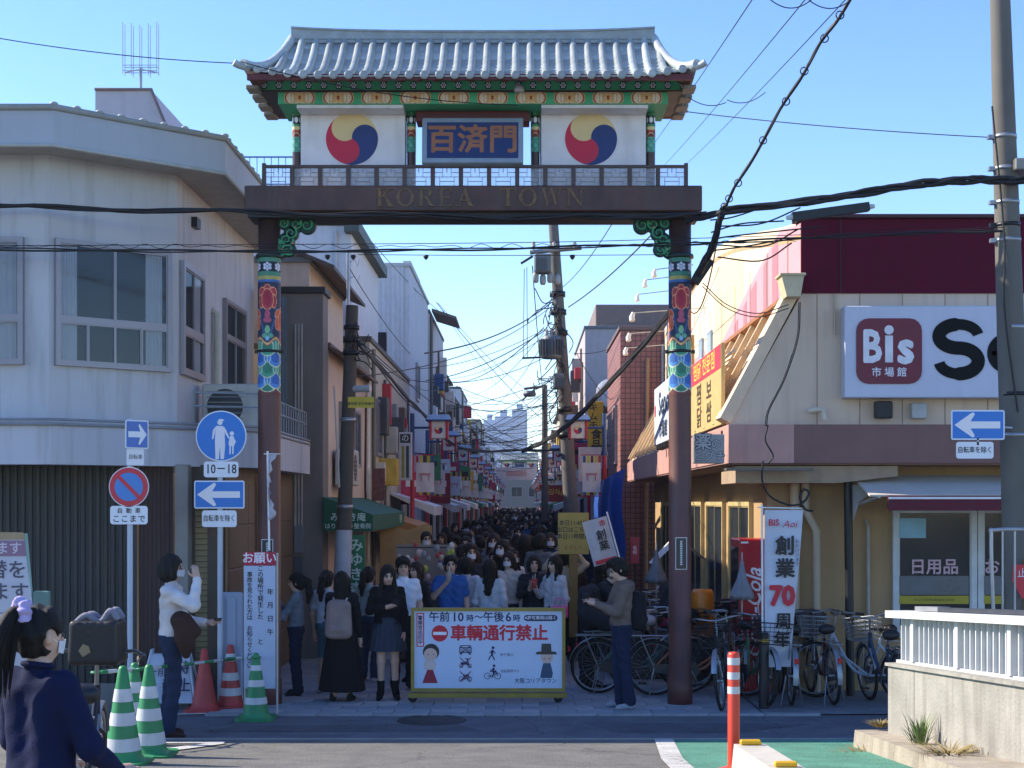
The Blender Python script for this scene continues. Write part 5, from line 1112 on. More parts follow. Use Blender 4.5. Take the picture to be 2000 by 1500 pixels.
# ------------------------------------------------------------------ lantern posts with banners
LBLUE = mat('lantern_blue', '2a4a7e', .5); LRED = mat('post_red', 'b02038', .5); LROOF = mat('lantern_roof', '8fa4bc', .45); LW = mat('lantern_paper', 'd0ccc8', .6)
def lantern_post(side):
    t = thing('lantern_post', None, 'lantern post')
    MB().cyl((0, 0, 0), (0, 0, 3.3), .045, n=12).build('red_post', LRED, t); MB().cyl((0, 0, 3.3), (0, 0, 4.15), .047, n=12).build('blue_post', LBLUE, t); MB().cyl((0, 0, 3.27), (0, 0, 3.34), .07, n=12).build('collar', LBLUE, t)
    MB().tube([(0, 0, 3.85), (side*.75, 0, 3.85)], .025, 8).build('arm', LBLUE, t)
    ln = MB().bbox(side*.56-.17, side*.56+.17, -.15, .15, 3.62, 3.98, .01).build('lantern', LW, t)
    for sx in (-1, 1): MB().bbox(side*.56+sx*.17-.025, side*.56+sx*.17+.025, -.17, .17, 3.6, 4.0, .005).build('lantern_side', LRED, ln)
    MB().add([(side*.56+sx*w, sy*w2, z) for (w, w2, z) in ((.26, .24, 4.0), (.21, .1, 4.12)) for sx, sy in ((-1, -1), (1, -1), (1, 1), (-1, 1))], [(0, 1, 5, 4), (1, 2, 6, 5), (2, 3, 7, 6), (3, 0, 4, 7), (4, 5, 6, 7), (3, 2, 1, 0)]).build('lantern_roof', LROOF, ln)
    MB().bbox(side*.56-.27, side*.56+.27, -.25, .25, 3.985, 4.01, .003).build('lantern_eave', LBLUE, ln)
    taegeuk(ln, (side*.56, -.155, 3.8), .085, n=24)
    for z in (2.42, 3.28): MB().tube([(0, 0, z), (side*.5, 0, z)], .012, 6).build('banner_rod', LRED, t)
    bn = MB(); G = [[(side*(.08+.38*u), -.01+.012*math.sin(u*7+v*3), 2.5+.62*v) for u in np.linspace(0, 1, 8)] for v in np.linspace(0, 1, 6)]; bn.grid(G if side > 0 else [r[::-1] for r in G]); bn = bn.build('banner', mat('banner_white', 'cfc9ca', .8, var=.05), t)
    for u0, m in ((.1, LRED), (.18, M('b8b03a', .6)), (.26, MAROON), (.34, M('b8b03a', .6)), (.42, LBLUE)):
        for z0, z1 in ((2.44, 2.5), (3.12, 3.26)): MB().box(min(side*(u0-.03), side*(u0+.03)), max(side*(u0-.03), side*(u0+.03)), -.014, -.006, z0, z1).build('banner_tab', m, bn)
    R = M('c0707a', .6)
    b = MB(); x = side*.27; b.box(x-.11, x+.11, -.03, -.026, 2.86, 2.88); b.box(x-.09, x-.07, -.03, -.026, 2.74, 2.86); b.box(x+.07, x+.09, -.03, -.026, 2.74, 2.86); b.box(x-.13, x+.13, -.031, -.027, 2.89, 2.90); tag(b.build('gate_mark', R, bn), kind='stuff')
    return t
protoL, protoR = lantern_post(1), lantern_post(-1); firstL = firstR = True
dd = [30, 37, 46, 55.5, 65, 75, 86, 97, 109, 121, 134, 148]
for s, pr, x in ((1, protoL, -2.45), (-1, protoR, 1.72)):
    ks = list(pr.children)
    for k, d in enumerate(dd):
        o = pr if k == 0 else copy_tree(pr)
        o.location = (x+(.15 if k == 0 and s > 0 else 0), d, 0)
        tag(o, 'red and blue lantern post with banner on the %s, %s from the gate' % ('left' if s > 0 else 'right', (ordn+['eleventh', 'twelfth'])[k]), group='lantern posts along the street')
# ------------------------------------------------------------------ street signs on the left
POLE = mat('sign_pole_white', 'b9c2cc', .45, var=.04)
def sign_pole(name, label, px, d, ztop, r=.03):
    t = thing(name, label, 'sign', (ax(px, d), d, .006)); MB().cyl((0, 0, 0), (0, 0, ztop), r, n=14).build('pole', POLE, t); MB().lathe([(r, ztop), (r*.6, ztop+.02), (0, ztop+.025)], n=12).build('cap', POLE, t); return t
d = 15.2; s1 = sign_pole('no_parking_sign', 'round red and blue no parking sign with arrow plate on top', 254, d, az(822, d))
def zc(py): return az(py, d)-.006
c = (0, -.045, zc(951)); dk = MB().prism(circ(.212, 48), c, depth=.008).build('disc', SIGNWHITE, s1)
MB().prism(circ(.203, 48), Vector(c)+Vector((0, -.003, 0)), depth=.003).build('red_ring', SIGNRED, dk)
MB().prism(circ(.15, 40), Vector(c)+Vector((0, -.006, 0)), depth=.003).build('blue_field', M('3f7fc4', .35, var=.04), dk)
a = math.radians(-45); u = Vector((math.cos(a), math.sin(a))); v = Vector((-u.y, u.x)); MB().prism([tuple(u*.165+v*.02), tuple(-u*.165+v*.02), tuple(-u*.165-v*.02), tuple(u*.165-v*.02)], Vector(c)+Vector((0, -.009, 0)), depth=.003).build('red_slash', SIGNRED, dk)
pl = plate(s1, .395, .195, .03, (0, -.045, zc(1006)), None); lettering('自 動 車', .062, INK, pl, (0, -.048, zc(998)), bold=.01, spacing=1.25); lettering('ここまで', .085, INK, pl, (0, -.048, zc(1014)), bold=.008, spacing=1.1)
ap = bpy.data.objects.new('arrow_plate', MB().prism(rrect(.27, .30, .02), (0, 0, 0), depth=.006).mesh('arrow_plate', SIGNWHITE)); COL.objects.link(ap); ap.parent = s1; ap.location = (.09, -.06, zc(849)); ap.rotation_euler = (0, 0, math.radians(44))
MB().prism(rrect(.245, .275, .01), (0, -.003, 0), depth=.003).build('blue_field', M('3a66b4', .35), ap); MB().prism([(-b_*.22, a_*.24) if False else (-a_*.22, b_*.26) for a_, b_ in ARROW], (0, -.006, 0), depth=.002).build('arrow', SIGNWHITE, ap)
a2 = bpy.data.objects.new('side_plate', MB().prism(rrect(.2, .17, .015), (0, 0, 0), depth=.006).mesh('side_plate', SIGNWHITE)); COL.objects.link(a2); a2.parent = s1; a2.location = (.07, -.05, zc(893)); a2.rotation_euler = (0, 0, math.radians(44)); lettering('自転車', .055, INK, a2, (0, -.003, .0))
d = 16.0; s2 = sign_pole('pedestrian_sign', 'round blue pedestrians sign above one way and bicycle plates', 430, d, az(820, d))
c = (.02, -.045, zc(852)); dk = MB().prism(circ(.283, 56), c, depth=.008).build('disc', SIGNWHITE, s2); MB().prism(circ(.27, 56), Vector(c)+Vector((0, -.003, 0)), depth=.003).build('blue_field', SIGNBLUE, dk)
FIG = M('e2dfe4', .4, var=.02)
def fig(parent, c, S, polys, name):
    o = None
    for i, p in enumerate(polys):
        q_ = MB().prism([(x*S, z*S) for x, z in p], Vector(c)+Vector((0, -.006-.0004*i, 0)), depth=.002).build(name if i == 0 else 'figure_limb', FIG, o or parent); o = o or q_
adult = [[(-.05, .1), (.02, .1), (.035, .07), (.04, -.1), (.03, -.22), (-.005, -.22), (-.012, -.1), (-.02, -.22), (-.055, -.22), (-.06, -.05), (-.055, .07)], circ(.026, 14, -.01, .135), [(-.03, .15), (.035, .15), (.03, .158), (.01, .17), (-.02, .168)], [(-.052, .095), (-.08, .06), (-.09, -.03), (-.075, -.03), (-.06, .04)], [(.03, .095), (.055, .05), (.085, -.02), (.078, -.03), (.045, .02), (.03, .06)], [(-.055, -.22), (-.055, -.235), (-.02, -.228), (-.02, -.22)], [(-.005, -.22), (-.003, -.232), (.03, -.228), (.03, -.22)]]
child = [[(.09, -.0), (.125, .0), (.14, -.07), (.13, -.1), (.08, -.1), (.075, -.07)], circ(.022, 12, .108, .025), [(.085, -.1), (.1, -.1), (.096, -.18), (.082, -.18)], [(.112, -.1), (.128, -.1), (.124, -.18), (.11, -.18)], [(.125, -.01), (.15, -.06), (.142, -.068), (.12, -.03)]]
fig(dk, c, 1.12, adult, 'adult_figure'); fig(dk, c, 1.12, child, 'child_figure')
pl = plate(s2, .385, .175, .03, (.02, -.045, zc(917)), None); lettering('10－18', .145, INK, pl, (.02, -.048, zc(917)), bold=.01, sx=.8)
oneway(s2, (.0, -.045, zc(966)), .56, .31); pl = plate(s2, .385, .185, .03, (0, -.045, zc(1013)), None); lettering('自転車を除く', .078, INK, pl, (0, -.048, zc(1013)), bold=.006, sx=.78)
# twisted white flag on the left column, caution strip
fg = thing('furled_flag', 'crumpled white flag on a thin pole against the left column', 'flag', at(526, 1075, 15.9))
MB().cyl((0, 0, 0), (-.02, 0, 1.1), .012, n=8).build('pole', WHITE, fg); G = []
for k, t in enumerate(np.linspace(0, 1, 18)):
    w = .1*(1-.85*abs(math.sin(t*PI*1.15))**.6)+.02*math.sin(k*2.1); G.append([(-.015+.005+u*w, -.02+.03*math.sin(u*5+t*9), 1.06-.72*t) for u in np.linspace(0, 1, 7)])
MB().grid(G).build('cloth', mat('flag_cloth', 'b8b4bc', .8, var=.06), fg); MB().tube([(-.06, 0, 1.07), (.12, 0, 1.07)], .006, 5).build('cross_rod', WHITE, fg)
# ------------------------------------------------------------------ people: one continuous skin grown from a signed distance field
def sd_eval(prims, P):
    """P (N,3) -> distance, material of the nearest primitive"""
    D = None; best = None; mt = np.zeros(len(P), np.int8)
    for pr in prims:
        if pr[0] == 'c':
            _, a, b, ra, rb, m, k = pr; ab = b-a; L2 = max(1e-9, float(ab@ab)); t = np.clip(((P-a)@ab)/L2, 0, 1)
            d = np.linalg.norm(P-a-t[:, None]*ab, axis=1)-(ra+(rb-ra)*t)
        else:
            _, c, r, _, _, m, k = pr; q = (P-c)/r; l = np.linalg.norm(q, axis=1); d = (l-1)*r.min()
        if D is None: D = d.copy(); best = d.copy(); mt[:] = m
        else:
            w = d < best; best[w] = d[w]; mt[w] = m
            h = np.clip(.5+.5*(D-d)/k, 0, 1); D = D*(1-h)+d*h-k*h*(1-h)
    return D, mt
CUTS = []
def sd_mesh(name, prims, h, cut=None):
    lo = np.min([np.minimum(p[1], p[2] if p[0] == 'c' else p[1])-(max(p[3], p[4]) if p[0] == 'c' else p[2].max()) for p in prims], 0)-3*h
    hi = np.max([np.maximum(p[1], p[2] if p[0] == 'c' else p[1])+(max(p[3], p[4]) if p[0] == 'c' else p[2].max()) for p in prims], 0)+3*h
    Q = 4; H_ = h*Q; nc = np.ceil((hi-lo)/H_).astype(int)+1
    g = np.stack(np.meshgrid(*[lo[i]+H_*(np.arange(nc[i])+.5)-h*.5 for i in range(3)], indexing='ij'), -1).reshape(-1, 3)
    def ev(P):
        D, mt = sd_eval(prims, P)
        if name == 'person':
            m = (mt == 1) | (mt == 2); x, y, z = P[:, 0], P[:, 1], P[:, 2]
            D = D+m*(1 if h > .008 else .4)*(.0055*np.sin(24*x+13*z+4*np.sin(9*z+5*y))*np.sin(31*z+11*y-7*x)+.0035*np.sin(52*z+23*x+3*np.sin(14*x)))
        if name == 'hair': D = D+.0045*np.sin(105*P[:, 0]+60*P[:, 1]+5*np.sin(13*P[:, 2]))+.003*np.sin(60*P[:, 2]+80*P[:, 1]-50*P[:, 0])*np.sin(31*P[:, 0])
        if cut is not None: D = np.maximum(D, cut(P))
        return D, mt
    dc, _ = ev(g); act = np.abs(dc) < H_*1.3
    V = np.repeat(np.repeat(np.repeat(dc.reshape(nc), Q, 0), Q, 1), Q, 2)
    A = np.repeat(np.repeat(np.repeat(act.reshape(nc), Q, 0), Q, 1), Q, 2)
    ii = np.argwhere(A); V[A] = ev(lo+ii*h)[0]
    ins = V < 0
    c8 = np.array([(i, j, k) for i in (0, 1) for j in (0, 1) for k in (0, 1)])
    s = sum(ins[i:ins.shape[0]-1+i, j:ins.shape[1]-1+j, k:ins.shape[2]-1+k].astype(np.int8) for i, j, k in c8)
    cells = np.argwhere((s > 0) & (s < 8)); idx = np.full(s.shape, -1, np.int32); idx[tuple(cells.T)] = np.arange(len(cells))
    vals = np.stack([V[tuple((cells+c).T)] for c in c8], 1); pos = np.zeros((len(cells), 3)); cnt = np.zeros(len(cells))
    for a in range(8):
        for b in range(a+1, 8):
            if np.abs(c8[a]-c8[b]).sum() != 1: continue
            va, vb = vals[:, a], vals[:, b]; m = (va < 0) != (vb < 0); t = np.where(m, va/np.where(m, va-vb, 1), 0)
            pos += np.where(m[:, None], c8[a]+(c8[b]-c8[a])*t[:, None], 0); cnt += m
    verts = lo+(cells+pos/np.maximum(cnt, 1)[:, None])*h; faces = []
    for ax_ in range(3):
        o = [1, 1, 1]; o[ax_] = 0; n = list(V.shape)
        sl0 = [slice(1, n[i]-1) for i in range(3)]; sl1 = list(sl0); sl1[ax_] = slice(2, n[ax_])
        a = ins[tuple(sl0)]; b = ins[tuple(sl1)]; e = np.argwhere(a != b)+1; fl = ins[tuple(e.T)]
        u, v = [(1, 2), (2, 0), (0, 1)][ax_]
        def cell(du, dv): q = e.copy(); q[:, u] -= du; q[:, v] -= dv; return idx[tuple(q.T)]
        q = np.stack([cell(1, 1), cell(0, 1), cell(0, 0), cell(1, 0)], 1); q[~fl] = q[~fl][:, ::-1]; faces.append(q)
    f = np.concatenate(faces); f = f[(f >= 0).all(1)]
    me = bpy.data.meshes.new(name); me.from_pydata(verts.tolist(), [], f.tolist())
    _, mt = sd_eval(prims, verts[f].mean(1)); me.polygons.foreach_set('material_index', mt.astype(np.int32)); me.polygons.foreach_set('use_smooth', np.ones(len(f), bool)); return me
A_ = lambda *p: np.array(p, float)
def C_(a, b, ra, rb, m, k=.02): return ('c', A_(*a), A_(*b), ra, rb, m, k)
def E_(c, r, m, k=.015): return ('e', A_(*c), A_(*r), 0, 0, m, k)
SKIN, TOP, BOT, SHOE, DARK, LIP, SOCK = range(7)
def rotx(p, c, a):
    p = Vector(p)-c; return c+Vector((p.x, p.y*math.cos(a)-p.z*math.sin(a), p.y*math.sin(a)+p.z*math.cos(a)))
def person_prims(sleeve='long', bottom='pants', ra=None, la=None, rl=None, ll=None, lean=0, nod=0, turn=0, loose=1.0, fingers=True, hood=False, sock=0):
    """faces -Y; ra/la = (elbow, wrist, fingertip direction); rl/ll = (knee, ankle)"""
    pr = []; piv = Vector((0, 0, .95)); T_ = lambda p: rotx(p, piv, lean)
    hc = Vector((0, 0, 1.5)); 
    def Hd(p):
        p = Vector(p)-hc; p = Vector((p.x, p.y*math.cos(nod)-p.z*math.sin(nod), p.y*math.sin(nod)+p.z*math.cos(nod)))
        p = Vector((p.x*math.cos(turn)-p.y*math.sin(turn), p.x*math.sin(turn)+p.y*math.cos(turn), p.z)); return T_(p+hc)
    w = loose
    # legs
    LB = BOT if bottom in ('pants',) else SKIN
    for s, lg in ((-1, rl), (1, ll)):
        kn, an = lg or ((s*.095, -.01, .5), (s*.1, .03, .085)); hip = (s*.085, 0, .9)
        tr, kr, ar = (.088, .066, .062*w) if LB == BOT else (.082, .052, .038)
        pr += [C_(hip, kn, tr, kr, LB if bottom != 'shorts' else BOT, .03), C_(kn, an, kr*.98, ar, LB if LB == BOT else (SKIN if not sock else SKIN), .03)]
        if sock: 
            k_, a_ = Vector(kn), Vector(an); pr.append(C_(a_.lerp(k_, sock), an, .05, .044, SOCK, .01))
        f = Vector(an)+Vector((s*.015, 0, 0)); pr += [C_(f+Vector((0, .03, -.045)), f+Vector((s*.015, -.12, -.05)), .038, .032, SHOE, .02), C_(f+Vector((s*.02, -.15, -.058)), f+Vector((s*.015, -.1, -.055)), .026, .03, SHOE, .015), C_(f, f+Vector((0, .01, -.04)), .042, .04, SHOE, .02)]
    pr += [C_((-.07, .005, .93), (.07, .005, .93), .108, .108, BOT if bottom in ('pants', 'shorts', 'skirt') else TOP, .05)]
    # torso
    pr += [C_(T_((-.065, 0, 1.0)), T_((-.085, .0, 1.30)), .098*w, .098*w, TOP, .05), C_(T_((.065, 0, 1.0)), T_((.085, .0, 1.30)), .098*w, .098*w, TOP, .05), C_(T_((-.15, .015, 1.385)), T_((.15, .015, 1.385)), .058, .058, TOP, .05), C_(T_((0, .02, 1.38)), T_((0, .015, 1.45)), .075, .058, TOP, .03)]
    if hood: pr += [E_(T_((0, .095, 1.40)), (.12, .06, .07), TOP, .03)]
    # arms and hands
    for s, arm in ((-1, ra), (1, la)):
        el, wr, fd = arm or ((s*.225, .03, 1.10), (s*.235, -.05, .86), (0, -.1, -1))
        if arm is None: el, wr = T_(el), T_(wr)
        sh = T_((s*.165, .015, 1.385)); el, wr, fd = Vector(el), Vector(wr), Vector(fd).normalized()
        tu = Vector(sh).lerp(el, .6)
        if sleeve == 'short': pr += [C_(sh, tu, .064*w, .062*w, TOP, .03), C_(tu, el, .043, .04, SKIN, .012), C_(el, wr, .04, .026, SKIN, .02)]
        elif sleeve == 'none': pr += [C_(sh, el, .05, .04, SKIN, .03), C_(el, wr, .04, .026, SKIN, .02)]
        else: pr += [C_(sh, el, .062*w, .052*w, TOP, .03), C_(el, el.lerp(wr, .93), .052*w, .04*w, TOP, .03), C_(el.lerp(wr, .9), wr, .028, .026, SKIN, .006)]
        pm = wr+fd*.085; x, y, z = frame(fd); side = x
        pr += [C_(wr, pm, .027, .03, SKIN, .015), C_(wr+side*.018+fd*.04, pm+side*.014, .02, .02, SKIN, .01), C_(wr-side*.018+fd*.04, pm-side*.014, .02, .02, SKIN, .01)]
        if fingers:
            for q, ln in ((-.030, .062), (-.010, .075), (.010, .070), (.029, .054)):
                b0 = pm+side*q; b1 = b0+fd*ln*.55+y*.006; b2 = b1+(fd*.7-y*.7).normalized()*ln*.5
                pr += [C_(b0, b1, .0095, .009, SKIN, .003), C_(b1, b2, .009, .0075, SKIN, .003)]
            t0 = wr+fd*.03-side*s*.028; t1 = t0+(fd*.6-side*s*.6-y*.3).normalized()*.05; pr += [C_(t0, t1, .013, .011, SKIN, .006), C_(t1, t1+(fd-y*.3).normalized()*.03, .011, .009, SKIN, .004)]
        else: pr += [C_(pm, pm+fd*.06, .026, .018, SKIN, .015)]
    # neck and head
    pr += [C_(T_((0, .02, 1.42)), Hd((0, .012, 1.54)), .052, .05, SKIN, .02), E_(Hd((0, .012, 1.612)), (.076, .093, .104), SKIN, .02), E_(Hd((0, -.022, 1.555)), (.056, .064, .07), SKIN, .03),
           C_(Hd((0, -.083, 1.602)), Hd((0, -.1, 1.572)), .008, .014, SKIN, .012)]
    for s in (-1, 1):
        pr += [E_(Hd((s*.077, .015, 1.59)), (.014, .022, .032), SKIN, .008), E_(Hd((s*.031, -.077, 1.606)), (.016, .010, .008), DARK, .004), E_(Hd((s*.032, -.078, 1.628)), (.02, .009, .0055), DARK, .004)]
    pr += [E_(Hd((0, -.078, 1.541)), (.023, .011, .008), LIP, .004)]
    return pr, Hd, T_
def hair_mesh(kind, Hd, T_, h, key):
    c = Hd((0, .022, 1.625)); pr = [E_(c, (.093, .108, .112), 0, .03), E_(Hd((0, .05, 1.58)), (.085, .08, .1), 0, .03)]
    if kind == 'long':
        pr += [C_(Hd((0, .06, 1.6)), T_((0, .09, 1.24)), .075, .05, 0, .04), C_(Hd((-.05, .05, 1.58)), T_((-.07, .06, 1.26)), .045, .03, 0, .03), C_(Hd((.05, .05, 1.58)), T_((.07, .06, 1.26)), .045, .03, 0, .03),
               C_(Hd((-.083, -.01, 1.62)), T_((-.1, -.06, 1.28)), .024, .028, 0, .03), C_(Hd((.083, -.01, 1.62)), T_((.1, -.06, 1.28)), .024, .028, 0, .03)]
    if kind == 'bob': pr += [E_(Hd((0, .035, 1.56)), (.108, .1, .1), 0, .04), C_(Hd((-.085, -.015, 1.62)), Hd((-.088, -.02, 1.52)), .026, .026, 0, .03), C_(Hd((.085, -.015, 1.62)), Hd((.088, -.02, 1.52)), .026, .026, 0, .03)]
    if kind == 'pony':
        pr += [C_(Hd((0, .11, 1.67)), Hd((0, .175, 1.62)), .03, .042, 0, .02), C_(Hd((0, .175, 1.62)), Hd((.01, .19, 1.45)), .042, .05, 0, .03), C_(Hd((.01, .19, 1.45)), Hd((.02, .17, 1.30)), .05, .02, 0, .03)]
    if kind == 'short': pr += [E_(Hd((0, .0, 1.68)), (.088, .1, .055), 0, .03)]
    fc = np.array(Hd((0, -.115, 1.565))); fu = np.array(Hd((0, -.115, 1.665)))-fc; fu /= np.linalg.norm(fu)
    fr_ = A_(.068, .085, .092) if kind in ('long', 'bob') else A_(.08, .09, .105)
    def cut(P):
        d = 1-np.linalg.norm((P-fc)/fr_, axis=1); d = d*fr_.min()
        P2 = P+0*P; n = .006*np.sin(P[:, 0]*90+P[:, 1]*40)*np.cos(P[:, 1]*80+P[:, 2]*14); return d+n*.6
    return sd_mesh('hair', pr, h, cut)
SKINM = mat('skin', (.52, .33, .24), .5, var=.08, vs=8, spec=.4); EYEM = mat('eye_dark', (.02, .015, .012), .4, var=0); LIPM = mat('lips', (.36, .13, .12), .45, var=0)
def cloth(hx): return mat('cloth_'+hx, hx, .92, var=.16, vs=7, bump=.25, bs=130, spec=.2)
HAIRM = {k: mat('hair_'+k, v, .55, var=.3, vs=30, bump=.6, bs=60, stretch=(6, 6, .8), spec=.3) for k, v in (('black', '0e0c0b'), ('brown', '2a1c15'), ('grey', '6d6965'))}
def mk_person(name, label, px, d, H, rz, top, bot, shoe='1b1b1d', hair='short', hairc='black', h=.0105, skirt=None, mask=False, cap=None, x=None, sockc='151518', **pose):
    pr, Hd, T_ = person_prims(**pose); me = sd_mesh('person', pr, h)
    for m in (SKINM, cloth(top), cloth(bot), cloth(shoe), EYEM, LIPM, cloth(sockc)): me.materials.append(m)
    o = bpy.data.objects.new('person', me); COL.objects.link(o); tag(o, label, 'person'); s = H/1.725
    o.location = (ax(px, d) if x is None else x, d, gz(0, d)+(.022 if d > 15.4 else 0)+.0); o.rotation_euler = (0, 0, math.radians(rz)); o.scale = (s, s, s)
    if hair:
        hm = hair_mesh(hair, Hd, T_, h, None); hm.materials.append(HAIRM[hairc]); ho = bpy.data.objects.new('hair', hm); COL.objects.link(ho); ho.parent = o
    if skirt:
        z1, z0, r1, r0, np_, cx = skirt; b = MB(); prof = [(r1+(r0-r1)*(t**.8), z1+(z0-z1)*t) for t in np.linspace(0, 1, 12)]
        b.lathe(prof, n=72, mod=lambda a, z: (1+.10*(.5+.5*math.cos(a*np_)))*(1 if True else 0)*math.sqrt(1/(math.cos(a)**2/1.2+math.sin(a)**2/.75)) if (z < z1-.08) else math.sqrt(1/(math.cos(a)**2/1.25+math.sin(a)**2/.72)))
        b.build('skirt', cloth(cx), o)
    if mask:
        G = [[Hd((.062*math.sin(u), -.022-.078*math.cos(u*.9)-.012*math.exp(-(u*3)**2)*(1 if v > .3 else .4), 1.52+.068*v-.012*abs(u)*(v-.5))) for u in np.linspace(-1.35, 1.35, 11)] for v in np.linspace(0, 1, 6)]
        b = MB(); b.grid([[p for p in r] for r in G]); b.build('face_mask', mat('mask_white', 'c9ccd2', .8, var=.03), o)
        b = MB()
        for s_ in (-1, 1): b.tube([Hd((s_*.061, -.04, 1.575)), Hd((s_*.082, .015, 1.60))], .002, 4)
        b.build('mask_strap', WHITE, o)
    if cap:
        b = MB(); c = Vector(Hd((0, .015, 1.655))); up = (Vector(Hd((0, .015, 1.755)))-c).normalized(); fw2 = (Vector(Hd((0, -.1, 1.655)))-c).normalized(); rt = fw2.cross(up)
        for G in ([[c+rt*(.1*math.cos(a)*math.cos(e))+fw2*(-.115*math.sin(a)*math.cos(e))+up*(.095*math.sin(e)) for a in np.linspace(0, 2*PI, 25)] for e in np.linspace(-.1, PI/2, 8)], [[c+rt*(q*.085)+fw2*(.09*math.sqrt(max(0, 1-q*q*.6))+.075*v*math.sqrt(max(0, 1-q*q)))-up*.012*v for q in np.linspace(-1, 1, 11)] for v in (0, .5, 1)]): b.grid(G)
        b.build('cap', cloth(cap), o)
    return o
def near(px, py): return CAMZ*F/(py-980)
def pp(o, p): return o.matrix_basis @ Vector(p)             # a point of a figure in the world
def phone(label, o, p, tilt=(0, -.5, .85)):
    q = pp(o, p); x, y, z = frame(tilt); t = thing('phone', label, 'phone', q); MB().obox((0, 0, 0), x, y, z, .072, .009, .145).build('body', M('2a2a30', .25), t); MB().obox(y*.0056, x, y, z, .066, .002, .135).build('screen', M('101218', .1), t)
def cup(label, o, p, c='b8746a'):
    q = pp(o, p); t = thing('drink_cup', label, 'cup', q); MB().lathe([(0, -.06), (.03, -.06), (.042, .06), (.043, .065), (.04, .065)], n=14).build('cup', mat('clear_cup_'+c, c, .2, alpha=.85), t); MB().cyl((0, 0, .0), (.015, 0, .13), .004, n=6).build('straw', M('d8d8d8', .5), t)
FD = (0, -1, .1)
woman_l = mk_person('person', 'woman in white top and jeans shading her eyes beside the red cones', 338, 13.7, 1.74, 92, 'c9c4c2', '243048', '3a2620', 'bob', mask=True, loose=1.1, h=.0095, ra=((-.24, -.24, 1.26), (-.12, -.25, 1.50), (.25, .25, .9)), la=((.2, -.05, 1.1), (.14, -.28, 1.07), (-.1, -1, .1)), rl=((-.08, -.03, .5), (-.08, .03, .085)), ll=((.1, .04, .5), (.1, .1, .085)))
phone('white phone held out by the woman in the white top', woman_l, (.1, -.40, 1.10), (0.3, -.9, .3))
bag = thing('shoulder_bag', 'brown jacket bundle hanging at the hip of woman in white', 'bag', pp(woman_l, (-.17, -.10, 1.0)))
me = sd_mesh('jacket', [C_((0, 0, .12), (.08, -.02, -.1), .09, .07, 0, .05), C_((.05, 0, .1), (.14, 0, .02), .08, .06, 0, .05), C_((.02, -.02, -.05), (.06, -.01, -.2), .07, .04, 0, .05)], .012); me.materials.append(cloth('3c2a26')); o = bpy.data.objects.new('jacket', me); COL.objects.link(o); o.parent = bag
for z in (0, 1):
    MB().bbox(-.055, .055, -.02, .1, 0, .1, .02)
man_r = mk_person('person', 'man in taupe hooded sweatshirt standing beside the right column', 1213, 15.8, 1.66, -82, '6c5e56', '1c2740', '8a8f94', 'short', nod=.42, loose=1.12, hood=True, h=.0095, ra=((-.22, -.1, 1.12), (-.06, -.30, 1.22), (.3, -.9, .3)), la=((.22, -.1, 1.12), (.08, -.30, 1.20), (-.3, -.9, .3)), rl=((-.09, -.02, .5), (-.09, .02, .085)), ll=((.09, .03, .5), (.1, .08, .085)))
phone('phone held in both hands by the man in taupe', man_r, (0, -.41, 1.26), (0, -.5, .85))
bp = thing('backpack', 'black backpack on the back of the man in taupe', 'backpack', pp(man_r, (0, .17, 1.12))); bp.rotation_euler = man_r.rotation_euler
me = sd_mesh('pack', [C_((-.05, 0, .13), (.05, 0, .13), .09, .09, 0, .08), C_((-.07, 0, .0), (.07, 0, .0), .1, .1, 0, .08), C_((-.07, .01, -.12), (.07, .01, -.12), .1, .1, 0, .08), C_((-.04, .07, -.09), (.04, .07, -.09), .06, .06, 0, .02)], .012); me.materials.append(cloth('1b1c22')); o = bpy.data.objects.new('pack', me); COL.objects.link(o); o.parent = bp
for s in (-1, 1): MB().tube(smooth([(s*.07, .0, .18), (s*.09, -.16, .27), (s*.1, -.25, .15), (s*.1, -.1, -.12)], 12), .014, 6).build('strap', cloth('1b1c22'), bp)
kid = mk_person('person', 'person in grey sweatshirt and black cap drinking near the left column', 578, 16.9, 1.43, -88, '6f7a84', '1d2840', '22222a', 'pony', cap='17171b', h=.0105, ra=((-.2, -.16, 1.15), (-.1, -.3, 1.36), (.3, -.5, .6)), la=((.2, -.16, 1.12), (.08, -.32, 1.28), (-.2, -.7, .5)))
cup('yellow tall cup held by person in grey sweatshirt', kid, (0, -.4, 1.42), 'c8b070')
wC = mk_person('person', 'woman in long black dress seen from behind with beige backpack', 668, 16.4, 1.48, 172, '17171b', '17171b', '1e1e22', 'long', bottom='dress', skirt=(1.0, .14, .135, .27, 9, '141418'), h=.0105, la=((.22, -.12, 1.12), (.1, -.3, 1.25), (0, -.7, .7)))
bp = thing('backpack', 'beige canvas backpack on the woman in the black dress', 'backpack', pp(wC, (0, .16, 1.10))); bp.rotation_euler = wC.rotation_euler
me = sd_mesh('pack', [C_((x_, .01, -.15), (x_*.85, 0, .15), .062, .058, 0, .06) for x_ in (-.095, -.05, 0, .05, .095)]+[C_((-.06, .055, -.11), (.06, .055, -.11), .05, .05, 0, .015)], .011); me.materials.append(cloth('8a7872')); o = bpy.data.objects.new('pack', me); COL.objects.link(o); o.parent = bp
for s in (-1, 1): MB().tube(smooth([(s*.06, .0, .17), (s*.09, -.12, .26), (s*.1, -.22, .12), (s*.1, -.08, -.14)], 12), .013, 6).build('strap', cloth('a89690'), bp)
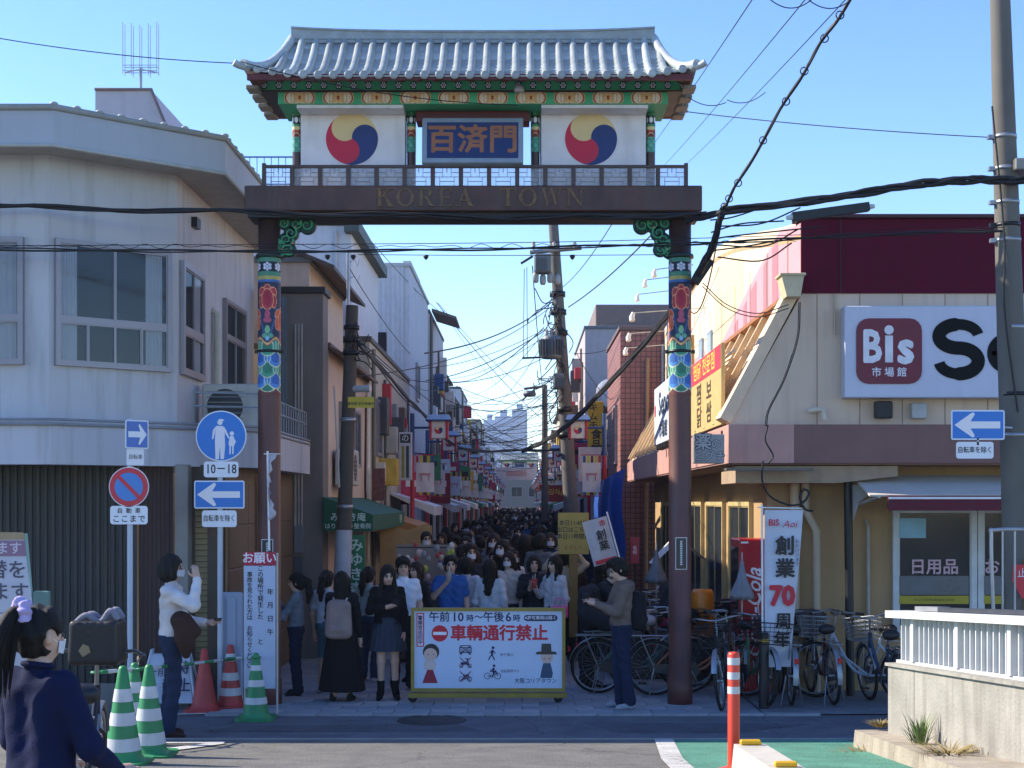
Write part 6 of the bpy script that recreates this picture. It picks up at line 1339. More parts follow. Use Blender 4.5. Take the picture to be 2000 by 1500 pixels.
wD = mk_person('person', 'woman in black sweater and grey skirt facing us with phone', 757, 16.5, 1.55, 6, '141418', '2c3340', '121215', 'long', bottom='skirt', sock=.35, skirt=(1.06, .63, .125, .21, 18, '343c48'), nod=.25, turn=.15, h=.0095, ra=((-.23, -.03, 1.14), (-.02, -.25, 1.20), (.8, -.5, .25)), la=((.21, -.0, 1.11), (.2, -.03, .88), (0, -.1, -1)), rl=((-.085, -.03, .5), (-.085, .0, .085)), ll=((.09, -.01, .5), (.1, .03, .085)))
phone('phone in the hand of the woman in grey skirt', wD, (.10, -.31, 1.25), (.2, -.6, .7))
mk_person('person', 'person in white tee and teal shorts behind the beige backpack', 640, 17.1, 1.46, 160, 'b8bcc2', '4a6a74', 'b4b4b8', 'pony', sleeve='short', bottom='shorts', h=.012)
mk_person('person', 'person in patterned white top by the green vertical sign', 722, 18.2, 1.45, 150, '9ea49e', '3a4658', 'c8c8c8', 'pony', sleeve='short', h=.013)
mk_person('person', 'man in white tee and black cap behind woman in skirt', 787, 17.4, 1.60, 12, 'cdd2dc', '23252c', '1e1e20', 'short', cap='15161a', sleeve='short', h=.012)
mk_person('person', 'woman with long brown hair and black coat left of barrier', 812, 18.1, 1.52, -40, '1c1c20', '1c1c20', '1e1e20', 'long', 'brown', h=.012)
bl = mk_person('person', 'man in blue tee drinking behind the barrier sign', 880, 18.4, 1.58, 8, '2d5a98', '22252c', '1e1e20', 'short', sleeve='short', loose=1.15, h=.011, ra=((-.25, -.1, 1.16), (-.08, -.24, 1.36), (.4, -.1, .9)))
cup('clear cup held by the man in blue tee', bl, (-.05, -.26, 1.44), 'b0a8a0')
mk_person('person', 'woman in white blouse just right of the man in blue', 912, 19.2, 1.54, 160, 'c2c2c8', '1d1e24', '1e1e20', 'bob', sleeve='short', h=.013)
mk_person('person', 'woman with long black hair in white dress behind barrier', 957, 18.6, 1.53, 165, 'b9bcc0', 'b9bcc0', '1e1e20', 'long', bottom='dress', skirt=(1.1, .3, .13, .25, 7, 'b4b8be'), h=.0115, la=((.23, .02, 1.1), (.24, -.06, .88), (0, -.1, -1)))
mk_person('person', 'woman in cream top and face mask in the crowd', 993, 19.4, 1.60, -20, 'c4b4a8', '2a2c34', '1e1e20', 'bob', mask=True, h=.0115)
j1 = mk_person('person', 'woman in dark vest and white shirt smiling with cup', 1043, 19.2, 1.56, 5, '23252c', '1a2036', '1e1e20', 'bob', h=.011, ra=((-.22, -.08, 1.14), (-.1, -.26, 1.22), (.3, -.4, .8)))
cup('drink cup held by the woman in dark vest', j1, (-.06, -.3, 1.3), 'a88878')
j2 = mk_person('person', 'woman in white knit with long hair beside the vest woman', 1082, 19.0, 1.56, -50, 'b9babd', '20222a', '1e1e20', 'long', h=.011, ra=((-.22, -.08, 1.14), (-.1, -.28, 1.25), (.2, -.5, .7)))
cup('red drink cup held by woman in white knit', j2, (-.07, -.32, 1.33), 'c04a4a')
pb_ = thing('pink_handbag', 'bright pink handbag of the woman in white knit', 'handbag', pp(j2, (.24, -.1, .92))); MB().bbox(-.11, .11, -.04, .04, -.08, .08, .02).build('bag', M('d84a8a', .5), pb_); MB().tube([(-.07, 0, .08), (-.05, 0, .18), (.05, 0, .18), (.07, 0, .08)], .008, 6).build('handle', M('d84a8a', .5), pb_)
mk_person('person', 'person in cream top raising an arm to the head', 1103, 20.2, 1.60, 170, 'b8a890', '2a2a30', '1e1e20', 'short', h=.0125, ra=((-.32, .0, 1.50), (-.14, .02, 1.70), (.8, 0, .4)), la=((.3, 0, 1.45), (.15, .05, 1.66), (-.8, 0, .4)))
mk_person('person', 'woman in black and white striped top with pink headband', 926, 20.2, 1.60, 176, '6a686c', '1c1c22', '1e1e20', 'long', 'brown', h=.0125)
mk_person('person', 'man with grey hair in dark jacket bending over a bicycle', 1150, 17.7, 1.62, 70, '22262a', '24262c', '1e1e20', 'short', 'grey', h=.0115, lean=.62, nod=.1, loose=1.2, ra=((-.24, -.52, 1.1), (-.2, -.72, 1.0), (0, -1, 0)), la=((.24, -.52, 1.1), (.2, -.72, 1.0), (0, -1, 0)))
girl = mk_person('person', 'girl in navy top with high ponytail in the left foreground', 80, 5.55, 1.47, 150, '141c3c', '1c2030', '2a2a2e', None, mask=True, h=.0075, fingers=True, loose=1.06, nod=.12, ra=((-.25, -.06, 1.10), (-.2, -.27, .96), (0.1, -1, -.1)), la=((.25, -.06, 1.10), (.2, -.27, .96), (-.1, -1, -.1)), turn=-.25)
_, Hd, T_ = person_prims(nod=.12, turn=-.25)
pr = [E_(Hd((0, .022, 1.625)), (.094, .112, .114), 0, .03), E_(Hd((0, .05, 1.57)), (.086, .075, .085), 0, .03), C_(Hd((-.06, .08, 1.60)), Hd((0, .12, 1.69)), .04, .03, 0, .03), C_(Hd((.06, .08, 1.60)), Hd((0, .12, 1.69)), .04, .03, 0, .03)]
fc = np.array(Hd((0, -.115, 1.57)))
def cutg(P):
    d = (1-np.linalg.norm((P-fc)/A_(.085, .115, .115), axis=1))*.085
    ear = np.maximum((1-np.linalg.norm((P-np.array(Hd((-.084, .0, 1.575))))/A_(.028, .045, .06), axis=1))*.028, (1-np.linalg.norm((P-np.array(Hd((.084, .0, 1.575))))/A_(.028, .045, .06), axis=1))*.028)
    return np.maximum(np.maximum(d, ear), (1.50-P[:, 2])*.8)
me = sd_mesh('hair', pr, .007, cutg); me.materials.append(HAIRM['black']); ho = bpy.data.objects.new('hair', me); COL.objects.link(ho); ho.parent = girl
tail = []
for k in range(46):
    a = random.uniform(0, 2*PI); r = random.uniform(0, .05); q = Vector((r*math.cos(a), r*math.sin(a), 0)); ln = random.uniform(.75, 1.1)
    b = MB(); pts = smooth([Hd((0, .085, 1.70)), Vector(Hd((0, .15, 1.70)))+q*.5, Vector(Hd((0, .195, 1.58)))+q*1.1, Vector(Hd((.02, .20, 1.45)))+q*1.4, Vector(Hd((.03, .17, 1.30)))+q*1.0+Vector((0, 0, .1*(1-ln)*3))], 14)
    tail.append((pts, random.uniform(.012, .02)))
b = MB()
for pts, r in tail: b.tube(pts, [r*(.5+.5*math.sin(PI*min(1, .25+t*.8)))*(1-.75*max(0, t-.6)/.4) for t in np.linspace(0, 1, 14)], 6)
tag(b.build('ponytail', HAIRM['black'], girl), kind='stuff')
b = MB(); b.tube([(.062*math.cos(a), .018+.062*math.sin(a), 1.466+.012*math.sin(a)) for a in np.linspace(0, 2*PI, 24)], .014, 8); b.build('neckband', cloth('141c3c'), girl); b = MB(); c0 = Vector(Hd((0, .12, 1.695))); dr_ = (Vector(Hd((0, .17, 1.69)))-c0).normalized(); x_, y_, _ = frame(dr_); 
G = []
for a in np.linspace(0, 2*PI, 49):
    rad = x_*math.cos(a)+y_*math.sin(a); row = []
    for e in np.linspace(0, 2*PI, 11):
        R1 = .042; r1 = .026*(1+.35*math.sin(a*9)*math.cos(e)); row.append(c0+rad*(R1+r1*math.cos(e))+dr_*(r1*1.2*math.sin(e)+.006*math.sin(a*5)))
    G.append(row)
b.grid(G); b.build('scrunchie', cloth('b0a4cc'), girl)
# ------------------------------------------------------------------ crowd
protos = []
poses = [dict(sleeve='long'), dict(sleeve='short'), dict(sleeve='long', loose=1.15), dict(sleeve='short', loose=1.1, turn=.4), dict(sleeve='long', nod=.2, turn=-.5), dict(sleeve='long', ra=((-.23, -.08, 1.14), (-.1, -.3, 1.25), (0, -.5, .8)))]
for i, ps_ in enumerate(poses):
    pr, Hd, T_ = person_prims(fingers=False, **ps_); me = sd_mesh('person', pr, .017)
    for m in (SKINM, cloth('1c1d22'), cloth('1c2030'), cloth('1b1b1d'), EYEM, LIPM, cloth('151518')): me.materials.append(m)
    hs_ = []
    for kd in ('short', 'long', 'bob', 'pony'):
        hm = hair_mesh(kd, Hd, T_, .017, None); hm.materials.append(HAIRM['black']); hs_.append(hm)
    protos.append((me, hs_))
tops = [('black', '1a1a1e', 9), ('charcoal', '2c2d33', 6), ('navy', '1b2338', 5), ('white', 'c8cacf', 6), ('grey', '6a6c70', 4), ('beige', 'a8967c', 3), ('brown', '4a382c', 2), ('blue', '3a5478', 2), ('pale pink', 'a88890', 1), ('olive', '4a4c38', 1)]
bag_ = [t for t in tops for _ in range(t[2])]; kinds = ['short', 'long', 'bob', 'pony']
b = MB(); b.grid([[(.062*math.sin(u), -.026-.08*math.cos(u*.9), 1.52+.068*v) for u in np.linspace(-1.3, 1.3, 7)] for v in np.linspace(0, 1, 4)]); MASKM = b.mesh('face_mask', mat('mask_white', 'c9ccd2', .8, var=.03))
spots = []; tries = 0
while len(spots) < 230 and tries < 20000:
    tries += 1; d = 19.6+72*(random.random()**1.35); x = random.uniform(-1.95, 1.25)
    if d < 22 and abs(x) > 1.6 or (x < -.95 and d < 22.6): continue
    if all((x-a)**2+((d-b_)*.8)**2 > .43**2 for a, b_ in spots): spots.append((x, d))
spots.sort(key=lambda s: s[1])
fixed = [(o.location.x, o.location.y) for o in COL.objects if o.name.startswith('person')]
zone = lambda d: 'just behind barrier' if d < 24 else 'in nearer crowd' if d < 34 else 'halfway down street' if d < 52 else 'far down street'
for x, d in spots:
    if any((x-a)**2+(d-b_)**2 < .36**2 for a, b_ in fixed): continue
    me, hs_ = random.choice(protos); o = bpy.data.objects.new('person', me); COL.objects.link(o); nm, hx, _ = random.choice(bag_); hk = random.choice((0, 0, 0, 1, 1, 2, 3)); away = random.random() < .5
    o.location = (x, d, .005 if d > 18.5 else .022); o.rotation_euler = (0, 0, math.radians(random.gauss(180 if away else 0, 28))); s = random.uniform(.84, 1.05); o.scale = (s, s, s)
    for i, m in ((1, cloth(hx)), (2, cloth(random.choice(('1c2030', '1a1a1e', '2a2c34', '5a564e', '23304a'))))): o.material_slots[i].link = 'OBJECT'; o.material_slots[i].material = m
    tag(o, 'person in %s top, %s hair, %s, %s' % (nm, ('short', 'long', 'bobbed', 'tied')[hk], 'facing away' if away else 'facing us', zone(d)+(' at left' if x < -1.1 else ' at right' if x > .5 else ' in middle')), 'person', 'crowd filling the street')
    ho = bpy.data.objects.new('hair', hs_[hk]); COL.objects.link(ho); ho.parent = o
    if not away and random.random() < .4: mo = bpy.data.objects.new('face_mask', MASKM); COL.objects.link(mo); mo.parent = o
    if random.random() < .3: ho.material_slots[0].link = 'OBJECT'; ho.material_slots[0].material = HAIRM['brown']
# the far crowd that reads as one mass
b = MB(); lo = []
for k in range(520):
    x = random.uniform(-2.0, 1.3); d = 92+62*random.random(); H_ = random.uniform(1.5, 1.75); b.mtl(random.choice((0, 0, 1, 2)))
    b.lathe([(0, .02), (.13, .02), (.16, .8), (.19, 1.1), (.2, H_-.32), (.07, H_-.24), (.06, H_-.22)], (x, d, 0), 8); b.mtl(random.choice((3, 3, 3, 4))); b.ball((x, d, H_-.11), .11, 5)
tag(b.build('distant_crowd', [cloth('1a1a1e'), cloth('2c2d33'), cloth('5a5c60'), HAIRM['black'], SKINM]), 'dense dark crowd far down the street before the second gate', 'crowd', kind='stuff')
# ------------------------------------------------------------------ barrier sign in the middle of the street
D = 16.25; bs = thing('barrier_sign', 'wide white no vehicles barrier sign in a yellow frame on casters', 'sign', (ax(952, D), D, .025)); k = D/F
def X(px): return (px-952)*k
def Zz(py): return az(py, D)-.025
YF_ = mat('barrier_yellow', '8f7a2c', .55, var=.15, grime=.25)
x0, x1, z0, z1 = X(803), X(1104), Zz(1350), Zz(1187); fwid = .035
for nm, q in (('side_rail', (x0, x0+fwid, z0, z1)), ('side_rail', (x1-fwid, x1, z0, z1)), ('top_rail', (x0+fwid, x1-fwid, z1-fwid, z1)), ('bottom_rail', (x0+fwid, x1-fwid, z0, z0+fwid))): MB().box(q[0], q[1], -.03, .03, q[2], q[3]).build(nm, YF_, bs)
bd = MB().box(x0+fwid, x1-fwid, -.006, .006, z0+fwid, z1-fwid).build('board', mat('barrier_white', 'b9c8dc', .4, var=.03), bs); YB = -.0075
MB().bbox(x0-.03, x1+.02, -.05, .05, Zz(1362), Zz(1353), .004).build('base_beam', YF_, bs); 
for px in (850, 905, 1005, 1060): MB().box(X(px)-.01, X(px)+.01, -.02, .02, Zz(1353), z0).build('stay', YF_, bs)
for px in (806, 1090):
    w = MB().lathe([(0, -.015), (.045, -.015), (.05, -.01), (.05, .01), (.045, .015), (0, .015)], (X(px), 0, .05), 18, 'y').build('caster', BLACK, bs); MB().box(X(px)-.012, X(px)+.012, -.02, .02, .05, Zz(1361)).build('caster_fork', GALV, w)
NV = M('161a48', .5, var=0); RD = M('c01830', .5, var=0)
def T(body, px, py, hpx, m, **kw): return lettering(body, hpx*k*1.15, m, bd, (X(px), YB, Zz(py)), **kw)
T('午前', 858, 1206, 18, NV, bold=.02); T('10', 894, 1206, 21, NV, bold=.02); T('時', 918, 1208, 13, NV, bold=.02); T('～', 935, 1206, 15, NV, bold=.02); T('午後', 964, 1206, 18, NV, bold=.02); T('6', 993, 1206, 21, NV, bold=.02); T('時', 1009, 1208, 13, NV, bold=.02)
o = MB().prism(rrect(66*k, 12*k, 6*k), (X(1056), YB, Zz(1207)), depth=.002).build('label_pill', NV, bd); lettering('※許可車両は除く', 8.2*k, M('e4e4ea', .5), bd, (X(1056), YB-.002, Zz(1207)), bold=.01)
T('車輌通行禁止', 975, 1238, 28, RD, bold=.032, spacing=.98)
o = MB().prism(circ(16*k, 32), (X(859), YB, Zz(1237)), depth=.002).build('no_entry_disc', RD, bd); MB().box(X(846), X(872), YB-.003, YB-.001, Zz(1240), Zz(1234)).build('no_entry_bar', M('e0e4ea', .5), o)
o = MB().prism(rrect(15*k, 66*k, .003), (X(821), YB, Zz(1230)), depth=.002).build('red_strip', RD, bd); MB().prism(rrect(11*k, 62*k, .002), (X(821), YB-.002, Zz(1230)), depth=.001).build('strip_face', M('d8c8d4', .5), o); vtext('警察官巡回中', 9.5*k, NV, bd, (X(821), YB-.004, Zz(1231)), bold=.02)
T('大阪コリアタウン', 1046, 1330, 9.5, NV, bold=.008, sx=.95)
T('歩行者○', 990, 1279, 6, NV); T('自転車押す○', 996, 1311, 6, NV, sx=.9)
def shape(nm, polys, m, px, py, s=1, y=0):
    b = MB()
    for i, p in enumerate(polys): b.prism([(x*k*s, z*k*s) for x, z in p], (X(px), YB-y-.0002*i, Zz(py)), depth=.001)
    return b.build(nm, m, bd)
def ln(x0, y0, x1, y1, w=1.6):
    u = Vector((x1-x0, y1-y0)).normalized(); v = Vector((-u.y, u.x))*w/2; return [(x0+v.x, y0+v.y), (x0-v.x, y0-v.y), (x1-v.x, y1-v.y), (x1+v.x, y1+v.y)]
def ring(cx, cy, r, w=1.1, n=14): return [[(cx+a*math.cos(t), cy+a*math.sin(t)) for a, t in ((r, t0), (r, t1), (r-w, t1), (r-w, t0))] for t0, t1 in [(2*PI*i/n, 2*PI*(i+1)/n) for i in range(n)]]
tag(shape('walker_pictogram', [circ(3, 10, 1, 12), ln(0, 8, -1, -1, 4.5), ln(-1, -1, 4, -12, 2.4), ln(-1, -1, -5, -6, 2.4), ln(-5, -6, -8, -12, 2.2), ln(0, 7, 6, 1, 1.8), ln(0, 7, -6, 2, 1.8)], NV, 962, 1277), kind='stuff')
tag(shape('cyclist_pictogram', ring(-10, -7, 6.5)+ring(10, -7, 6.5)+[ln(-10, -7, 0, -7), ln(0, -7, 6, 2), ln(-5, 2, 6, 2), ln(10, -7, 6, 4), circ(2.6, 10, 3, 13), ln(2, 9, 2, 0, 4), ln(2, 0, 0, -10, 2), ln(2, 8, -5, 2, 1.6)], NV, 962, 1313), kind='stuff')
MUT = M('2c2a4c', .5, var=0)
tag(shape('crossed_car', [ln(-11, 4, -8, 8), ln(-8, 8, 8, 8), ln(8, 8, 11, 4)]+[[(-12, -6), (12, -6), (12, -4), (-12, -4)], [(-12, 3), (12, 3), (12, 5), (-12, 5)], [(-12, -6), (-10, -6), (-10, 5), (-12, 5)], [(10, -6), (12, -6), (12, 5), (10, 5)]]+ring(-6, -1, 2.5)+ring(6, -1, 2.5)+[[(-10, -9), (-6, -9), (-6, -6), (-10, -6)], [(6, -9), (10, -9), (10, -6), (6, -6)]], MUT, 909, 1269), kind='stuff')
tag(shape('crossed_scooter', ring(-8, -6, 4)+ring(8, -6, 4)+[[(-8, -4), (6, -4), (3, 1), (-9, 1)], ln(7, -5, 3, 8, 2), ln(0, 8, 6, 7, 1.6)], MUT, 909, 1294), kind='stuff')
tag(shape('crossed_bicycle', ring(-8, -5, 5)+ring(8, -5, 5)+[ln(-8, -5, 0, -5), ln(0, -5, 5, 3), ln(-4, 3, 5, 3), ln(8, -5, 5, 5), ln(-4, 3, 0, -5)], MUT, 909, 1321), kind='stuff')
for py in (1269, 1294, 1321):
    if py > 1269: tag(shape('cross_out', [ln(-11, -10, 11, 10, 1.6), ln(-11, 10, 11, -10, 1.6)], M('7a2038', .5, var=0), 909, py, 1, .004), kind='stuff')
    else: tag(shape('cross_out', [ln(-11, -9, 11, 9, 1.4), ln(-11, 9, 11, -9, 1.4)], MUT, 909, py, 1, .004), kind='stuff')
SKP = M('cdae9e', .5, var=.02); 
shape('girl_dress', [[(-4, 10), (4, 10), (10, -6), (15, -20), (-15, -20), (-10, -6)]], M('8e1c34', .5, var=.03), 840, 1314); shape('girl_jacket', [[(-7, 27), (7, 27), (12, 16), (10, 7), (4, 6), (-4, 6), (-10, 7), (-12, 16)]], M('c8b4ac', .5), 840, 1314, 1, .002)
shape('girl_hair', [circ(16, 22, 0, 0)], M('2a2224', .5), 842, 1273, 1, .002); shape('girl_face', [circ(13, 20, -1, -4, .95)], SKP, 842, 1274, 1, .004)
shape('boy_hat', [[(-21, -1), (21, -1), (19, 4), (10, 5), (9, 20), (-9, 20), (-10, 5), (-19, 4)]], M('3a3430', .5), 1067, 1277, 1, .004); shape('boy_face', [circ(12, 20, 0, 0, .95)], SKP, 1068, 1284, 1, .002); shape('boy_coat', [[(-6, 12), (8, 12), (13, -8), (11, -17), (-12, -17), (-10, -4)]], M('2c4a64', .5), 1067, 1307)
for px, py in ((836, 1278), (847, 1278), (1063, 1286), (1073, 1286)): shape('eye_dot', [circ(1.2, 8)], NV, px, py, 1, .008)
# ------------------------------------------------------------------ cones and bars
def cone(label, px, d, c1, c2, H_, stripes, bev=.14, flat=False, x=None):
    t = thing('traffic_cone', label, 'cone', (ax(px, d) if x is None else x, d, gz(0, d)+.006), 0, 'traffic cones')
    b = MB(); b.add([(x_, y_, z_) for z_ in (0, .03) for x_, y_ in rrect(.4, .4, .07)], [tuple(range(20))[::-1], tuple(range(20, 40))]+[(i, (i+1) % 20, 20+(i+1) % 20, 20+i) for i in range(20)]); b.build('base', c1, t)
    R = lambda z: .145-.115*(z/H_); prof = [(R(0)+.02, .03), (R(.05), .06)]+[(R(z), z) for z in np.linspace(.1, H_-.02, 8)]+[(.022, H_), (.0, H_)]
    MB().lathe(prof, n=28).build('body', c1, t)
    for a, b_ in stripes: MB().lathe([(R(z*H_)+.0025, z*H_) for z in np.linspace(a, b_, 4)], n=28).build('reflective_band', c2, t)
    return t
CG = mat('cone_green', '24804c', .5, var=.15, vs=9, grime=.25); CR = mat('cone_red', 'b03a36', .5, var=.15, vs=9, grime=.3); CW = mat('cone_white', 'c2c4c4', .5, var=.1, grime=.3)
S4 = ((.14, .27), (.40, .53), (.64, .77))
cone('green and white cone nearest to us in the left foreground', 240, 10.6, CG, CW, .72, S4); cone('green and white cone second nearest with leaf-free base', 291, 11.3, CG, CW, .72, S4)['label'] = 'green and white cone just right of the nearest green cone'
cone('green and white cone partly hidden behind the two nearest cones', 263, 12.6, CG, CW, .72, S4); cone('green and white cone in front of the red headed notice', 500, 15.12, CG, CW, .7, ((.24, .34), (.5, .6), (.74, .82)))
cone('plain orange red cone beside the pedestrian sign pole', 399, 15.75, CR, CW, .68, ()); cone('red cone with white bands right of the sign pole', 450, 16.0, CR, CW, .7, ((.2, .32), (.44, .56), (.74, .86)))
def bar(label, a, b_, n):
    a, b_ = Vector(a), Vector(b_); t = thing('cone_bar', label, 'barrier bar', a, 0)
    for i in range(n): MB().cyl((b_-a)*(i/n), (b_-a)*((i+1)/n), .017, n=10).build('bar_segment', (CG, CW)[i % 2], t)
    for q in (Vector((0, 0, 0)), b_-a): MB().tube([q+Vector((.045*math.cos(t_), .045*math.sin(t_), 0)) for t_ in np.linspace(0, 2*PI, 16)], .012, 6).build('end_ring', CG, t)
bar('green and white bar across to the banded red cone', at(263, 1308, 12.6), at(450, 1288, 15.9), 9); bar('green and white bar resting on the green cone by notice', at(452, 1286, 15.9), at(500, 1284, 15.12), 4); bar('green and white bar left of the nearest cones', at(190, 1313, 12), at(262, 1308, 12.5), 4)
# ------------------------------------------------------------------ notices on the left
nb = thing('notice_board', 'tall white notice with red heading beside the left column', 'notice', (ax(507, 15.35), 15.35, .006)); k2 = 15.35/F
w = 62*k2; hz = lambda py: az(py, 15.35)-.006
MB().bbox(-w/2, w/2, 0, .012, hz(1345), hz(1105), .002).build('white_sheet', mat('notice_white', 'aeb9cc', .5, var=.05), nb); MB().bbox(-w/2, w/2, -.002, .012, hz(1104), hz(1078), .002).build('red_header', mat('notice_red', 'a81c3a', .5), nb)
lettering('お願い', .125, M('e4dce0', .5), nb, (0, -.004, hz(1091)), bold=.02)
vtext('この場所で発生した', .068, INK, nb, (.01, -.003, hz(1158)), pitch=1.0, bold=.012); vtext('事故を見られた方は　お知らせください', .062, INK, nb, (-.105, -.003, hz(1212)), pitch=.98, bold=.012); vtext('年　月　日　午', .072, INK, nb, (.115, -.003, hz(1196)), pitch=1.05, bold=.012); vtext('と', .07, INK, nb, (.01, -.003, hz(1254)), bold=.012)
for x_ in (-w/2+.01, w/2+.015): MB().cyl((x_, .02, 0), (x_, .02, hz(1080)), .012, n=8).build('stake', M('b8b4a8', .6), nb)
wp = thing('upright_board', 'plain white upright panel between red cone and notice', 'panel', (ax(452, 16.1), 16.1, .006)); MB().bbox(-.13, .13, -.03, .03, 0, 1.28, .02).build('panel', mat('panel_white', '9aa6b8', .5, var=.05), wp); MB().bbox(-.05, .06, -.05, -.03, .05, 1.22, .01).build('front_rib', MATS['panel_white'], wp)
wp2 = thing('road_work_board', 'large white road work board cut by the left edge', 'notice board', (ax(15, 9.2), 9.2, .42)); kk = 9.2/F
bz = lambda py: az(py, 9.2)-.42
wpb = MB(); wpb.prism([(-1.2, bz(1320)), (.22, bz(1320)), (.10, bz(1042)), (-1.2, bz(1036))], (0, 0, 0), depth=.02); wpb.build('board', mat('board_offwhite', 'b6b8c2', .5, var=.05), wp2)
MB().prism([(-1.2, bz(1090)), (.122, bz(1086)), (.11, bz(1056)), (-1.2, bz(1054))], (0, -.003, 0), depth=.002).build('mauve_header', M('8a6a80', .5), wp2); MB().prism([(-1.2, bz(1055)), (.112, bz(1054)), (.1, bz(1040)), (-1.2, bz(1034))], (0, -.004, 0), depth=.002).build('tan_edge', M('a08a68', .6), wp2)
lettering('ご迷惑をおかけします', .085, M('c8bcc8', .5), wp2, (.095, -.006, bz(1072)), align='RIGHT', bold=.02); lettering('ガス管の取替を', .125, M('4a4a5c', .5), wp2, (.125, -.004, bz(1115)), align='RIGHT', bold=.01); lettering('行っています', .125, M('4a4a5c', .5), wp2, (.14, -.004, bz(1158)), align='RIGHT', bold=.01)
MB().box(-1.2, .16, -.003, -.001, bz(1198), bz(1196)).build('rule', M('7a7c8c', .5), wp2); lettering('時間　昼間', .07, M('5a5a6c', .5), wp2, (.15, -.004, bz(1222)), align='RIGHT')
for x_ in (-.9, .18): MB().tube([(x_, .02, bz(1320)), (x_+.04, .3, 0)], .015, 6).build('leg', M('5a7a74', .5), wp2); 
MB().tube([(.11, .01, bz(1042)), (.25, .03, 0)], .014, 6).build('edge_tube', M('7a9a94', .5), wp2); MB().bbox(.16, .26, .0, .05, bz(1185), bz(1155), .005).build('clip', M('5a7a74', .5), wp2)
af = thing('a_frame_sign', 'white folding sign board behind the woman in white top', 'sign', (ax(333, 15.9), 15.9, .006))
for s in (-1, 1):
    b = MB(); b.prism([(-.28, .08), (.28, .08), (.2, .62), (-.2, .62)], (0, s*.16 if s > 0 else -.16, 0), (1, 0, 0), (0, .18*(1 if s < 0 else -1), .98), depth=.01); b.build('panel', mat('a_frame_white', 'a8b2c0', .5), af)
    for x_ in (-1, 1): MB().tube([(x_*.33, s*.2, 0), (x_*.2, s*.03, .66)], .014, 8).build('leg', POLE, af)
lettering('午前', .13, NV, af, (-.12, -.115, .42), w=(0, .18, .98)); lettering('6時', .15, NV, af, (.13, -.12, .46), w=(0, .18, .98), bold=.02); lettering('禁止', .16, NV, af, (.1, -.15, .27), w=(0, .18, .98), bold=.02)
# ------------------------------------------------------------------ bicycles
TYRE = mat('tyre', '121214', .8, var=.05); RIM = mat('rim_alloy', '8f9294', .3, .8, var=.05)
wm = {}
def wheel_meshes():
    if wm: return wm
    R = .325; b = MB(); G = [[Vector(((R-.018+.02*math.cos(e))*math.cos(a), .019*math.sin(e), (R-.018+.02*math.cos(e))*math.sin(a))) for e in np.linspace(0, 2*PI, 9)] for a in np.linspace(0, 2*PI, 41)]; b.grid(G); wm['tyre'] = b.mesh('tyre', TYRE)
    b = MB(); G = [[Vector((r*math.cos(a), y, r*math.sin(a))) for r, y in ((R-.036, -.014), (R-.05, -.01), (R-.05, .01), (R-.036, .014), (R-.036, -.014))] for a in np.linspace(0, 2*PI, 41)]; b.grid(G); wm['rim'] = b.mesh('rim', RIM)
    b = MB()
    for i in range(28):
        a = 2*PI*i/28; a2 = a+(.5 if i % 2 else -.5); s = .022 if (i//2) % 2 else -.022; b.tube([(.018*math.cos(a2), s, .018*math.sin(a2)), ((R-.045)*math.cos(a), 0, (R-.045)*math.sin(a))], .0016, 3, False)
    wm['spokes'] = b.mesh('spokes', RIM); b = MB(); b.lathe([(0, -.05), (.018, -.045), (.02, .045), (0, .05)], n=10, ax='y'); wm['hub'] = b.mesh('hub', RIM); return wm
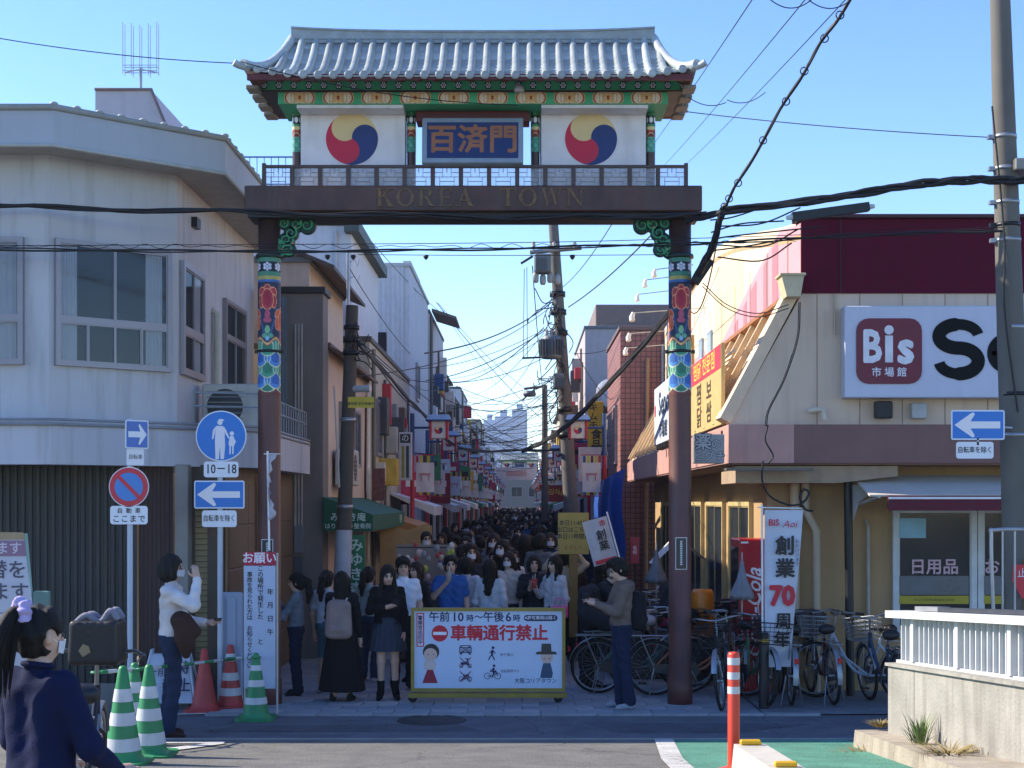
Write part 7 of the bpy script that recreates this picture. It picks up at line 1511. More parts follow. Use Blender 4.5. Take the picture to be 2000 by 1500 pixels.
def bicycle(label, x, y, rz, c='30343a', basket='wire', child=None, lean=0, cover=None, z=0, steer=0):
    t = thing('bicycle', label, 'bicycle', (x, y, gz(x, y)+.02+z), math.radians(rz), 'parked bicycles'); t.rotation_euler = (math.radians(lean), 0, math.radians(rz)); P_ = mat('bike_paint_'+c, c, .3, .1, var=.05); me = wheel_meshes()
    for nm, wx in (('rear_wheel', -.54), ('front_wheel', .54)):
        o = bpy.data.objects.new(nm, me['hub']); COL.objects.link(o); o.parent = t; o.location = (wx, 0, .325)
        for q in ('tyre', 'rim', 'spokes'): e = bpy.data.objects.new(q, me[q]); COL.objects.link(e); e.parent = o
    f = MB(); f.tube([(-.54, .04, .325), (-.1, .03, .29), (.36, 0, .60)], .014, 8); f.tube([(-.54, -.04, .325), (-.1, -.03, .29)], .012, 8); f.tube(smooth([(-.1, 0, .29), (.1, 0, .36), (.34, 0, .74)], 8), .019, 8); f.tube([(-.1, 0, .29), (-.22, 0, .72)], .016, 8); f.tube([(-.54, .04, .325), (-.2, .02, .66)], .010, 8); f.tube([(-.54, -.04, .325), (-.2, -.02, .66)], .010, 8); f.tube([(.33, 0, .80), (.39, 0, .55)], .022, 10); f.build('frame', P_, t)
    f = MB(); f.tube([(.39, .0, .55), (.43, .04, .5), (.54, .045, .325)], .011, 8); f.tube([(.39, .0, .55), (.43, -.04, .5), (.54, -.045, .325)], .011, 8); f.build('fork', P_, t)
    MB().tube([(.33, 0, .80), (.30, 0, .96)], .013, 8).build('stem', RIM, t); h_ = MB().tube(smooth([(.16, .27, .99), (.3, .2, 1.0), (.32, .05, .97), (.32, -.05, .97), (.3, -.2, 1.0), (.16, -.27, .99)], 24), .011, 8).build('handlebar', RIM, t)
    for s in (-1, 1): MB().tube([(.16, s*.27, .99), (.06, s*.28, .985)], .016, 8).build('grip', BLACK, h_); MB().tube([(.2, s*.25, .97), (.12, s*.24, .95)], .005, 5).build('brake_lever', RIM, h_)
    MB().tube([(-.22, 0, .72), (-.245, 0, .80)], .013, 8).build('seat_post', RIM, t)
    me_ = saddle_mesh(); o = bpy.data.objects.new('saddle', me_); COL.objects.link(o); o.parent = t; o.location = (-.25, 0, .83)
    for wx, a0, a1, nm in ((-.54, -10, 190, 'rear_mudguard'), (.54, 20, 170, 'front_mudguard')):
        MB().grid([[Vector((wx+(.345+.006*(1-abs(q)))*math.cos(a), q*.028, .325+(.345+.008*(1-q*q))*math.sin(a))) for q in np.linspace(-1, 1, 5)] for a in np.radians(np.linspace(a0, a1, 24))]).build(nm, GALV, t)
    MB().prism([(-.58, .30), (-.56, .36), (-.06, .40), (.0, .29), (-.06, .19), (-.56, .28)], (0, -.055, 0), depth=.02).build('chain_case', M('2c2d30', .4), t)
    cr = MB().tube([(-.1, -.07, .29), (-.02, -.075, .14)], .009, 6).build('crank', RIM, t); MB().bbox(-.07, .03, -.14, -.08, .125, .15, .004).build('pedal', BLACK, cr); MB().tube([(-.1, .07, .29), (-.18, .075, .44)], .009, 6).build('crank_arm', RIM, cr); MB().bbox(-.23, -.13, .08, .14, .43, .455, .004).build('pedal', BLACK, cr)
    b = MB(); b.tube([(-.54, .07, .325), (-.6, .12, -.0), (-.6, -.12, -.0), (-.54, -.07, .325)], .008, 6); b.build('kickstand', GALV, t)
    b = MB()
    for s in (-.06, 0, .06): b.tube([(-.28, s, .70), (-.8, s, .70)], .006, 5)
    b.tube([(-.8, -.07, .70), (-.8, .07, .70)], .006, 5); b.tube([(-.54, .05, .33), (-.7, .06, .70)], .006, 5); b.tube([(-.54, -.05, .33), (-.7, -.06, .70)], .006, 5); b.build('rear_rack', GALV, t)
    MB().bbox(-.9, -.875, -.025, .025, .5, .56, .005).build('reflector', M('b81c24', .25), t); MB().lathe([(0, 0), (.028, 0), (.034, .05), (0, .052)], (.43, .0, .52), 10, 'x').build('headlamp', GALV, t)
    if basket:
        bm_ = DARKMETAL if basket != 'silver' else GALV; b = MB()
        for lv in np.linspace(0, 1, 6):
            hx, hy = .13+.035*lv, .15+.035*lv; z_ = .70+.24*lv; b.tube([(.56+sx*hx, sy*hy, z_) for sx, sy in ((-1, -1), (1, -1), (1, 1), (-1, 1), (-1, -1))], .004 if lv < 1 else .007, 4)
        for sx in np.linspace(-1, 1, 8):
            for sy in (-1, 1): b.tube([(.56+sx*.13, sy*.15, .70), (.56+sx*.165, sy*.185, .94)], .003, 3); b.tube([(.56+sy*.13, sx*.15, .70), (.56+sy*.165, sx*.185, .94)], .003, 3)
            b.tube([(.56+sx*.13, -.15, .70), (.56+sx*.13, .15, .70)], .003, 3)
        bk = b.build('basket', bm_, t); MB().tube([(.56, .0, .70), (.54, .045, .36)], .006, 5).build('basket_stay', GALV, bk)
        if cover: me_ = sd_mesh('basket_cover', [C_((.46, -.1, .9), (.46, .1, .9), .09, .09, 0, .06), C_((.64, -.1, .9), (.64, .1, .9), .09, .09, 0, .06), C_((.5, -.1, .78), (.5, .1, .78), .1, .1, 0, .08), C_((.62, -.1, .78), (.62, .1, .78), .1, .1, 0, .08)], .02); me_.materials.append(cloth(cover)); o = bpy.data.objects.new('basket_cover', me_); COL.objects.link(o); o.parent = t
    if child: me_ = sd_mesh('child_seat', [C_((-.42, -.08, .86), (-.42, .08, .86), .11, .11, 0, .06), C_((-.68, -.08, .95), (-.70, .08, 1.2), .09, .08, 0, .06), C_((-.68, .08, .95), (-.70, -.08, 1.2), .09, .08, 0, .06), C_((-.5, -.1, .86), (-.68, -.1, .95), .09, .1, 0, .06), C_((-.5, .1, .86), (-.68, .1, .95), .09, .1, 0, .06)], .02); me_.materials.append(cloth(child)); o = bpy.data.objects.new('child_seat', me_); COL.objects.link(o); o.parent = t
    return t
SAD = []
def saddle_mesh():
    if not SAD: m_ = sd_mesh('saddle', [C_((-.1, -.05, 0), (-.1, .05, 0), .045, .045, 0, .04), C_((-.08, 0, 0), (.13, 0, .005), .05, .026, 0, .05)], .011); m_.materials.append(mat('saddle_black', '17171a', .5)); SAD.append(m_)
    return SAD[0]
bicycle('dark green bicycle with black child seat right of barrier', .90+.54, 17.1, 2, '2a4a44', None, '22242a', lean=3)
bicycle('orange framed bicycle behind the right gate column', 1.55+.54, 16.85, -3, '9a5a34', 'wire', None, lean=-3)
bicycle('teal bicycle between the barrier and orange bicycle', 1.05+.5, 17.6, 4, '3a5a5c', 'wire', '2a2a30', lean=3)
bicycle('black bicycle nearest the column with its front basket towards us', 2.32, 16.15, -105, '24262a', 'wire', None, lean=6)
bicycle('green framed bicycle under the white anniversary banner', 2.62, 16.5, -80, '3f6a4a', 'wire', None, lean=-4)
bicycle('dark bicycle seen from behind right of the black bollard', 3.05, 16.6, 86, '2a2226', 'wire', None, lean=2)
bicycle('maroon bicycle with grey basket cover beside black post', 3.48, 16.65, 92, '4a2228', 'wire', None, lean=-2, cover='5a504e')['label'] = 'maroon bicycle seen from behind with cloth covered basket'
bicycle('silver white bicycle with wire basket before the black post', 3.88, 16.45, 150, 'b0bac4', 'silver', None, lean=4)
bicycle('dark blue bicycle beside the concrete parapet end', 4.05, 15.95, 96, '2a3a4c', 'silver', None, lean=-5)
for i, (x_, y_, r_, c_) in enumerate(((1.95, 18.6, 165, '34363c'), (2.3, 19.4, 172, '5a2a34'), (2.05, 20.3, 160, '2c3a4a'), (2.45, 18.0, 20, '3a3c40'), (2.35, 21.5, 170, '40424a'))):
    bicycle('bicycle parked along the market wall, %s in the row' % ordn[i], x_, y_, r_, c_, 'wire', '24262a' if i % 2 else None, lean=random.uniform(-4, 4))
fb_ = bicycle('black bicycle with big dark basket bag beside the girl', ax(165, 8.0), 8.0, 100, '1c1d20', None, None, lean=2)
bgx = thing('basket_bag', 'large black insulated bag with grey handles on the left bicycle', 'bag', at(192, 1296, 8.3)); bgx.scale = (.86, .86, .86); me_ = sd_mesh('bag', [C_((x_, y_, .03), (x_*.94, y_, .27), .03, .028, 0, .03) for x_ in (-.14, -.10, -.05, 0, .05, .10, .14) for y_ in (-.11, -.06, 0, .06, .11)], .012); me_.materials.append(mat('bag_black', '141416', .5, var=.2, bump=.2, bs=30)); o = bpy.data.objects.new('bag', me_); COL.objects.link(o); o.parent = bgx
for y_ in (-.06, .06): MB().tube(smooth([(-.14, y_, .27), (-.06, y_, .33), (.03, y_, .28), (.1, y_, .36), (.15, y_, .3)], 20), .022, 8).build('handle', cloth('7c7a84'), bgx)
MB().prism([(-.03, 0), (.0, .045), (.04, .03), (.05, -.01), (.0, -.04)], (-.06, -.146, .1), depth=.01).build('tan_tag', M('8a7858', .6), bgx)
# ------------------------------------------------------------------ right side: bollard, post, parapet, blocks
bo = thing('bollard', 'black bollard with yellow band in front of parked bicycles', 'bollard', (ax(1492, 15.9), 15.9, .01)); MB().lathe([(.055, 0), (.055, .82), (.05, .84), (0, .845)], n=20).build('shaft', BLACK, bo); MB().lathe([(.0565, .74), (.0565, .77)], n=20).build('yellow_band', M('c8a020', .4), bo)
d = 9.95; op = thing('delineator_post', 'orange flexible delineator post with white bands', 'delineator', (ax(1433, d), d, gz(0, d))); OR = mat('delineator_orange', 'd8432a', .35, var=.05)
MB().lathe([(.042, .0), (.042, .82), (.036, .835), (0, .84)], n=20).build('shaft', OR, op); MB().lathe([(.12, 0), (.12, .02), (.06, .04), (.042, .05)], n=24).build('base', OR, op)
for z_ in (.58, .68, .78): MB().lathe([(.0435, z_-.03), (.0435, z_+.02)], n=20).build('reflective_band', CW, op)
kb = thing('kerb_block', 'pale concrete divider block with yellow reflectors, bottom right', 'kerb block', (1.53, 9.65, .42-.0)); 
CB = mat('block_concrete', 'b9b4a6', .85, var=.12, vs=5, bump=.3, bs=60, grime=.12)
for j in range(3):
    b = MB(); y0, y1 = -j*.8, -(j+1)*.8+.006; dx_ = .088*j; zz = 0
    vs = [(x_+(dx_ if yy == y0 else dx_+.088), yy, z_+zz) for yy in (y0, y1) for x_, z_ in ((-.13, 0), (.13, 0), (.105, .25), (-.105, .25))]
    b.add(vs, [(0, 1, 2, 3)[::-1], (4, 5, 6, 7), (0, 4, 5, 1)[::-1], (1, 5, 6, 2)[::-1], (2, 6, 7, 3)[::-1], (3, 7, 4, 0)[::-1]]); bk = b.build('block', CB, kb)
    MB().bbox(dx_-.07, dx_+.07, y0-.06, y0-.015, .25+zz, .285+zz, .008).build('yellow_reflector', M('d8a818', .4), bk)
pw = thing('bridge_parapet', 'concrete bridge parapet with white slatted railing, lower right', 'parapet', (3.16, 12.0, gz(0, 12)))
dv = Vector((.2, -2.62, 0)).normalized(); nv = Vector((dv.y, -dv.x, 0)); nv = -nv if nv.x > 0 else nv; gzp = gz(0, 12); WC = mat('parapet_concrete', '96938a', .85, var=.2, vs=2.5, bump=.35, bs=40, grime=.6)
LN = 7.0; up2 = Vector((0, 0, 1)); sl_ = .062
def pb2(nm, m, s0, s1, n0, n1, z0, z1, parent=pw):
    vs = [dv*s+nv*n+up2*(z_+sl_*s) for s in (s0, s1) for n, z_ in ((n0, z0), (n1, z0), (n1, z1), (n0, z1))]
    return MB().add(vs, [(0, 1, 2, 3), (7, 6, 5, 4), (0, 4, 5, 1), (1, 5, 6, 2), (2, 6, 7, 3), (3, 7, 4, 0)]).build(nm, m, parent)
zt = .93-gzp
for j, (a, b_) in enumerate(((0, .62), (.632, 3.0), (3.012, LN))): wl2 = pb2('wall_section', WC, a, b_, -.1, .1, -.3, zt)
pb2('wall_top_edge', WC, -.01, LN, -.12, .125, zt, zt+.025)
RW = mat('railing_white', 'c4c6c6', .5, var=.06, grime=.15); rt_ = pb2('top_rail', RW, -.08, LN, -.1, .1, zt+.40, zt+.46); pb2('bottom_rail', RW, 0, LN, -.03, .03, zt+.026, zt+.05)
pb2('panel_sheet', mat('panel_grey', '9a9ea2', .6, var=.05), .02, LN, -.02, -.01, zt+.05, zt+.40)
j = 0; s_ = .1
while s_ < 4.2:
    if j % 9 == 3: pb2('railing_post', RW, s_-.03, s_+.03, -.045, .045, zt+.05, zt+.40)
    else: pb2('slat', RW, s_-.008, s_+.008, -.012, .022, zt+.05, zt+.40)
    s_ += .105; j += 1
pb2('cap_bar', M('8a8c90', .5), .5, 1.0, -.05, .05, zt+.465, zt+.50); pb2('cap_bar', M('3c4048', .5), 1.0, 2.6, -.05, .05, zt+.465, zt+.495)
KC = mat('kerb_worn', '9a9080', .9, var=.2, vs=4, bump=.4, bs=50, grime=.25); kr = thing('kerb_step', 'worn concrete kerb at the foot of the bridge parapet', 'kerb', (2.86, 12.35, gz(0, 12.35))); d2 = Vector((-.1, -3.3, 0)).normalized(); n2 = Vector((d2.y, -d2.x, 0)); n2 = -n2 if n2.x > 0 else n2
for j in range(6):
    s0, s1 = j*.75, j*.75+.744; vs = [d2*s+n2*n+up2*(z_+.085*s) for s in (s0, s1) for n, z_ in ((-.7, -.1), (.02, -.1), (-.005, .15), (-.7, .16))]
    MB().add(vs, [(0, 1, 2, 3), (7, 6, 5, 4), (0, 4, 5, 1), (1, 5, 6, 2), (2, 6, 7, 3), (3, 7, 4, 0)]).build('kerb_stone', KC, kr)
def weed(label, p, n, h_, c, spread=.12):
    b = MB(); p = Vector(p)
    for i in range(n):
        a = random.uniform(0, 2*PI); L_ = h_*random.uniform(.4, 1.1); r0 = random.uniform(0, spread*.5); o0 = p+Vector((r0*math.cos(a), r0*math.sin(a), 0)); tip = o0+Vector((math.cos(a)*spread*random.uniform(.3, 1), math.sin(a)*spread*random.uniform(.3, 1), L_)); mid = o0.lerp(tip, .5)+Vector((0, 0, L_*.15)); sd = Vector((-math.sin(a), math.cos(a), 0))*random.uniform(.003, .007)
        b.add([o0-sd, o0+sd, mid+sd, tip, mid-sd], [(0, 1, 2, 4), (4, 2, 3)])
    t = b.build('weed_tuft', c); return tag(t, label, 'weeds', kind='stuff')
GR = mat('weed_green', '5d7038', .8, var=.3, vs=20); DRY = mat('weed_dry', '8a7a4c', .9, var=.3, vs=20)
pk = Vector((2.86, 12.35, gz(0, 12.35)))
weed('green weed tuft at the foot of the parapet', pk+d2*1.5+n2*-.2+up2*.28, 60, .24, GR, .15); weed('dry grass on the end of the kerb', pk+d2*.08-n2*.2+up2*.19, 120, .06, DRY, .12); weed('dry weeds along the kerb face', pk+d2*.7+n2*.05+up2*.02, 150, .09, DRY, .3); weed('dry weeds low on the parapet wall', pk+d2*2.3-n2*.2+up2*.34, 120, .08, DRY, .3)
# crossing gate, red sign and banner at the right edge
rg = thing('pipe_gate', 'silver pipe gate behind the parapet at right edge', 'gate', at(1940, 1195, 14)); PIP = M('a6a8aa', .35, metal=.5)
MB().tube(smooth([(0, 0, 0), (-.02, 0, .72), (.03, 0, .80), (.6, 0, .80)], 24), .02, 8).build('outer_pipe', PIP, rg)
for j in range(4): MB().cyl((.09+j*.12, 0, .02), (.09+j*.12, 0, .79), .011, n=8).build('upright', PIP, rg)
rb_ = thing('white_strip_banner', 'narrow white banner with red print at the right edge', 'banner', at(1980, 1190, 14.9)); MB().bbox(-.06, .06, 0, .01, .35, 1.55, .002).build('cloth', mat('strip_white', 'c2bfc6', .7), rb_); vtext('大阪信用', .085, RD, rb_, (-.02, -.003, 1.25), bold=.02); vtext('大売出し', .07, NV, rb_, (.03, -.003, .85)); MB().cyl((-.07, 0, 0), (-.07, 0, 1.6), .012, n=8).build('pole', M('c8b030', .5), rb_)
ss = thing('stop_sign', 'red sign plate half cut at the right edge', 'sign', at(1996, 1130, 14.4)); MB().prism([(-.09, .14), (.2, .14), (.2, -.2), (.0, -.2), (-.1, -.02)], (0, 0, 0), depth=.01).build('plate', SIGNRED, ss); vtext('止', .1, SIGNWHITE, ss, (.0, -.003, .05)); MB().cyl((.05, .03, -1), (.05, .03, .2), .02, n=8).build('post', M('c8a020', .5), ss)
# ------------------------------------------------------------------ vending machine, banners, umbrellas by the market
vm = thing('vending_machine', 'red vending machine with white script lettering beside banner', 'vending machine', (ax(1470, 17.05), 17.05, .02)); VR = mat('vending_red', 'a81424', .3, var=.05)
zt_ = az(1053, 17.05)-.02; MB().bbox(-.16, .22, 0, .7, 0, zt_, .015).build('cabinet', VR, vm); MB().box(-.165, -.155, .05, .66, .9, zt_-.1).build('display_window', DGLASS, vm); MB().box(-.14, -.05, -.003, .0, zt_-.05, zt_-.03).build('maker_plate', WHITE, vm)
lettering('Coca-Cola', .26, M('dcd4d8', .5), vm, (.02, -.004, .95), u=(0, 0, 1), w=(-1, 0, 0), shear=.35, bold=.012, sx=.95); lettering('ecoる', .09, M('c87a84', .5), vm, (-.10, -.004, .72), u=(0, 0, 1), w=(-1, 0, 0))
MB().tube(smooth([(-.02, -.004, .5), (.03, -.004, .6), (.08, -.004, .8), (.06, -.004, 1.1)], 14), .007, 4).build('swash', M('dcd4d8', .5), vm)
nb2 = thing('anniversary_banner', 'tall white banner with 70 anniversary lettering over bicycles', 'banner', (ax(1490, 15.95), 15.95, .01)); kz = 15.95/F; bz2 = lambda py: az(py, 15.95)-.01
MB().cyl((0, 0, 0), (-.01, 0, bz2(985)), .012, n=10).build('pole', WHITE, nb2); MB().tube([(-.06, 0, bz2(991)), (.43, 0, bz2(993))], .008, 6).build('cross_rod', WHITE, nb2)
G = [[(.02+(75-24*v)*kz*u*(1 if v < .55 else 1)+.0, .03*math.sin(u*4+v*5)*(.3+v), bz2(996)+(bz2(1303)-bz2(996))*v) for u in np.linspace(0, 1, 9)] for v in np.linspace(0, 1, 16)]
MB().grid([r[::-1] for r in G]).build('cloth', mat('banner_cloth', 'bfc4ce', .75, var=.05), nb2)
def bt(body, px, py, hp, m, **kw): return lettering(body, hp*kz*1.15, m, nb2, (ax(px, 15.95)-ax(1490, 15.95), -.045, bz2(py)), **kw)
bt('BiS', 1510, 1021, 15, RD, bold=.03); bt('Aoi', 1541, 1024, 17, RD, shear=.3); bt('創', 1532, 1068, 34, INK, bold=.03); bt('業', 1532, 1112, 34, INK, bold=.03); bt('70', 1526, 1165, 46, RD, bold=.05, sx=.95); bt('周', 1529, 1214, 28, INK, bold=.03); bt('年', 1526, 1250, 28, INK, bold=.03)
vtext('おかげさまで', 9*kz, INK, nb2, (ax(1556, 15.95)-ax(1490, 15.95), -.045, bz2(1080)))
nb3 = thing('tilted_banner', 'tilted white banner with black and red print over the crowd', 'banner', at(1212, 1108, 18.8)); k3 = 18.8/F
uu = Vector((math.cos(.27), 0, math.sin(.27))); ww = Vector((-math.sin(.27), 0, math.cos(.27))); MB().tube([ww*-.5+uu*.02, ww*.75+uu*.02], .011, 8).build('pole', WHITE, nb3)
MB().grid([[(uu*(-.33*u_))+ww*(.1+.6*v)+Vector((0, .02*math.sin(u_*5+v*4), 0)) for u_ in np.linspace(0, 1, 7)][::-1] for v in np.linspace(0, 1, 8)]).build('cloth', mat('banner_cloth2', 'b8b4b8', .75), nb3)
lettering('市', .09, RD, nb3, uu*-.08+ww*.62+Vector((0, -.03, 0)), u=uu, w=ww, bold=.02); vtext('創業', .14, INK, nb3, uu*-.13+ww*.40+Vector((0, -.03, 0)), u=uu, w=ww, bold=.02); MB().obox(uu*-.16+ww*.14+Vector((0, -.03, 0)), uu, (0, 1, 0), ww, .28, .004, .05).build('red_figure', RD, nb3)
yb_ = thing('yellow_handwritten_board', 'yellow board with handwritten notice above the crowd', 'notice board', at(1120, 1042, 20)); MB().bbox(-.215, .215, 0, .02, -.29, .29, .004).build('board', mat('board_yellow', 'a8964c', .6, var=.08), yb_); MB().bbox(-.06, .06, .02, .06, -1.45, -.28, .004).build('post', M('8a7440', .7), yb_)
lettering('本日11:40分\n出口はこちら\n本日11時開始', .085, INK, yb_, (0, -.003, .05), line=1.1, bold=.008, sx=.9); lettering('よろしく', .07, M('8a3a20', .5), yb_, (0, -.003, -.2))
def umbrella(label, p, c, h_=.75):
    t = thing('folded_umbrella', label, 'umbrella', p); MB().lathe([(.0, h_), (.015, h_-.05), (.05, h_*.55), (.12, .12), (.13, .06), (.1, .08)], n=24, mod=lambda a, z: 1+.18*math.cos(a*8)).build('canopy', cloth(c), t); MB().cyl((0, 0, -.9), (0, 0, h_+.06), .01, n=8).build('shaft', GALV, t)
umbrella('grey folded parasol left of the right column', at(1282, 1148, 18.3), '6d6e74', .52); umbrella('light grey folded parasol by the vending machine', at(1449, 1180, 16.9), '8a8c94', .55)
wt = thing('white_canopy', 'white cloth canopy behind the right gate column', 'canopy', at(1325, 1095, 19.5)); MB().add([(-.35, -.1, -.05), (0, -.2, .3), (.4, -.1, .0), (.4, .6, .0), (0, .6, .32), (-.35, .6, -.05)], [(0, 1, 4, 5), (1, 2, 3, 4)]).build('sheet', mat('sheet_white', 'c8c4bc', .8), wt); MB().cyl((0, .3, -1.6), (0, .3, .3), .015, n=8).build('post', GALV, wt)
ob = thing('orange_barrel', 'bright orange round stool standing right of the column', 'stool', (ax(1372, 18.0), 18.0, .3)); MB().lathe([(0, .3), (.12, .3), (.14, .35), (.15, .6), (.14, .85), (.12, .9), (0, .9)], n=24).build('drum', mat('drum_orange', 'd87a18', .4), ob); MB().lathe([(.1, -.28), (.1, .3)], n=12).build('stand', DARKMETAL, ob)
rs = thing('red_wall_plate', 'small red plate with white characters on the ochre wall', 'sign', at(1240, 1075, 19.6)); rs.location.x = ax(1240, 19.6); MB().bbox(-.06, .06, 0, .03, -.18, .18, .004).build('plate', M('8e2030', .5), rs); vtext('毛利', .06, WHITE, rs, (0, -.003, 0)); MB().cyl((0, .03, -1.6), (0, .03, .1), .012, n=6).build('post', DARKMETAL, rs)
hl = thing('heaped_goods', 'heap of pink, white and dark shop goods behind the bicycles', 'goods', (1.75, 18.9, .02)); 
for j in range(34):
    p = (random.uniform(-.5, .65), random.uniform(-.4, .9), random.uniform(.55, 1.05)); MB().ball(p, random.uniform(.05, .11), 5, (1.2, 1, .8)).build('parcel', M(random.choice(('d04a78', 'b8b4b8', '2a2a30', 'c03a50', '8a8c90', 'd8d8dc', '3a3c44')), .7), hl)
MB().bbox(-.6, .75, -.5, 1.0, 0, .55, .02).build('table', M('3a3530', .7), hl)
# ------------------------------------------------------------------ shop fronts of the street
ga = thing('green_awning', 'dark green shop awning with white lettering behind the pole', 'awning', (-2.9, 20.9, 1.87)); GA = mat('awning_green', '16543c', .7, var=.08); xw = .72
b = MB(); vs = [(0, 0, 0), (xw, 0, 0), (xw, 0, .24), (0, 0, .5)]; vs += [(x_, 5.6, z_) for x_, _, z_ in vs]; b.add(vs, [(0, 1, 2, 3), (1, 5, 6, 2), (2, 6, 7, 3), (5, 4, 7, 6)]); b.build('canvas', GA, ga)
lettering('みゆき庵', .13, M('b8ccc4', .6), ga, (.36, -.004, .20), bold=.02); lettering('はりきゅう整骨院', .085, M('b8ccc4', .6), ga, (.36, -.004, .07), bold=.015); lettering('整骨院', .16, M('b8c8b8', .6), ga, (xw+.004, 4.8, .12), u=(0, 1, 0), bold=.02)
gs = thing('green_vertical_sign', 'green vertical sign with white characters under the awning', 'sign', at(696, 1170, 20.6)); MB().bbox(-.12, .12, 0, .06, 0, .92, .006).build('panel', mat('sign_green', '1c7048', .5), gs); vtext('みゆき森', .2, M('c0d4c8', .5), gs, (0, -.004, .45), bold=.02, pitch=1.1); MB().bbox(-.12, .12, 0, .06, -.95, -.003, .006).build('foot', M('4a4c4c', .6), gs)
oa = thing('orange_awning', 'faded orange shop awning beyond the green one', 'awning', (-2.9, 26.8, 1.75)); MB().add([(0, 0, .4), (.95, 0, .1), (.95, 3, .1), (0, 3, .4), (.95, 0, -.12), (.95, 3, -.12), (0, 0, .0)], [(0, 1, 2, 3), (1, 4, 5, 2), (0, 6, 4, 1)]).build('canvas', mat('awning_orange', 'a8743c', .7, var=.1), oa)
ts = thing('tan_sheet', 'tan hanging sheet below the orange awning', 'sheet', (-2.2, 25.2, 1.0)); MB().grid([[(-.3+.9*u_, .3*u_, .0+.85*v-.3*u_*(1-v)+.05*math.sin(u_*9)) for u_ in np.linspace(0, 1, 14)] for v in np.linspace(0, 1, 6)]).build('cloth', mat('sheet_tan', '9a8054', .8, var=.15), ts)
st = thing('trinket_stall', 'market stall hung with trinkets left behind barrier', 'stall', (ax(832, 20.4), 20.4, .02)); MB().bbox(-.45, .4, 0, .5, .02, 1.0, .02).build('counter', M('5a4a40', .7), st); MB().box(-.45, .4, .3, .33, 1.0, 1.66).build('back_panel', M('8a8078', .7), st); MB().box(-.42, .37, .0, .02, 1.62, 1.64).build('hang_rail', BLACK, st)
for j in range(44): MB().ball((-.38+.76*random.random(), -.02-.03*random.random(), 1.05+.62*random.random()), random.uniform(.02, .045), 4, (1, .6, 1.3)).build('trinket', M(random.choice(('b89a6c', 'a83a3a', 'c8c4b8', 'b8c04a', '6a4a8a', 'c8a8a0', '8a8c90', 'd0b8a0')), .6), st)
bt_ = thing('blue_tarpaulin', 'blue tarpaulin covering a stall on the right', 'tarpaulin', (1.66, 29.5, .9)); G = [[(.0+.42*u_+.04*math.sin(v*7), .2*math.sin(u_*4), 2.1*v-.25*(1-u_)*v) for u_ in np.linspace(0, 1, 12)] for v in np.linspace(0, 1, 10)]
MB().grid(G).build('sheet', mat('tarp_blue', '1c4a9c', .5, var=.12, vs=4, bump=.3, bs=6), bt_); MB().grid([[(.0+.04*math.sin(v*7), 3.0*u_, 2.1*v-.25*v) for u_ in np.linspace(1, 0, 8)] for v in np.linspace(0, 1, 8)]).build('side_sheet', MATS['tarp_blue'], bt_)
ysn = thing('yellow_katakana_sign', 'tall yellow vertical shop sign right of the street', 'sign', at(1163, 880, 35)); MB().bbox(-.19, .19, 0, .1, 0, 1.2, .01).build('panel', mat('sign_yellow', 'b89a1c', .5, var=.06), ysn); vtext('キムチ', .22, INK, ysn, (-.05, -.005, .82), bold=.02, pitch=1.05); vtext('食品', .26, INK, ysn, (.02, -.006, .25), bold=.03)
bs2 = thing('blue_black_sign', 'tall white sign with black emblem on the left shops', 'sign', at(793, 938, 29.2)); MB().bbox(-.15, .12, 0, .1, 0, .98, .01).build('panel', M('b4b6bc', .5), bs2); MB().box(-.12, .09, -.004, 0, .76, .94).build('emblem', M('26303e', .5), bs2); MB().box(-.09, -.03, -.004, 0, .05, .7).build('olive_stripe', M('8a8428', .5), bs2); MB().box(.0, .06, -.004, 0, .05, .7).build('dark_stripe', M('2a3a4a', .5), bs2); lettering('の', .16, WHITE, bs2, (-.015, -.006, .85))
rb3 = thing('red_gold_banner', 'dark red banner with gold characters on the right', 'banner', at(1088, 980, 36)); MB().bbox(-.22, .26, 0, .03, 0, .42, .004).build('cloth', M('7a1824', .6), rb3); lettering('김치', .16, M('c8a038', .5), rb3, (-.07, -.005, .24), bold=.02); lettering('식품', .14, M('c8a038', .5), rb3, (.14, -.005, .2), bold=.02)
pst = thing('wall_poster', 'faded reddish poster panel beside the peach house', 'poster', at(739, 978, 26.5)); MB().bbox(-.12, .12, 0, .05, 0, .6, .005).build('panel', M('6a4440', .6, var=.4, vs=12), pst)
# small shop signs and hanging sheets further along, each one its own
cs_ = ['b81c34', 'c8c4c0', '2a5a9c', 'c8a028', 'b83a5a', 'd0d0d4', '8a2030', '3a7a5a', 'e0dcd8', 'c86a28']; cn_ = ['red', 'white', 'blue', 'yellow', 'pink', 'pale grey', 'dark red', 'green', 'cream', 'orange']
for j in range(64):
    s = 1 if j % 2 else -1; d = 33+j*1.75; x_ = (-2.62 if s < 0 else 1.78)-s*random.uniform(0, .35); z_ = random.uniform(1.75, 3.2); c_ = random.randrange(10); w_ = random.uniform(.25, .6); h_ = random.uniform(.4, .9)
    if s > 0 and d < 34: continue
    t = thing('shop_sign', '%s hanging shop sign on the %s side, %d metres down the street' % (cn_[c_], 'right' if s > 0 else 'left', int(d)), 'sign', (x_, d, z_), 0, 'shop signs along the street'); pn = MB().bbox(-w_/2, w_/2, -.03, .03, 0, h_, .006).build('panel', mat('shop_'+cs_[c_], cs_[c_], .6, var=.1, vs=5), t)
    MB().box(-w_*.3, w_*.3, -.036, -.031, h_*.55, h_*.75).build('print', M(random.choice(('e0d8d0', '7a1c28', '20242c')), .5), t); MB().tube([(0, 0, h_), (s*.5, 0, h_+.05)], .015, 5).build('bracket', DARKMETAL, t)
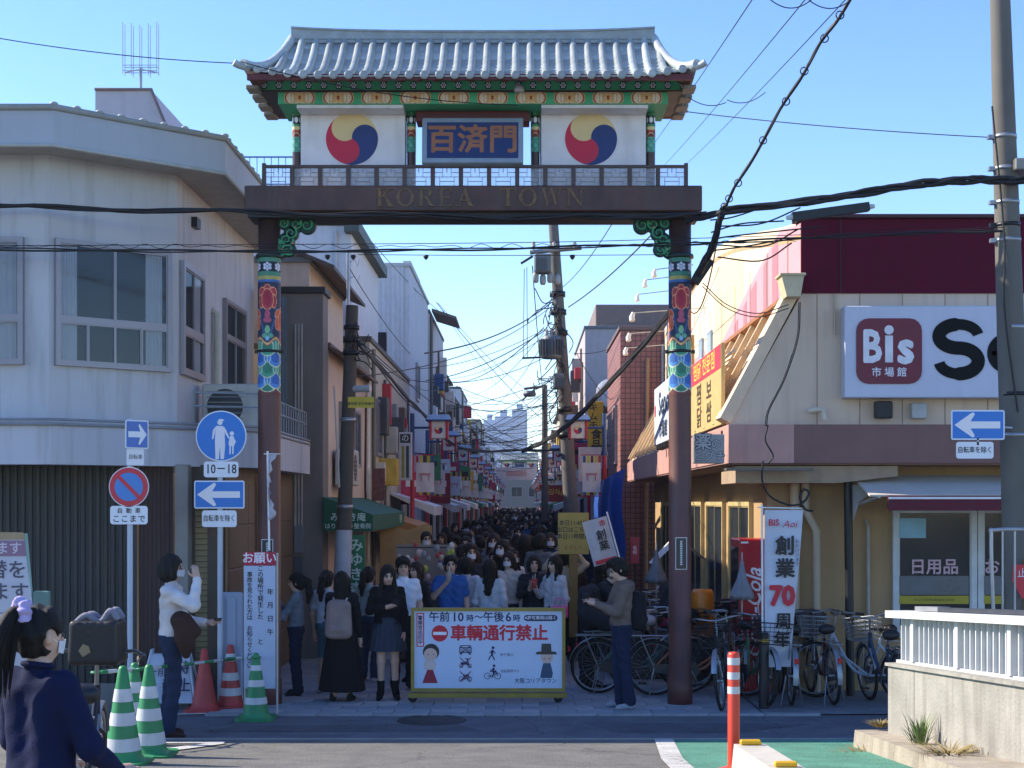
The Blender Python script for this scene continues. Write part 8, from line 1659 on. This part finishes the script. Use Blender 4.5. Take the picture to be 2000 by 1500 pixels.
for j in range(22):
    s = 1 if j % 2 else -1; d = 31+j*4.6
    if s > 0 and d < 36: continue
    cc = random.choice(('c8c4c0', 'd0d0d4', 'e0dcd8', '8a2030', '2a5a9c', 'c8c4c0', '3a7a5a')); t = thing('stall_awning', '%s stall awning on the %s side, %d metres down the street' % (cn_[cs_.index(cc)], 'right' if s > 0 else 'left', int(d)), 'awning', (-2.85 if s < 0 else 1.98, d, 2.25), 0, 'stall awnings along the street'); q = -s
    vs = [(0, 0, .25), (q*.95, 0, -.05), (q*.95, 3.2, -.05), (0, 3.2, .25), (q*.95, 0, -.25), (q*.95, 3.2, -.25), (0, 0, .2)]; MB().add(vs, [(0, 1, 2, 3), (1, 4, 5, 2), (0, 6, 4, 1)]).build('canvas', mat('shop_'+cc, cc, .6, var=.1, vs=5), t); MB().bbox(min(0, q*.7), max(0, q*.7), .1, 3.0, -2.2, -1.3, .02).build('counter', M('6a625a', .7), t)
wbn = thing('street_banner', 'wide white banner hung across the far end of the street', 'banner', (-.45, 112, 4.0)); MB().box(-1.6, 1.6, 0, .03, 0, 1.0).build('cloth', M('c2b4b4', .7), wbn); MB().box(-.8, .8, -.006, 0, .3, .7).build('print', M('b88a84', .6), wbn)
lc = thing('loose_cable', 'black cable looping below the pink canopy near the banner', 'cable', at(1490, 905, 16.5)); o0 = at(1490, 905, 16.5)
for pts, r in (([(1490, 900), (1489, 940), (1505, 970), (1540, 986), (1565, 985)], .012), ([(1568, 985), (1562, 970), (1570, 956), (1580, 962), (1574, 976), (1566, 984), (1575, 996), (1588, 998)], .014), ([(1500, 830), (1495, 860), (1510, 890), (1500, 905)], .01)):
    MB().tube([at(x, y, 16.5)-o0 for x, y in [(p.x, p.y) for p in smooth([Vector((a, b_, 0)) for a, b_ in pts], 30)]], r, 6).build('strand', CAB, lc)
wc = thing('wall_cable', 'black cable drooping down the tan mansard wall', 'cable', at(1560, 590, 16.5)); o0 = at(1560, 590, 16.5)
for off in (0, 5): MB().tube([at(p.x+off*.6, p.y, 16.5)-o0 for p in smooth([Vector(q) for q in ((1560, 590, 0), (1556, 660, 0), (1530, 740, 0), (1500, 800, 0), (1494, 832, 0))], 24)], .007, 5).build('strand', CAB, wc)
tw = thing('canopy_wire', 'thin wire sagging from the joint box to the rain hopper', 'cable', at(1375, 555, 16.3)); o0 = at(1375, 555, 16.3)
for dy in (0, 7): MB().tube([at(p.x, p.y+dy, 16.4)-o0 for p in smooth([Vector(q) for q in ((1372, 552, 0), (1420, 595, 0), (1480, 612, 0), (1540, 595, 0))], 24)], .006, 5).build('strand', CAB, tw)
# fittings on the far shop houses: boxes, small signs, meters and pipes, each a part of its house
fm_ = [M(c, .6) for c in ('c8c4c0', '8a8c90', '5a4a40', 'b0303c', 'd0d0d4', '3a5a8a', '4a4c50', 'c0a040')]
for hh_ in [o for o in COL.objects if o.name.startswith('shop_house') or o.name.startswith(('yellow_house', 'low_shop', 'pale_balcony'))]:
    wb_ = [c for c in hh_.children if c.name.startswith('wall')][0].bound_box; xs_ = [p[0] for p in wb_]; ys_ = [p[1] for p in wb_]; zs_ = [p[2] for p in wb_]; left = hh_.location.x < 0
    for j in range(12):
        y_ = random.uniform(.3, max(ys_)-.8); z_ = random.uniform(2.6, max(2.8, max(zs_)-.9)); w_ = random.uniform(.12, .42); l_ = random.uniform(.15, .6); h_ = random.uniform(.2, .9); x_ = max(xs_) if left else min(xs_)
        MB().bbox(min(x_, x_+(w_ if left else -w_)), max(x_, x_+(w_ if left else -w_)), y_, y_+l_, z_, z_+h_, .01).build(random.choice(('sign_box', 'air_conditioner', 'meter_box', 'vent_box')), random.choice(fm_), hh_)
    for j in range(3):
        y_ = random.uniform(.2, max(ys_)-.3); x_ = (max(xs_)+.05) if left else (min(xs_)-.05); MB().cyl((x_, y_, .3), (x_, y_, max(zs_)-random.uniform(.2, 1.5)), .035, n=6).build('drain_pipe', fm_[random.choice((1, 2, 6))], hh_)
# ------------------------------------------------------------------ hazy air over the whole scene
hz_ = MB().box(-700, 700, -20, 1100, -1.2, 75).build('haze', None); hz_.data.materials.clear(); tag(hz_, kind='stuff')
hm = bpy.data.materials.new('haze_air'); hm.use_nodes = True; nt = hm.node_tree; nt.nodes.remove(nt.nodes['Principled BSDF'])
pv = nt.nodes.new('ShaderNodeVolumePrincipled'); pv.inputs['Color'].default_value = (.86, .92, 1, 1); pv.inputs['Density'].default_value = .00032; pv.inputs['Anisotropy'].default_value = .3
nt.links.new(pv.outputs[0], nt.nodes['Material Output'].inputs['Volume']); hz_.data.materials.append(hm); hz_['label'] = 'thin pale haze in the air over the street'
